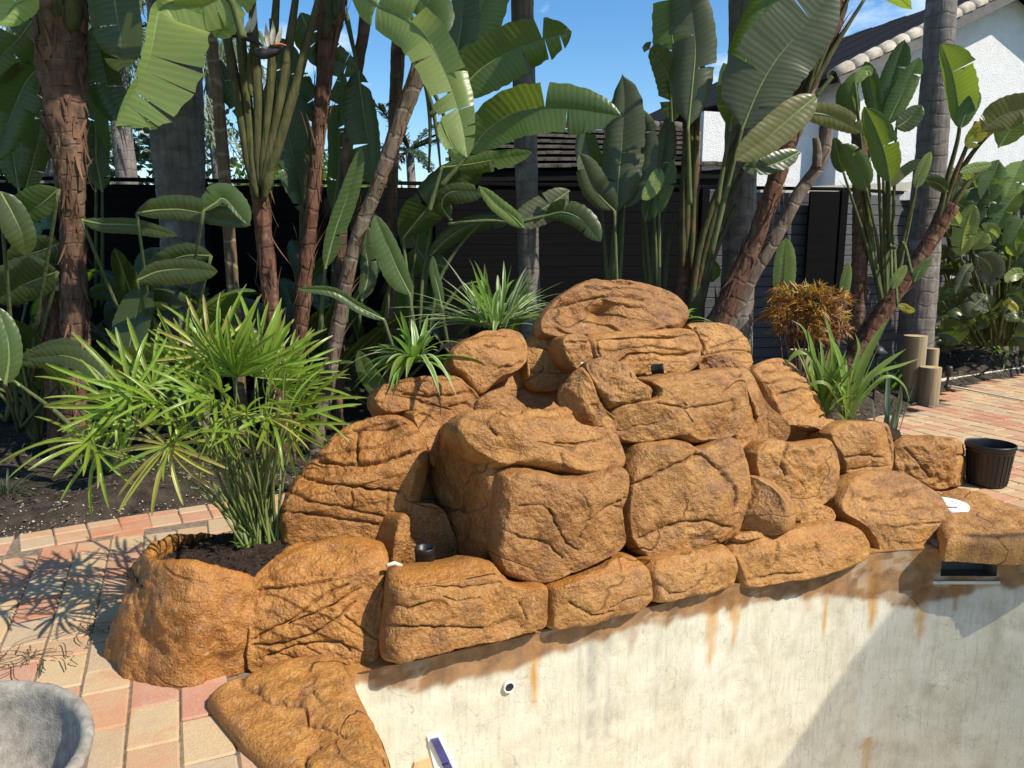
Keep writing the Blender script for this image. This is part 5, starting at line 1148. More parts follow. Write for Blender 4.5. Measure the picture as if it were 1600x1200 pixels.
# fanned tree with flower
t4 = tree('bird_of_paradise_tree', 'red brown ragged trunk opening into a fan of olive leaf stalks with a purple flower', [(398,228,40),(402,270,30),(407,310,26),(413,370,26),(420,440,24),(428,520,26)], 5.2, 'bark_red', BOP, ringf=18, ringa=.035, lump=.09, flaps=170, seed=5)
stalks(t4, [[(397,300),(372,150),(352,40),(340,-60)],[(400,300),(388,170),(376,60),(366,-60)],[(404,290),(404,160),(396,40),(392,-70)],[(408,290),(420,180),(428,60),(436,-60)],[(410,295),(434,180),(452,70),(470,-60)],[(412,300),(446,190),(474,90),(505,-30)],[(402,310),(392,240),(384,150),(380,60)],[(412,315),(428,240),(440,160),(450,80)]], 5.1, w=21)
stalks(t4, [[(392,150),(390,100),(394,70)]], 5.0, mat='stalk_brown', w=11)
def flower(plant, pts, Y, L=1.0):
    C = spline(np.array([at(x, y, Y) for x, y in pts]), 20); d = float(depth_of(C[0])) / F
    V, Fq, uv = tube_vf(C, np.interp(np.linspace(0, 1, 20), [0, .2, .6, 1], [4, 9, 6.5, .6]) * d, 10); f = mesh_obj('flower', V, Fq, M['bract'], plant, True, uv=uv)
    return f
f1 = flower(t4, [(350,48),(375,52),(398,64),(412,72)], 4.98)
f2 = flower(t4, [(398,78),(412,84),(430,80),(447,70)], 4.95)
for fl, lst in ((f1, [[(372,50),(370,35),(366,18)],[(376,52),(378,34),(382,22)],[(384,52),(390,36),(392,26)],[(392,50),(398,30),(400,8)]]), (f2, [[(420,72),(417,52),(415,36)],[(425,70),(427,48),(426,32)],[(432,70),(438,52),(440,40)]])):
    for pl in lst:
        C = spline(np.array([at(x, y, 4.94) for x, y in pl]), 8); V, Fq, uv = strip_vf(C, np.array([.006, .013, .016, .016, .014, .010, .005, .001]), [0, -1, .2]); mesh_obj('sepal', V, Fq, M['sepal'], fl, True, uv=uv)
V, Fq, uv = tube_vf(spline(np.array([at(428,70,4.93), at(438,69,4.93), at(447,71,4.93)]), 8), np.linspace(.010, .004, 8), 6); mesh_obj('petal', V, Fq, M['orange_tip'], f2, True, uv=uv)
leaf_px(t4, [(330,-8),(300,0),(270,2),(250,14),(243,40),(236,80),(222,120),(202,155),(178,199)], 84, 12, 4.55, 4.35, 'leaf_bright', fold=(.35,.9), tears=(6,1), curl=.1, rib=.014, stalk=[(380,60),(360,0)], sw=14, tear_amt=.16)
leaf_px(t4, [(385,-60),(365,-20),(330,5),(268,12)], 40, 26, 4.6, 4.5, 'leaf_bright', fold=(.2,.5), tears=(3,2))
leaf_px(t4, [(360,-20),(352,10),(345,40),(335,58)], 26, 22, 4.7, 4.6, 'leaf_bright', fold=(.3,.3), tears=(2,2))
leaf_px(t4, [(425,115),(440,170),(457,240),(474,318),(480,335)], 40, 30, 5.75, 5.7, 'leaf_dark', fold=(.2,.35), tears=(1,6), stalk=[(425,30)])
leaf_px(t4, [(470,20),(490,60),(520,90),(560,110)], 24, 30, 5.6, 5.7, 'leaf_dark', tears=(4,4))
leaf_px(t4, [(440,60),(452,110),(478,160),(510,190)], 26, 26, 5.9, 5.9, 'leaf_dark', tears=(5,4))
leaf_px(t4, [(340,90),(352,130),(372,160),(392,196)], 14, 18, 5.9, 5.9, 'leaf_dark', tears=(3,3))
crown(t4, at(405,-60,5.1), 9, 1.3, .27, ['leaf_mid','leaf_dark','leaf_bright'], 14, az=.1, el=(.25,1.25), stalk=.7)
# brown trunk beside it
t5 = tree('bird_of_paradise_tree', 'reddish peeling trunk right of the purple flower, leaning down to the left', [(524,-60,44),(518,20,40),(512,60,32),(508,110,26),(500,180,22),(494,250,21),(488,320,21),(480,390,21),(473,470,23)], 5.6, 'bark_red', BOP, ringf=9, ringa=.03, lump=.10, flaps=190, flap_len=.22, seed=6)
stalks(t5, [[(508,60),(520,0),(540,-80)],[(520,40),(505,-10),(495,-80)],[(522,30),(530,-20),(536,-80)]], 5.5, w=20)
crown(t5, at(522,-70,5.6), 8, 1.3, .27, ['leaf_mid','leaf_dark'], 15, az=.5, el=(.3,1.2), stalk=.6)
leaf_px(t5, [(560,110),(566,160),(575,220),(582,290)], 20, 34, 5.95, 5.95, 'leaf_dark', tears=(1,2), stalk=[(540,20)])
# ringed cane
t6 = tree('bird_of_paradise_tree', 'narrow ringed brown trunk rising beside the small cloud', [(574,-60,20),(572,0,19),(568,50,18),(560,95,18),(552,150,18),(546,200,17),(540,270,16),(535,340,16),(532,460,18)], 6.0, 'bark_brown', BOP, ringf=8, ringa=.04, flaps=22, seed=7)
crown(t6, at(575,-90,6.0), 6, 1.2, .25, ['leaf_mid','leaf_dark'], 16, az=.2, el=(.4,1.3), stalk=.6)
# pale diagonal trunk with the big bright leaf
t7 = tree('bird_of_paradise_tree', 'pale leaning trunk under the big bright leaf, crossing down to the left', [(664,80,30),(652,118,28),(640,150,26),(622,200,24),(602,255,23),(582,310,22),(562,360,21),(545,420,21),(530,500,22)], 5.5, 'bark_grey', BOP, ringf=8, ringa=.018, lump=.09, flaps=110, seed=8)
stalks(t7, [[(655,130),(672,60),(690,0),(700,-60)],[(660,120),(676,170),(684,220),(688,260)],[(664,120),(690,170),(700,215),(704,260)],[(658,110),(668,150),(672,200),(670,270)]], 5.5, mat='stalk', w=9)
leaf_px(t7, [(545,-30),(585,5),(620,22),(648,40),(668,62),(684,90),(700,125),(714,165),(724,205),(730,246)], 34, 40, 4.95, 4.6, 'leaf_bright', fold=(.3,.3), tears=(6,6), curl=.2, rib=.014, stalk=[(660,60,5.4),(590,-60,5.2)], sw=12, tear_amt=.2)
leaf_px(t7, [(600,-40),(640,-10),(672,20),(692,58)], 42, 20, 5.1, 4.9, 'leaf_mid', tears=(3,3))
leaf_px(t7, [(715,150),(746,113),(790,84),(830,66),(893,49)], 40, 42, 5.35, 5.3, 'leaf_mid', fold=(.25,.3), tears=(2,3), stalk=[(672,180)])
leaf_px(t7, [(700,150),(726,70),(755,10),(790,-60)], 36, 40, 5.75, 5.8, 'leaf_mid', fold=(.15,.2), tears=(1,2))
leaf_px(t7, [(700,140),(712,90),(722,30),(730,-40)], 24, 30, 5.6, 5.6, 'leaf_dark', fold=(.2,.2), tears=(2,2))
leaf_px(t7, [(735,238),(760,205),(800,178),(845,169),(900,170),(972,182)], 40, 44, 5.2, 5.0, 'leaf_mid', fold=(.3,.35), tears=(2,3), stalk=[(690,290)], curl=.2)
leaf_px(t7, [(690,190),(700,215),(716,240),(738,252)], 12, 14, 5.2, 5.2, 'leaf_bright', tears=(1,1))
crown(t7, at(690,-90,5.5), 8, 1.3, .27, ['leaf_mid','leaf_bright','leaf_dark'], 17, az=.15, el=(.25,1.2), stalk=.6)
# dark thin trunk behind
t8 = tree('bird_of_paradise_tree', 'thin dark trunk behind the pale leaning one, with loose strips of bark low down', [(630,-80,22),(626,0,22),(622,80,22),(618,160,20),(614,250,18),(612,340,16),(610,430,16)], 6.4, 'bark_brown', BOP, ringf=9, ringa=.05, flaps=40, seed=9)
crown(t8, at(630,-100,6.4), 7, 1.2, .25, ['leaf_dark','leaf_mid'], 18, az=.4, el=(.3,1.3))
# slim palm in the middle
p9 = tree('royal_palm', 'slim smooth grey palm trunk standing before the pavilion roof', [(815,-200,38),(816,0,36),(818,90,36),(820,170,36),(822,250,36),(824,330,34),(826,400,32),(828,470,34)], 6.3, 'bark_palm', 'palms', lump=.02, ringf=9, ringa=.014, seed=10, k=30)
for tt, tp, q in ((t5, at(522,-70,5.6), 5), (t6, at(575,-90,6.0), 5), (t8, at(630,-100,6.4), 6)):  # extra leaves out of view, added to shade the bed at the left
    rgq = np.random.default_rng(q + int(abs(tp[0]) * 100) % 97)
    for i in range(q):
        a = rgq.uniform(-2.9, -.2); e = rgq.uniform(.15, 1.0); d = np.array([math.cos(a) * math.cos(e), math.sin(a) * math.cos(e), math.sin(e)])
        free_leaf(tt, tp + d * .8 + (0, 0, .35), d, 1.35, .29, rgq.uniform(.1, .4), ['leaf_mid', 'leaf_dark'][i % 2], tp, int(abs(tp[0]) * 1000) + i * 13, tears=(3, 4), smat='stalk_brown')
for tt, tp, sd in ((t1, at(95,-70,5.3), 71), (t4, at(405,-60,5.1), 72), (t5, at(522,-70,5.6), 73), (t6, at(575,-90,6.0), 74), (t7, at(690,-90,5.5), 75), (t8, at(630,-100,6.4), 76)):  # more unseen leaves overhead, added to darken the left background
    rgq = np.random.default_rng(sd)
    for i in range(9):
        a = rgq.uniform(-.25, 3.4); e = rgq.uniform(.1, .8); d = np.array([math.cos(a) * math.cos(e), math.sin(a) * math.cos(e), math.sin(e)])
        free_leaf(tt, tp + d * rgq.uniform(.5, 1.0) + (0, 0, .75), d, 1.4, .32, rgq.uniform(.1, .4), ['leaf_mid', 'leaf_dark'][i % 2], tp, sd * 100 + i * 13, tears=(3, 4), smat='stalk_brown')
# dense low foliage between trees (middle)
m1 = thing('strelitzia_clump', 'dark tangle of broad leaves between the leaning trunk and the slim palm', 'plant', base_of([(690,430)], 5.9))
leaf_px(m1, [(630,372),(660,335),(700,290),(760,250)], 34, 30, 5.6, 5.5, 'leaf_dark', fold=(.3,.2), tears=(1,1), stalk=[(640,480)])
leaf_px(m1, [(690,262),(740,256),(790,246),(832,240)], 14, 18, 5.4, 5.4, 'leaf_mid', tears=(1,3), stalk=[(670,330)])
leaf_px(m1, [(818,356),(800,338),(775,318),(750,292)], 12, 11, 5.1, 5.0, 'leaf_bright', fold=(.3,.4), tears=(0,0), stalk=[(700,350),(770,345)], sw=5)
leaf_px(m1, [(890,298),(862,318),(830,336),(800,352)], 24, 22, 5.7, 5.6, 'leaf_grey', tears=(1,1))
leaf_px(m1, [(850,338),(880,332),(910,345),(938,378)], 22, 16, 5.5, 5.4, 'leaf_dark', tears=(1,1), stalk=[(800,350)])
leaf_px(m1, [(705,345),(690,320),(706,300),(760,300)], 16, 20, 5.5, 5.4, 'leaf_dark', tears=(1,2))
leaf_px(m1, [(640,460),(620,420),(604,380),(586,336)], 22, 16, 5.15, 5.1, 'leaf_mid', fold=(.5,.2), tears=(0,0), stalk=[(650,540)])
leaf_px(m1, [(508,420),(524,360),(545,300),(566,228)], 13, 16, 5.2, 5.2, 'leaf_mid', fold=(.3,.4), tears=(0,1), stalk=[(500,520)])
leaf_px(m1, [(600,500),(560,480),(520,456),(465,451)], 8, 7, 4.8, 4.7, 'leaf_mid', fold=(.5,.5), tears=(0,0), stalk=[(620,560)], sw=5)
leaf_px(m1, [(700,420),(660,400),(640,350),(650,300)], 22, 24, 6.2, 6.2, 'leaf_dark', tears=(2,2))
leaf_px(m1, [(565,470),(575,430),(572,390),(574,352)], 12, 15, 5.5, 5.6, 'leaf_dark', tears=(0,3))
leaf_px(m1, [(672,400),(700,372),(740,350),(800,345)], 14, 16, 5.9, 5.9, 'leaf_dark', tears=(0,1), stalk=[(660,470)])
leaf_px(m1, [(690,480),(684,450),(678,425),(676,400)], 8, 8, 4.9, 4.9, 'leaf_mid', tears=(0,0), stalk=[(700,540)], sw=5)
leaf_px(m1, [(600,640),(590,610),(572,582),(560,548)], 14, 16, 4.45, 4.4, 'leaf_mid', fold=(.3,.5), tears=(0,0), stalk=[(620,700)], sw=5)
stalks(m1, [[(655,520),(662,420),(680,330),(700,270)],[(640,520),(645,430),(655,350)],[(670,520),(690,430),(740,360),(790,330)],[(600,520),(610,440),(618,380)],[(560,520),(566,450),(580,380)],[(540,520),(545,460),(560,400)],[(680,500),(720,450),(760,438)]], 5.7, mat='stalk', w=8)
# grey-green clump at centre right
n1 = thing('strelitzia_clump', 'upright grey green leaves hanging like a cloak right of the slim palm', 'plant', base_of([(965,440)], 6.2))
leaf_px(n1, [(962,338),(966,280),(972,220),(976,160),(972,114)], 30, 36, 5.7, 5.8, 'leaf_grey', fold=(.25,.3), tears=(1,1), stalk=[(958,450)], sw=8)
leaf_px(n1, [(940,330),(930,280),(918,230),(912,178)], 22, 20, 5.9, 5.9, 'leaf_dark', fold=(.3,.3), tears=(1,1), stalk=[(950,450)], sw=7)
leaf_px(n1, [(960,330),(940,310),(925,290),(905,240)], 18, 26, 5.6, 5.5, 'leaf_grey', fold=(.4,.2), tears=(1,2), stalk=[(964,450)], sw=6)
leaf_px(n1, [(975,325),(992,280),(1002,230),(1000,165)], 24, 26, 5.75, 5.8, 'leaf_grey', fold=(.2,.5), tears=(2,2), stalk=[(968,450)], sw=7)
leaf_px(n1, [(1008,345),(1022,290),(1036,240),(1046,175)], 16, 20, 5.9, 5.9, 'leaf_grey', fold=(.2,.4), tears=(1,4), stalk=[(1018,460)], sw=8)
leaf_px(n1, [(1030,262),(1024,280),(1014,298),(1004,312)], 14, 10, 5.55, 5.5, 'leaf_bright', fold=(.2,.3), tears=(0,0), stalk=[(1030,460)], sw=6)
leaf_px(n1, [(1022,340),(1034,310),(1046,280),(1050,250)], 12, 12, 5.8, 5.8, 'leaf_mid', tears=(0,1), stalk=[(1028,460)], sw=6)
stalks(n1, [[(952,455),(956,390),(962,330)],[(960,455),(964,400),(972,340)],[(968,455),(970,390),(976,330)],[(1012,470),(1006,400),(1004,330)],[(1020,470),(1020,390),(1026,320)],[(1028,470),(1030,400),(1040,320)],[(1038,470),(1042,400),(1054,330)]], 6.0, mat='stalk', w=8)
# broad trunks right of centre
t10 = tree('bird_of_paradise_tree', 'twin olive stalked trunk just right of the waterfall crest, red at its foot', [(1082,150,26),(1080,230,27),(1077,320,28),(1073,400,27),(1069,480,28)], 5.9, 'bark_red', BOP, ringf=5, ringa=.06, lump=.08, flaps=40, seed=11)
stalks(t10, [[(1072,400),(1076,250),(1086,120),(1100,0)],[(1079,420),(1085,260),(1092,150),(1104,60)],[(1066,420),(1068,300),(1072,200)],[(1078,515),(1100,400),(1124,310),(1150,230),(1170,170)],[(1082,515),(1108,400),(1140,310),(1172,240)],[(1076,500),(1095,380),(1128,280),(1160,190)],[(1086,520),(1112,410),(1150,320)]], 5.75, w=15)
leaf_px(t10, [(1075,200),(1082,130),(1086,70),(1078,-10),(1070,-60)], 40, 34, 5.4, 5.5, 'leaf_grey', fold=(.2,.25), tears=(5,2), stalk=[(1078,320)], sw=9)
leaf_px(t10, [(1050,190),(1046,130),(1030,90),(1006,70)], 20, 22, 5.6, 5.5, 'leaf_dark', fold=(.2,.2), tears=(3,3))
leaf_px(t10, [(1064,150),(1054,90),(1048,30),(1042,-50)], 30, 30, 5.7, 5.8, 'leaf_mid', tears=(3,2))
leaf_px(t10, [(1160,200),(1185,140),(1215,90),(1250,50),(1305,-20)], 66, 54, 5.3, 5.3, 'leaf_grey', fold=(.2,.2), tears=(2,1), stalk=[(1110,400),(1140,280)], sw=10, curl=.12)
leaf_px(t10, [(1140,205),(1150,140),(1170,80),(1198,10),(1220,-60)], 34, 40, 5.5, 5.6, 'leaf_mid', fold=(.2,.2), tears=(2,1), stalk=[(1120,320)], sw=9)
leaf_px(t10, [(1276,150),(1240,180),(1200,214),(1148,250)], 25, 26, 5.0, 4.9, 'leaf_olive', fold=(.3,.3), tears=(0,0), stalk=[(1300,120)], sw=7)
leaf_px(t10, [(1256,176),(1290,180),(1320,190),(1348,206)], 20, 16, 5.1, 5.1, 'leaf_olive', fold=(.2,.3), tears=(1,0))
leaf_px(t10, [(1250,238),(1222,252),(1190,262),(1160,262)], 14, 18, 5.3, 5.2, 'leaf_dark', tears=(1,0))
crown(t10, at(1095,-60,5.7), 9, 1.3, .27, ['leaf_mid','leaf_dark'], 19, az=.2, el=(.2,1.2), stalk=.6)
p11 = tree('royal_palm', 'pale palm trunk behind the red leaning trunk, dark above and bright below', [(1170,-160,58),(1166,-40,54),(1164,60,50),(1160,150,50),(1157,250,50),(1155,340,50),(1153,420,50),(1150,500,52)], 6.4, 'bark_palm', 'palms', lump=.02, ringf=9, ringa=.012, seed=12, k=32)
t12 = tree('bird_of_paradise_tree', 'red brown shaggy trunk leaning down to the left from a dark crown', [(1322,-60,30),(1302,30,30),(1278,90,30),(1256,150,28),(1236,210,27),(1216,270,26),(1200,320,26),(1182,370,26),(1160,420,28),(1130,485,32)], 5.6, 'bark_red', BOP, ringf=12, ringa=.035, lump=.1, flaps=200, seed=13)
stalks(t12, [[(1268,130),(1296,60),(1330,-10)],[(1262,150),(1300,80),(1350,0)],[(1256,160),(1280,80),(1300,0)]], 5.5, w=12)
crown(t12, at(1330,-70,5.5), 8, 1.2, .26, ['leaf_mid','leaf_dark'], 20, az=.1, el=(.1,1.1), stalk=.6)
t13 = tree('bird_of_paradise_tree', 'slender pale ringed trunk bending up to the right before the white wall', [(1296,170,18),(1291,205,20),(1286,240,21),(1272,270,20),(1250,300,20),(1225,345,21),(1200,390,22),(1175,430,23),(1150,480,24)], 5.75, 'bark_grey', BOP, ringf=9, ringa=.035, lump=.05, flaps=26, flap_len=.08, seed=14)
trunk_px(t13, [(1274,215,10),(1277,235,13),(1276,262,14)], 5.7, 'bark_grey', to_ground=False, name='stub', seed=15)
t14 = tree('bird_of_paradise_tree', 'dark shaggy upright trunk left of the tall palm at the right', [(1344,190,24),(1345,260,26),(1346,300,26),(1345,350,25),(1343,410,24),(1340,480,24)], 7.6, 'bark_brown', BOP, ringf=14, ringa=.09, flaps=70, seed=16)
p15 = tree('royal_palm', 'tall grey ringed palm trunk leaning at the right in front of the white gable', [(1482,-200,48),(1474,-60,46),(1471,0,45),(1466,80,45),(1461,150,45),(1456,230,46),(1450,300,48),(1443,380,50),(1436,460,52),(1430,540,52)], 8.1, 'bark_palm', 'palms', lump=.025, ringf=9, ringa=.012, seed=17, k=32)
t16 = tree('bird_of_paradise_tree', 'orange brown fibrous stem slanting across the foot of the tall right palm', [(1484,320,30),(1468,350,26),(1448,385,22),(1425,420,22),(1400,455,24),(1372,500,28)], 7.5, 'bark_red', BOP, ringf=12, ringa=.035, lump=.1, flaps=90, flap_len=.12, seed=18)
stalks(t16, [[(1470,340),(1490,280),(1510,230),(1525,190)],[(1476,335),(1500,270),(1540,215),(1590,180)],[(1466,345),(1480,280),(1496,220),(1500,190)],[(1480,335),(1510,290),(1540,265)]], 7.45, w=10)
leaf_px(t16, [(1500,200),(1496,160),(1488,115),(1471,69)], 14, 36, 7.30, 7.30, 'leaf_mid', fold=(.2,.2), tears=(0,1))
leaf_px(t16, [(1500,200),(1508,180),(1520,160),(1530,143)], 14, 12, 7.20, 7.20, 'leaf_mid', tears=(0,0))
leaf_px(t16, [(1512,232),(1524,212),(1534,198),(1546,190)], 12, 14, 7.20, 7.20, 'leaf_yellow', tears=(0,1))
leaf_px(t16, [(1535,205),(1560,185),(1590,172),(1625,165)], 28, 24, 7.10, 7.00, 'leaf_olive', tears=(3,2))
leaf_px(t16, [(1540,180),(1556,168),(1570,160),(1580,150)], 10, 12, 7.15, 7.10, 'leaf_yellow', tears=(1,1))
leaf_px(t16, [(1500,270),(1516,264),(1532,260),(1550,256)], 8, 8, 7.10, 7.10, 'leaf_bright', tears=(0,0))
leaf_px(t16, [(1560,230),(1580,200),(1600,170),(1630,140)], 22, 24, 7.30, 7.30, 'leaf_mid', tears=(2,2))
leaf_px(t16, [(1480,300),(1470,290),(1455,282),(1440,280)], 9, 11, 7.30, 7.30, 'leaf_dark', tears=(0,0))
# young clump with paddle leaves right of centre
y1 = thing('strelitzia_clump', 'young clump of rounded paddle leaves in front of the white gable wall', 'plant', base_of([(1385,480)], 7.55))
PADDLE = (np.array([0, .06, .2, .4, .6, .8, .92, 1]), np.array([.08, .38, .78, 1, 1, .80, .5, .04]))
for pts, wl, wr, Yv, mt in [([(1390,284),(1382,240),(1368,200),(1351,166)], 20, 24, 6.3, 'leaf_mid'), ([(1354,298),(1346,268),(1334,244),(1317,224)], 20, 16, 6.4, 'leaf_mid'),
        ([(1378,200),(1386,150),(1400,105),(1414,62)], 18, 22, 6.8, 'leaf_dark'), ([(1368,180),(1364,150),(1358,122),(1352,96)], 13, 14, 6.7, 'leaf_dark'), ([(1385,196),(1402,160),(1420,125),(1437,90)], 16, 18, 6.7, 'leaf_mid'),
        ([(1400,200),(1415,190),(1428,178),(1440,165)], 14, 16, 6.6, 'leaf_dark'), ([(1431,294),(1438,272),(1446,252),(1454,237)], 8, 10, 6.25, 'leaf_bright'), ([(1340,180),(1334,165),(1330,140),(1340,112)], 14, 10, 6.6, 'leaf_mid'),
        ([(1336,130),(1345,118),(1355,110),(1362,118)], 8, 8, 6.5, 'leaf_bright'), ([(1318,270),(1310,250),(1306,230),(1303,215)], 10, 12, 6.5, 'leaf_dark'), ([(1330,190),(1322,172),(1318,150),(1320,128)], 12, 12, 6.7, 'leaf_dark'),
        ([(1440,250),(1420,262),(1405,275),(1392,292)], 8, 8, 6.5, 'leaf_olive'), ([(1428,440),(1436,424),(1446,412),(1456,404)], 7, 8, 6.2, 'leaf_mid'), ([(1394,452),(1400,438),(1408,426),(1416,414)], 8, 8, 6.2, 'leaf_bright'), ([(1402,478),(1412,480),(1420,484),(1430,486)], 6, 6, 6.1, 'leaf_yellow')]:
    leaf_px(y1, pts, wl, wr, Yv + .9, Yv + .9, mt, fold=(.25, .3), tears=(0, 1 if wl > 15 else 0), stalk=[(1385, 500, 7.5), ((pts[0][0] + 1388) / 2, 380, 7.5)], sw=8)
# shrub seedling leaves on the bed
s1 = thing('banana_seedling', 'single upright yellow green leaf left of the orange croton', 'plant', base_of([(1222,470)], 7.2))
leaf_px(s1, [(1222,470),(1224,440),(1226,405),(1228,372)], 16, 17, 6.5, 6.5, 'leaf_bright', tears=(0,0), fold=(.2,.35), stalk=[(1220,520)], sw=7)
leaf_px(s1, [(1115,440),(1108,425),(1100,412),(1098,405)], 16, 18, 6.6, 6.6, 'leaf_mid', tears=(0,0))
s2 = thing('banana_seedling', 'small lit leaf standing left of the dark shaggy trunk', 'plant', base_of([(1320,460)], 6.9))
leaf_px(s2, [(1318,470),(1319,450),(1322,430),(1326,410)], 7, 9, 6.8, 6.8, 'leaf_bright', tears=(0,0), stalk=[(1316,510)], sw=5)
# low dark banana leaves on the left
def clump(label, cx, cy, Yc, leaves, extra=5, seed=0, mats=('leaf_dark', 'leaf_dark', 'leaf_mid')):
    t = thing('strelitzia_clump', label, 'plant', base_of([(cx, cy)], Yc)); rg = np.random.default_rng(seed)
    for pts, wl, wr, Yv, mt, tr in leaves: leaf_px(t, pts, wl, wr, Yv, Yv + .05, mt, tears=tr, fold=(.3, .25), stalk=[(cx, ground_row(Yc) - 30, Yc)], sw=8)
    b = np.array(t['_base'])
    for i in range(extra):
        a = rg.uniform(0, 6.28); e = rg.uniform(.5, 1.3); d = np.array([math.cos(a) * math.cos(e), math.sin(a) * math.cos(e) * .5, math.sin(e)])
        L = rg.uniform(.6, 1.0); st = rg.uniform(.5, 1.1)
        free_leaf(t, b + d * st, d, L, L * .19, rg.uniform(.1, .5), mats[rg.integers(len(mats))], b, seed * 77 + i, tears=(rg.integers(0, 4), rg.integers(0, 4)))
    return t
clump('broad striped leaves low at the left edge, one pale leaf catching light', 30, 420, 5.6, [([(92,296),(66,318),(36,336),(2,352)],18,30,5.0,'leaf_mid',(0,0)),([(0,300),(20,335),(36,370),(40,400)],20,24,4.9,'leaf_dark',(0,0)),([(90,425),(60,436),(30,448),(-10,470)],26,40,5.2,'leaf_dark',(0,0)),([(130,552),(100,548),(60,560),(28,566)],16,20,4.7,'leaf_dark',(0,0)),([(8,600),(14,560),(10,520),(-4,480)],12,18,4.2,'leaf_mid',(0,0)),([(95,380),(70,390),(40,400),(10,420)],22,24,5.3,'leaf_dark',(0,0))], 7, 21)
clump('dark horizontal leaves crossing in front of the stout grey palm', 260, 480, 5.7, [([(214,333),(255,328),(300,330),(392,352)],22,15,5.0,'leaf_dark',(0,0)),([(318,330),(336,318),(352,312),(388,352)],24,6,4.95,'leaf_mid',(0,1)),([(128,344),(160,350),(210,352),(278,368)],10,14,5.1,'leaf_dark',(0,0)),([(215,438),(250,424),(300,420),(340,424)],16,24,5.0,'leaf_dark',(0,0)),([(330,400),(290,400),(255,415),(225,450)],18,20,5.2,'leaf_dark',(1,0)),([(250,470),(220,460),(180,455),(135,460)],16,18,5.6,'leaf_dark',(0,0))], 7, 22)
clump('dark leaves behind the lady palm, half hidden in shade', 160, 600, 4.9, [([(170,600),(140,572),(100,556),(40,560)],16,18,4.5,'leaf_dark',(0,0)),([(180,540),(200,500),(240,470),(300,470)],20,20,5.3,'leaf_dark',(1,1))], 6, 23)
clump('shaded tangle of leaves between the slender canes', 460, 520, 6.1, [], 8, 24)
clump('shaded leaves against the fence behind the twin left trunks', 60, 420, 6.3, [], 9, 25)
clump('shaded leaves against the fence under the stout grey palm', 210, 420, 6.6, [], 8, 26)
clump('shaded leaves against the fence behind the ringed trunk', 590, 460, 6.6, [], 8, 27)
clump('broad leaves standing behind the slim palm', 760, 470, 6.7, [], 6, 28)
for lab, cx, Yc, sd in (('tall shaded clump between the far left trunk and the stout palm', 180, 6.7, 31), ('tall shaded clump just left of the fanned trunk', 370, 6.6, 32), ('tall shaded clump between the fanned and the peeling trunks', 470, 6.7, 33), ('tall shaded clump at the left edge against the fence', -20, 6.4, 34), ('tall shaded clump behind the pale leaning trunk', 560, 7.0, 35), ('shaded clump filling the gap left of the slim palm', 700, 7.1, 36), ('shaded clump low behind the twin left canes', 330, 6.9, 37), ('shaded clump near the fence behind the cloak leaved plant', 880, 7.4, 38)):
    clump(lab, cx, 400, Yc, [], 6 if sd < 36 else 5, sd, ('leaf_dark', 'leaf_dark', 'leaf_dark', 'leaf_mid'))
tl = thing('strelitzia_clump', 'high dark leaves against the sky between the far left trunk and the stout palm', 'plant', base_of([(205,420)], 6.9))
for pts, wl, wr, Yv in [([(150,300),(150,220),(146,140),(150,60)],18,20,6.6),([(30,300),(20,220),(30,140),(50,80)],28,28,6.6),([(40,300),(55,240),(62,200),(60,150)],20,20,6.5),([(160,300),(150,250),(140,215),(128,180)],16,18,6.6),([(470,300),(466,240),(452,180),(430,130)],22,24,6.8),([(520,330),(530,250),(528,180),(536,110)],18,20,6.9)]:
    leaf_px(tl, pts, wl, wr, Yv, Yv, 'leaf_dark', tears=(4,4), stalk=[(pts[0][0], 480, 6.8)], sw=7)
# rich bush at the far right
rb = thing('philodendron_bush', 'lush bush of broad lobed leaves with bright and silvery blades at the far right', 'shrub', base_of([(1560,520)], 9.1))
rg = np.random.default_rng(5)
for pts, wl, wr, mt in [([(1500,400),(1504,370),(1512,345),(1522,318)],16,18,'leaf_bright'),([(1520,392),(1532,372),(1545,362),(1560,372)],16,16,'leaf_bright'),([(1524,400),(1534,404),(1548,420),(1544,448)],20,20,'leaf_grey'),([(1518,412),(1508,425),(1500,445),(1492,460)],10,10,'leaf_grey'),([(1540,460),(1528,472),(1518,484),(1524,496)],14,16,'leaf_grey'),([(1470,345),(1478,335),(1488,335),(1500,352)],10,12,'leaf_bright'),([(1590,300),(1575,320),(1565,340),(1560,360)],20,22,'leaf_mid'),([(1600,340),(1590,360),(1585,380),(1590,400)],18,18,'leaf_mid'),([(1570,480),(1576,474),(1584,480),(1590,488)],7,7,'leaf_yellow'),([(1600,430),(1590,428),(1580,432),(1570,440)],10,10,'leaf_bright'),([(1540,290),(1530,310),(1524,330),(1520,350)],16,18,'leaf_dark'),([(1560,250),(1550,280),(1545,300),(1540,320)],18,18,'leaf_mid'),([(1600,250),(1590,270),(1580,290),(1570,310)],20,20,'leaf_bright')]:
    leaf_px(rb, pts, wl, wr, 8.4, 8.35, mt, fold=(.3, .3), tears=(2, 2), stalk=[(1560, 530, 9.0)], sw=5)
for i in range(90):
    px, py = rg.uniform(1462, 1700), rg.uniform(270, 540); Yv = rg.uniform(8.5, 9.6); a = rg.uniform(-2.6, -.5); L = rg.uniform(40, 70)
    pts = [(px + L * s * math.cos(a), py - L * s * math.sin(a) * -.3 + L * .5 * s ** 2) for s in (0, .33, .66, 1)]
    leaf_px(rb, pts, rg.uniform(12, 24), rg.uniform(12, 24), Yv, Yv - .1, ['leaf_dark', 'leaf_dark', 'leaf_dark', 'leaf_mid', 'leaf_grey'][rg.integers(5)], fold=(rg.uniform(.1, .6), rg.uniform(.1, .6)), tears=(2, 2), stalk=[(px * .5 + 780, 540, 9.2)], sw=4)
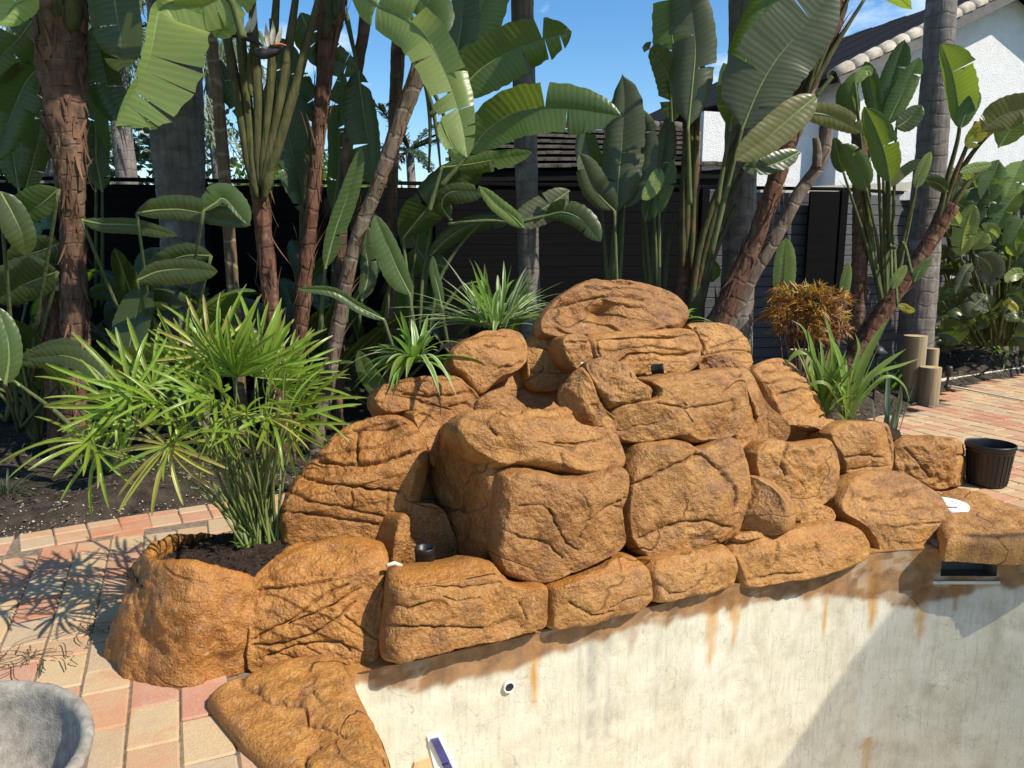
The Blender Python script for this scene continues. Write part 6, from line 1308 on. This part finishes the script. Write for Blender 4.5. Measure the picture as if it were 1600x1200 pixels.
rb2 = thing('palm_shrub', 'dark arching fronds spilling onto the sandy mound at the far right', 'shrub', base_of([(1585,540)], 9.9))
arch_blades(rb2, np.array(rb2['_base']) + (0, 0, .05), 60, 1.0, .024, ['mondo', 'fan', 'mondo'], 61, el=(.3, 1.3), droop=(.4, .9), spread=.5)
# ------------------------------------------------------------------ lady palm in the planter boulder
lp = thing('lady_palm', 'bushy lady palm with fan leaves of glossy narrow fingers in the planter boulder', 'palm plant', (-1.03, 3.0, 0.28))
def finger_mesh(nm, seed, mat, bend):
    rg = np.random.default_rng(seed); s = np.linspace(0, 1, 12)
    C = np.stack([s, .04 * rg.normal() * s ** 2, -bend * s ** 2.4], -1)
    w = .036 * np.interp(s, [0, .1, .35, .7, .93, 1], [.25, .6, 1, .95, .60, .14])
    V, Fq, uv = strip_vf(C, w, [0, 0, 1.0], .55); o = mesh_obj(nm, V, Fq, M[mat], None, True, uv=uv); me = o.data
    off = np.array(o.location)
    for v in me.vertices: v.co += Vector(off)
    bpy.data.objects.remove(o); return me
FG = [finger_mesh('leaflet', 70 + i, 'fan', b) for i, b in enumerate((.12, .24, .38, .60))]
FY = [finger_mesh('leaflet', 80 + i, 'fan_yellow', b) for i, b in enumerate((.15, .30))]
def fan(plant, hub, dirv, nrm, n, L, seed, root=None, yellow=False, spread=2.0, sub=True):
    rg = np.random.default_rng(seed); hub = np.asarray(hub, float); d = np.asarray(dirv, float); d /= np.linalg.norm(d)
    nr = np.asarray(nrm, float); nr = nr - d * (nr @ d); nr /= np.linalg.norm(nr); sd = np.cross(nr, d)
    r0 = np.asarray(root if root is not None else plant['_base'], float)
    midp = (r0 + hub) / 2 + np.array([0, 0, .10]) * np.linalg.norm(hub - r0); C = spline(np.array([r0, midp, hub]), 14)
    V, Fq, uv = tube_vf(C, np.linspace(.0055, .0032, 14), 6); fr = mesh_obj('frond', V, Fq, M['cane'], plant, True, uv=uv)
    for k in range(n):
        a = (k / (n - 1) - .5) * 2 * spread + rg.normal(0, .05); l = L * (1 - .28 * abs(a) / spread) * rg.uniform(.88, 1.1)
        x = d * math.cos(a) + sd * math.sin(a) + nr * rg.uniform(.02, .22); x /= np.linalg.norm(x); z = nr - x * (nr @ x); z /= np.linalg.norm(z); y = np.cross(z, x)
        tw = rg.normal(0, .25); y, z = y * math.cos(tw) + z * math.sin(tw), z * math.cos(tw) - y * math.sin(tw)
        Mx = Matrix(((x[0]*l, y[0]*l*.95, z[0]*l, hub[0]), (x[1]*l, y[1]*l*.95, z[1]*l, hub[1]), (x[2]*l, y[2]*l*.95, z[2]*l, hub[2]), (0, 0, 0, 1)))
        ms = FY if yellow and rg.random() < .8 else FG
        put(ms[rg.integers(len(ms))], 'leaflet', Mx, fr)
    return fr
root = np.array([-1.03, 3.0, 0.27])
fans = [  # hub px, py, Y, direction (image right, up, toward camera), normal, n, length
 (140, 678, 2.72, (-.9, .15, .25), 12, .30), (152, 690, 2.70, (-.55, -.75, .3), 9, .25), (205, 600, 2.85, (-.75, .6, .2), 10, .32), (240, 590, 2.95, (-.55, .8, 0), 9, .33), (262, 682, 2.66, (-.1, -.9, .5), 13, .28),
 (272, 676, 2.68, (.7, .2, .5), 8, .28), (335, 610, 2.82, (-.3, .2, .8), 11, .27), (330, 540, 3.05, (-.5, .85, .1), 11, .27), (360, 560, 2.95, (.1, .95, .3), 12, .30), (400, 575, 3.05, (.3, .9, .2), 12, .28),
 (432, 590, 3.15, (.6, .75, .1), 11, .28), (450, 650, 2.95, (.8, .55, .3), 11, .27), (462, 600, 3.2, (.9, .35, .1), 10, .26), (385, 630, 2.80, (.2, .2, .9), 11, .26), (300, 600, 3.0, (-.8, .3, .3), 9, .27),
 (420, 640, 2.86, (.3, -.2, .8), 10, .24), (220, 650, 2.9, (-.6, .55, -.2), 10, .28), (290, 640, 2.9, (-.4, .4, .5), 9, .25), (450, 570, 3.3, (.5, .8, -.3), 10, .26), (350, 655, 2.78, (-.2, -.5, .8), 9, .24), (478, 640, 3.12, (.95, .1, .1), 8, .24), (400, 545, 3.2, (0, 1, -.1), 10, .27), (310, 570, 3.1, (-.3, .9, .2), 10, .28), (345, 600, 2.9, (.1, .7, .6), 12, .25), (420, 612, 2.95, (.4, .6, .6), 12, .25), (440, 630, 3.05, (.7, .2, .5), 10, .24), (300, 560, 3.05, (-.35, .9, .1), 11, .27), (420, 560, 3.1, (.2, .95, .0), 12, .27), (250, 620, 2.82, (-.4, .5, .6), 12, .26), (370, 575, 2.95, (-.05, .9, .3), 13, .28), (470, 620, 3.1, (.7, .6, .2), 11, .25), (180, 620, 2.85, (-.7, .6, .2), 11, .28), (330, 625, 2.8, (-.2, .5, .7), 12, .26), (185, 640, 2.95, (-.9, .35, .1), 9, .28)]
rgf = np.random.default_rng(12)
for i, (px, py, Yk, (dx, dz, dc), n, L) in enumerate(fans):
    d = np.array([dx, -dc, dz]); nr = np.array([0.15, -.55, .85]) if dz < .75 else np.array([.1, -1, .35])
    fan(lp, at(px, py + 14, Yk), d, nr + rgf.normal(0, .28, 3), n, L * .94, 300 + i, root + rgf.normal(0, .035, 3) * (1, 1, 0), yellow=(i in (4, 7, 15)), spread=(2.1 if dz < .75 else 1.35))
for i in range(22):                                                     # canes
    x0 = root + rgf.normal(0, .04, 3) * (1, 1, 0); hp = at(rgf.uniform(300, 450), rgf.uniform(600, 680), rgf.uniform(2.85, 3.15))
    C = spline(np.array([x0, (x0 + hp) / 2 + rgf.normal(0, .02, 3), hp]), 12); V, Fq, uv = tube_vf(C, np.linspace(.0085, .005, 12), 7); mesh_obj('cane', V, Fq, M['cane'], lp, True, uv=uv)
wd = thing('weed', 'tiny bright green weed in the planter soil at the foot of the canes', 'weed', at(385, 852, 2.93)); b = np.array(wd['_base'])
arch_blades(wd, b, 9, .05, .007, ['fern'], 401, el=(.4, 1.3), droop=(.1, .5))

# ------------------------------------------------------------------ spider plants on the rocks
sp1 = thing('spider_plant', 'big spider plant with cream edged leaves behind the crest boulder', 'plant', at(776, 510, 4.28)); b = np.array(sp1['_base'])
arch_blades(sp1, b, 90, .42, .0135, ['spider', 'spider', 'spider_white', 'spider_green'], 31, el=(.35, 1.45), droop=(.05, .45), spread=.10)
arch_blades(sp1, b, 20, .46, .0125, ['spider', 'spider_white'], 32, el=(.15, .6), droop=(.1, .5), spread=.10, az=(2.6, 3.8))
arch_blades(sp1, b, 18, .44, .0125, ['spider', 'spider_white'], 33, el=(.2, .7), droop=(.05, .4), spread=.10, az=(.35, 1.3))
sp2 = thing('spider_plant', 'small drooping spider plant hanging over the left upper boulder', 'plant', at(650, 566, 3.58)); b = np.array(sp2['_base'])
arch_blades(sp2, b, 30, .27, .017, ['spider_green', 'spider_green', 'spider'], 34, el=(.6, 1.45), droop=(.1, .6), spread=.03)
arch_blades(sp2, b, 12, .26, .016, ['spider_green', 'spider'], 35, el=(.3, 1.0), droop=(.7, 1.3), spread=.03, az=(-2.9, -.2))
arch_blades(sp2, b, 14, .28, .013, ['spider_green', 'spider'], 36, el=(.2, .7), droop=(.3, .8), spread=.03, az=(2.4, 3.9))
arch_blades(sp2, b, 5, .27, .012, ['spider_green'], 37, el=(.2, .6), droop=(.4, .9), spread=.03, az=(-.5, .5))
sp3 = thing('spider_plant', 'few green blades peeping out right of the crest boulder', 'plant', at(1062, 505, 4.5)); b = np.array(sp3['_base'])
arch_blades(sp3, b, 16, .24, .011, ['spider_green', 'spider'], 38, el=(.3, 1.2), droop=(.2, .8), spread=.05)
# ------------------------------------------------------------------ reeds in the right hand planter
r1_ = thing('reed_plant', 'upright green reed left of its twin in the rock planter, one pale leaf arching left', 'plant', at(1284, 652, 4.55), 'reeds in the rock planter'); b = np.array(r1_['_base'])
arch_blades(r1_, b, 26, .46, .013, ['reed'], 41, el=(1.05, 1.5), droop=(.02, .25), spread=.04)
arch_blades(r1_, b, 8, .40, .011, ['reed'], 42, el=(.7, 1.2), droop=(.3, .9), spread=.04)
def px_blade(plant, pts, Y, wpx, mat):
    C = spline(np.array([at(x, y, Y) for x, y in pts]), 18); w = wpx / 2 * float(depth_of(C[0])) / F * np.interp(np.linspace(0, 1, 18), [0, .2, .5, .8, 1], [.6, .9, 1, .7, .03])
    V, Fq, uv = strip_vf(C, w, [0.1, -.7, .7], .3); mesh_obj('leaf', V, Fq, M[mat], plant, True, uv=uv)
for pts, w in [([(1288,640),(1282,590),(1266,556),(1245,552),(1226,572)],13),([(1288,650),(1296,600),(1302,550),(1288,490)],11),([(1284,640),(1270,560),(1256,515),(1236,500)],8),([(1284,650),(1276,590),(1268,540),(1262,515)],10),([(1290,640),(1300,560),(1296,520),(1284,480)],9),([(1270,620),(1250,600),(1240,620),(1238,645)],6)]:
    px_blade(r1_, pts, 4.5, w, 'reed')
r2_ = thing('reed_plant', 'upright green reed right of its twin in the rock planter, long blades leaning right', 'plant', at(1324, 655, 4.5), 'reeds in the rock planter'); b = np.array(r2_['_base'])
arch_blades(r2_, b, 24, .42, .012, ['reed'], 43, el=(1.0, 1.5), droop=(.02, .3), spread=.04)
for pts, w in [([(1326,650),(1340,590),(1362,540),(1390,495)],14),([(1326,650),(1350,600),(1380,570),(1416,545)],10),([(1324,650),(1318,590),(1308,550),(1294,520)],13),([(1326,650),(1360,590),(1410,570),(1438,560)],7),([(1330,640),(1380,590),(1410,600),(1422,628)],6),([(1326,640),(1290,600),(1260,605),(1245,630)],7),([(1326,640),(1334,580),(1342,545),(1336,520)],8)]:
    px_blade(r2_, pts, 4.45, w, 'reed')
# ------------------------------------------------------------------ croton, ferns, snake plants, grass
cr_ = thing('croton_bush', 'orange and bronze croton bush with narrow twisted leaves beside the fence', 'shrub', base_of([(1262,520)], 6.2)); b = np.array(cr_['_base'])
for i in range(15):
    q = b + np.array([rgf.normal(0, .05), rgf.normal(0, .05), 0]); tpx = at(rgf.uniform(1205, 1325), rgf.uniform(450, 510), 6.2 + rgf.uniform(-.2, .2))
    C = spline(np.array([q, (q + tpx) / 2 + rgf.normal(0, .03, 3), tpx]), 10); V, Fq, uv = tube_vf(C, np.linspace(.012, .005, 10), 6); mesh_obj('stem', V, Fq, M['bark_brown'], cr_, True, uv=uv)
def sprig(nm, seed, mat, bend):
    rg = np.random.default_rng(seed); parts, uvs = [], []
    for k in range(6):
        s = np.linspace(0, 1, 9); a = rg.normal(0, .8); b2 = rg.normal(.2, .6); l = rg.uniform(.6, 1.1); tw = rg.normal(0, 1.5)
        d = np.array([math.cos(a) * math.cos(b2), math.sin(a) * math.cos(b2), math.sin(b2)]); sd = np.cross(d, [0, 0, 1.0])
        C = d * (s * l)[:, None] + sd * (rg.normal(0, .18) * np.sin(s * 3.0 + tw))[:, None] - np.array([0, 0, 1]) * (bend * l * s ** 2)[:, None] + np.array([-.2, 0, 0])
        V, Fq, uv = strip_vf(C, .055 * np.interp(s, [0, .2, .6, 1], [.4, 1, .9, .1]), np.array([.2 * rg.normal(), -.4, 1.0]), .4); parts.append((V, Fq)); uvs.append(uv)
    V, Fq = merge(parts); o = mesh_obj(nm, V, Fq, M[mat], None, True, uv=np.concatenate(uvs)); me = o.data; off = np.array(o.location)
    for v in me.vertices: v.co += Vector(off)
    bpy.data.objects.remove(o); return me
cm = [sprig('leaf_sprig', 90 + i, m, bnd) for i, (m, bnd) in enumerate((('croton_a', .3), ('croton_b', .2), ('croton_b', .5), ('croton_c', .3), ('croton_a', .6), ('croton_b', .4)))]
for i in range(230):
    a = rgf.uniform(0, 6.283); h = rgf.uniform(-1, 1); rd = rgf.uniform(.3, 1) ** .5
    c = at(1262, 492, 6.2) + np.array([.35 * rd * math.cos(a) * math.sqrt(1 - h * h * .6), .28 * rd * math.sin(a), .20 * h + .03])
    x = (c - at(1262, 515, 6.2)); x = x / np.linalg.norm(x) + rgf.normal(0, .6, 3); x /= np.linalg.norm(x); z = np.array([0, -.3, 1.0]) + rgf.normal(0, .4, 3); z -= x * (z @ x); z /= np.linalg.norm(z); y = np.cross(z, x); l = rgf.uniform(.08, .14)
    up = c[2] > at(0, 492, 6.2)[2] + rgf.normal(0, .05)
    put(cm[rgf.integers(6) if up else (rgf.integers(1, 3) if rgf.random() < .8 else 4)], 'leaf_sprig', Matrix(((x[0]*l, y[0]*l, z[0]*l, c[0]), (x[1]*l, y[1]*l, z[1]*l, c[1]), (x[2]*l, y[2]*l, z[2]*l, c[2]), (0, 0, 0, 1))), cr_)
fe = thing('fern', 'feathery bright green fern at the foot of the path light', 'fern', ground(1385, 618, 0.02)); b = np.array(fe['_base'])
for i in range(46):
    a = rgf.uniform(0, 6.28); e = rgf.uniform(.6, 1.45); l = rgf.uniform(.22, .42); d = np.array([math.cos(a) * math.cos(e), math.sin(a) * math.cos(e), math.sin(e)]); s = np.linspace(0, 1, 10)
    C = b + rgf.normal(0, .06, 3) * (1, 1, 0) + d * (s * l)[:, None] + np.array([0, 0, -.25]) * (s ** 2 * l)[:, None]; parts, uvs = [], []
    for k in range(2, 10):
        for sg in (-1, 1):
            for q in (0, .5):
                p0 = C[k] * (1 - q) + C[k - 1] * q; sd = np.cross(d, [0, 0, 1.0]); sd /= np.linalg.norm(sd) + 1e-6
                tp = p0 + sd * sg * .045 * (1 - .6 * s[k]) + d * .03; V, Fq, uv = strip_vf(np.array([p0, (p0 + tp) / 2, tp]), np.array([.003, .004, .0005]), [0, 0, 1.0], .1); parts.append((V, Fq)); uvs.append(uv)
    V, Fq = merge(parts); mesh_obj('frond', V, Fq, M['fern'], fe, True, uv=np.concatenate(uvs))
for i, (px, py, n, lab) in enumerate(((1195, 560, 9, 'pair of upright grey green blades right of the crest rocks'), (1385, 560, 8, 'upright blades behind the path light'), (1210, 556, 6, 'short grey blades beside the croton stems'))):
    sn = thing('snake_plant', lab, 'plant', ground(px, ground_row(6.0) - 2, 0.02)); b = np.array(sn['_base']); arch_blades(sn, b, n, .48, .018, ['snake'], 430 + i, el=(1.25, 1.52), droop=(0, .08), spread=.10)
for i, (px, py, n, L, lab) in enumerate(((10, 770, 60, .26, 'grey green tuft of mondo grass at the left edge of the bed'), (425, 735, 60, .24, 'tuft of mondo grass behind the lady palm canes'), (350, 712, 50, .22, 'small tuft of mondo grass in shade left of the ribbed boulder'), (300, 690, 50, .24, 'tuft of mondo grass in deep shade behind the yellowing fan leaf'), (490, 705, 50, .24, 'tuft of mondo grass tucked against the ribbed boulder'), (130, 735, 60, .24, 'tuft of mondo grass under the drooping left fan leaf'), (225, 742, 60, .22, 'tuft of mondo grass just beyond the paver border'), (60, 700, 60, .28, 'tuft of mondo grass in shade near the far left trunk'), (1492, 590, 14, .20, 'wispy tuft of grass by the low logs'))):
    mg = thing('mondo_grass', lab, 'grass tuft', ground(px, py, 0.02)); b = np.array(mg['_base']); arch_blades(mg, b, n, L, .004, ['mondo'], 440 + i, el=(.4, 1.4), droop=(.3, 1.0), spread=.12, nseg=8)
# ------------------------------------------------------------------ feathery palms beyond the fence
for i, (px, py, Yk, n, lab) in enumerate(((175, 60, 11.5, 15, 'drooping feathery palm beyond the fence between the left trunks'), (40, 40, 12.5, 13, 'feathery palm beyond the fence at the far left'), (330, 110, 15.0, 12, 'distant feathery palm glimpsed behind the slender cane'), (640, 235, 9.5, 9, 'spiky dark palm head showing behind the leaning trunk'))):
    tp = at(px, py, Yk); q = thing('feather_palm', lab, 'palm', (tp[0], tp[1], 0), 'feathery palms beyond the fence'); zt = tp[2]
    V, Fq, uv = tube_vf(np.array([(tp[0], tp[1], -.05), (tp[0] + .05, tp[1], zt * .5), (tp[0], tp[1], zt)]), [.17, .15, .12] if i < 3 else [.06, .055, .05], 14); mesh_obj('trunk', V, Fq, M['bark_palm'], q, True, uv=uv)
    small = i == 3
    for k in range(n):
        a = k / n * 6.283 + rgf.normal(0, .2); e = rgf.uniform(-.1, 1.1); l = (2.6 if not small else .9) * rgf.uniform(.8, 1.15); d = np.array([math.cos(a) * math.cos(e), math.sin(a) * math.cos(e), math.sin(e)]); s = np.linspace(0, 1, 26)
        C = tp + d * (s * l)[:, None] - np.array([0, 0, 1]) * ((.75 if not small else .3) * l * s ** 2)[:, None]; T = np.gradient(C, axis=0); T /= np.linalg.norm(T, axis=1)[:, None]
        V, Fq, uv = tube_vf(C, np.linspace(.02, .004, 26), 5, cap=False); parts, uvs = [(V, Fq)], [uv * 0]
        for j in range(2, 26):
            for sg in (-1, 1):
                for h_ in (0, .5):
                    sd = np.cross(T[j], [0, 0, 1.0]); sd /= np.linalg.norm(sd) + 1e-6; ll = l * .23 * math.sin(math.pi * min(1, .15 + s[j] * .8)) * rgf.uniform(.8, 1.2)
                    p0 = C[j] * (1 - h_) + C[j - 1] * h_; p1 = p0 + (sd * sg * .6 + T[j] * .5) * ll * .5 + rgf.normal(0, .02, 3); p2 = p1 + (sd * sg * .2 + T[j] * .3 - np.array([0, 0, .9 if not small else .1])) * ll * .55
                    V, Fq, uv = strip_vf(np.array([p0, p1, p2]), np.array([.008, .013, .002]), [0.1, -.5, 1.0], .2); parts.append((V, Fq)); uvs.append(uv)
        V, Fq = merge(parts); mesh_obj('frond', V, Fq, M['queen' if not small else 'mondo'], q, True, uv=np.concatenate(uvs))
# wooded backdrop far behind the fence
for i, (x, y, h, w, lab) in enumerate(((-9, 17, 5.2, 3.0, 'dense round tree beyond the fence at the far left'), (-4.6, 19, 3.6, 2.2, 'low tree beyond the fence behind the stout palm'), (3.6, 24, 5.0, 2.0, 'small distant tree beside the gable end'), (11.5, 20, 4.6, 2.4, 'tree beyond the house at the right'))):
    tq = thing('broadleaf_tree', lab, 'tree', (x, y, 0), 'trees beyond the fence'); V, Fq, uv = tube_vf(np.array([(x, y, -.05), (x + .1, y, h * .3), (x, y, h * .6)]), [.2, .16, .08], 10); mesh_obj('trunk', V, Fq, M['bark_brown'], tq, True, uv=uv)
    k = 5200; u_ = rgf.normal(0, 1, (k, 3)); u_ /= np.linalg.norm(u_, axis=1)[:, None]; rad = rgf.uniform(.45, 1, k) ** .5
    c = np.array([x, y, h * .62]) + u_ * rad[:, None] * np.array([w, w, h * .42]) * (1 + .35 * fbm(u_ * 2.2 + i * 7, 3, i))[:, None]
    a = rgf.normal(0, 1, (k, 3)); a /= np.linalg.norm(a, axis=1)[:, None]; bb = np.cross(a, u_ + .3); bb /= np.linalg.norm(bb, axis=1)[:, None] + 1e-6; sz = rgf.uniform(.07, .16, k)[:, None]
    P = np.stack([c - a * sz, c + bb * sz * .5, c + a * sz, c - bb * sz * .5], 1).reshape(-1, 3)
    mesh_obj('crown', P, np.arange(k * 4).reshape(-1, 4), M['fern' if i == 1 else 'mondo'], tq, False, uv=np.tile([[0, 0], [.5, .5], [1, 0], [.5, -.5]], (k, 1)))
# ------------------------------------------------------------------ props
# black nursery pot on the deck
pb = ground(1541, 757); pot = thing('plant_pot', 'empty black plastic nursery pot standing on the pavers', 'plant pot', pb)
V, Fq = lathe_vf([(.001,.004),(.104,.004),(.110,.010),(.115,.04),(.1325,.222),(.134,.224),(.1375,.226),(.1385,.234),(.1375,.240),(.139,.246),(.1435,.248),(.145,.254),(.1455,.266),(.144,.272),(.141,.273),(.138,.270),(.136,.262),(.130,.22),(.112,.04),(.106,.014),(.001,.012)], pb, 64)
mesh_obj('body', V, Fq[:, ::1], M['black_plastic'], pot, True)
parts = []
for k in range(26):
    a = k / 26 * 6.283; parts.append(tube_vf(np.array([(pb[0] + r * math.cos(a), pb[1] + r * math.sin(a), pb[2] + z) for r, z in ((.1105, .012), (.116, .04), (.133, .215))]), .0022, 5, cap=False)[:2])
V, Fq = merge(parts); mesh_obj('ribs', V, Fq, M['black_plastic'], pot, True)
# concrete bowl at the lower left
bc = np.array([-1.40, 1.60, 0.0]); bowl = thing('concrete_bowl', 'rough grey concrete bowl cut off by the lower left corner', 'bowl', bc)
prof = spline(np.array([(.001, .05, 0), (.17, .0, 0), (.27, .05, 0), (.345, .16, 0), (.380, .27, 0), (.388, .300, 0), (.380, .312, 0), (.364, .310, 0), (.354, .296, 0), (.335, .22, 0), (.28, .12, 0), (.17, .07, 0), (.001, .06, 0)]), 90)
V, Fq = lathe_vf(prof[:, :2], bc, 120)
c_ = V - bc; rad_ = np.linalg.norm(c_[:, :2], axis=1)[:, None]
nz_ = .008 * fbm(V * 6, 3, 3) + .003 * fbm(V * 34, 3, 4) + .0018 * fbm(V * 120, 2, 5)
V = V + np.concatenate([c_[:, :2] / (rad_ + .02), np.zeros((len(V), 1))], 1) * nz_[:, None] + np.array([0, 0, 1]) * nz_[:, None] * .6
mesh_obj('shell', V, Fq, M['concrete'], bowl, True)
# white skimmer lid let into the slab
lc = ground(1476, 787, 0.112); lid = thing('skimmer_cover', 'white round plastic skimmer cover set into the rock slab', 'cover', lc)
V, Fq = lathe_vf([(.001, .003), (.105, .003), (.110, .0015), (.114, .003), (.118, .003), (.120, .0), (.120, -.03)], lc, 56); mesh_obj('disc', V, Fq[:, ::-1], M['white_plastic'], lid, True)
V, Fq = box_vf(lc + (-.0, -.075, .0055), (.05, .008, .004)); mesh_obj('finger_slot', V, Fq, M['void'], lid, False)
for k in range(9):
    a = rgf.uniform(0, 6.28); r = rgf.uniform(.02, .10); V, Fq = box_vf(lc + (r * math.cos(a), r * math.sin(a), .0055), (rgf.uniform(.004, .012), rgf.uniform(.004, .008), .003), rotz(a)); mesh_obj('rust_speck', V, Fq, M['bark_brown'], lid, False)
# black pipes in the basins
def pipe(px, py, Yk, r, L, label, horiz=None):
    c = at(px, py, Yk); t = thing('pipe_end', label, 'pipe', c)
    prof = [(r * .82, -L * .4), (r * .82, L), (r, L), (r * 1.02, L * .94), (r * 1.02, L * .55), (r * .96, L * .52), (r * .96, -L * .5)]
    V, Fq = lathe_vf(prof, (0, 0, 0), 30)
    if horiz is not None: V = V @ np.array(Vector(horiz).to_track_quat('Z', 'Y').to_matrix()).T
    mesh_obj('fitting', V + c, Fq[:, ::-1], M['black_plastic'], t, True); return t
pipe(664, 872, 2.86, .040, .045, 'black plastic pipe end standing in the lower basin')
pipe(1024, 577, 3.84, .026, .040, 'black plastic pipe end lying in the upper basin', (1, -.1, .12))
wpp = thing('pvc_stub', 'short white plastic pipe stub left of the lower black pipe', 'pipe', at(614, 882, 2.72)); V, Fq, uv = tube_vf(np.array([at(604,884,2.72), at(616,880,2.74), at(627,884,2.76)]), [.008, .008, .008], 12); mesh_obj('stub', V, Fq, M['cream'], wpp, True)
wp2 = thing('pvc_stub', 'white plastic pipe stub wedged above the small upper boulder', 'pipe', at(909, 572, 3.62)); V, Fq, uv = tube_vf(np.array([at(909,580,3.6), at(909,566,3.6)]), [.008, .008], 12); mesh_obj('stub', V, Fq, M['cream'], wp2, True)
# timber posts at the bed edge
def log(px, pt, pbm, w, label, group='round timber posts along the bed'):
    b = ground(px, pbm, 0.0); d = float(depth_of(b)); r = w / 2 * d / F; h = (pbm - pt) * d / F * 1.0
    top = at(px, pt, b[1] + .0); h = top[2] - b[2]
    t = thing('timber_post', label, 'post', b, group)
    k = 36; th = np.linspace(0, 2 * math.pi, k, endpoint=False); rr2 = r * (1 + .03 * vnoise(np.stack([np.cos(th) * 2 + px, np.sin(th) * 2, th * 0], -1), 3))
    zz = [-.05, .05, h * .5, h - .012, h - .003]; sc = [1.01, 1, 1, 1, .985]
    V = np.stack([np.stack([b[0] + rr2 * s_ * np.cos(th), b[1] + rr2 * s_ * np.sin(th), np.full(k, b[2] + z_)], -1) for z_, s_ in zip(zz, sc)]).reshape(-1, 3)
    mesh_obj('shaft', V, grid_faces(5, k, True), M['post_wood'], t, True)
    rs = np.linspace(.985, .02, 6); V = np.stack([np.stack([b[0] + rr2 * s_ * np.cos(th), b[1] + rr2 * s_ * np.sin(th), np.full(k, b[2] + h - .003 + .004 * (1 - s_) ** .5)], -1) for s_ in rs]).reshape(-1, 3)
    mesh_obj('end_grain', V, grid_faces(6, k, True), M['post_end'], t, True)
log(1422, 524, 624, 34, 'tallest of the three timber posts, in part shade')
log(1450, 544, 616, 20, 'thin timber post between the tall one and the short one')
log(1449, 573, 629, 31, 'short sunlit timber post at the edge of the paving')
log(1247, 546, 640, 34, 'timber post half hidden behind the reeds and rocks')
# path lights
def path_light(px, pbm, ptop, label, hat):
    b = ground(px, pbm, 0.03); t = thing('path_light', label, 'garden light', b, 'black path lights'); top = at(px, ptop, b[1]); h = top[2] - b[2]
    V, Fq = lathe_vf([(.001, 0), (.035, 0), (.035, .02), (.014, .03), (.012, .05), (.012, h * .84)], b, 20); mesh_obj('stake', V, Fq, M['black_metal'], t, True)
    if hat: V, Fq = lathe_vf([(.03, h * .78), (.032, h * .9), (.03, h * .90), (.085, h * .88), (.088, h * .885), (.04, h * .98), (.012, h * 1.0), (.001, h * 1.01)], b, 32)
    else: V, Fq = lathe_vf([(.012, h * .5), (.03, h * .55), (.036, h * .9), (.03, h), (.001, h)], b, 24)
    mesh_obj('lamp_head', V, Fq, M['black_metal'], t, True)
path_light(1364, 634, 540, 'black hatted path light beside the feathery fern', True)
path_light(1480, 606, 572, 'small black spotlight on the ground by the pale edging strip', False)
# pulled weeds lying on the pavers at the left
for k, (px, py) in enumerate(((40, 1030), (150, 985))):
    dw = thing('dried_weed', 'limp dried weed lying on the pavers above the concrete bowl' if k == 0 else 'small dried sprig on the pavers beside the planter boulder', 'weed', ground(px, py, .006)); b = np.array(dw['_base'])
    for i in range(34 if k == 0 else 12):
        a = rgf.uniform(0, 6.28); l = rgf.uniform(.05, .14); s = np.linspace(0, 1, 7); C = b + rgf.normal(0, .07 if k == 0 else .02, 3) * (1.6, .6, 0) + np.stack([np.cos(a + s * rgf.normal(0, 1)) * s * l, np.sin(a + s * rgf.normal(0, 1)) * s * l, .012 * np.sin(s * 3) + .004], -1)
        V, Fq, uv = strip_vf(C, np.full(7, .0022), [0, 0, 1.0], .2); mesh_obj('stem', V, Fq, M['fibre' if i % 3 else 'mondo'], dw, True, uv=uv)
for o in bpy.data.objects:
    if '_base' in o: del o['_base']
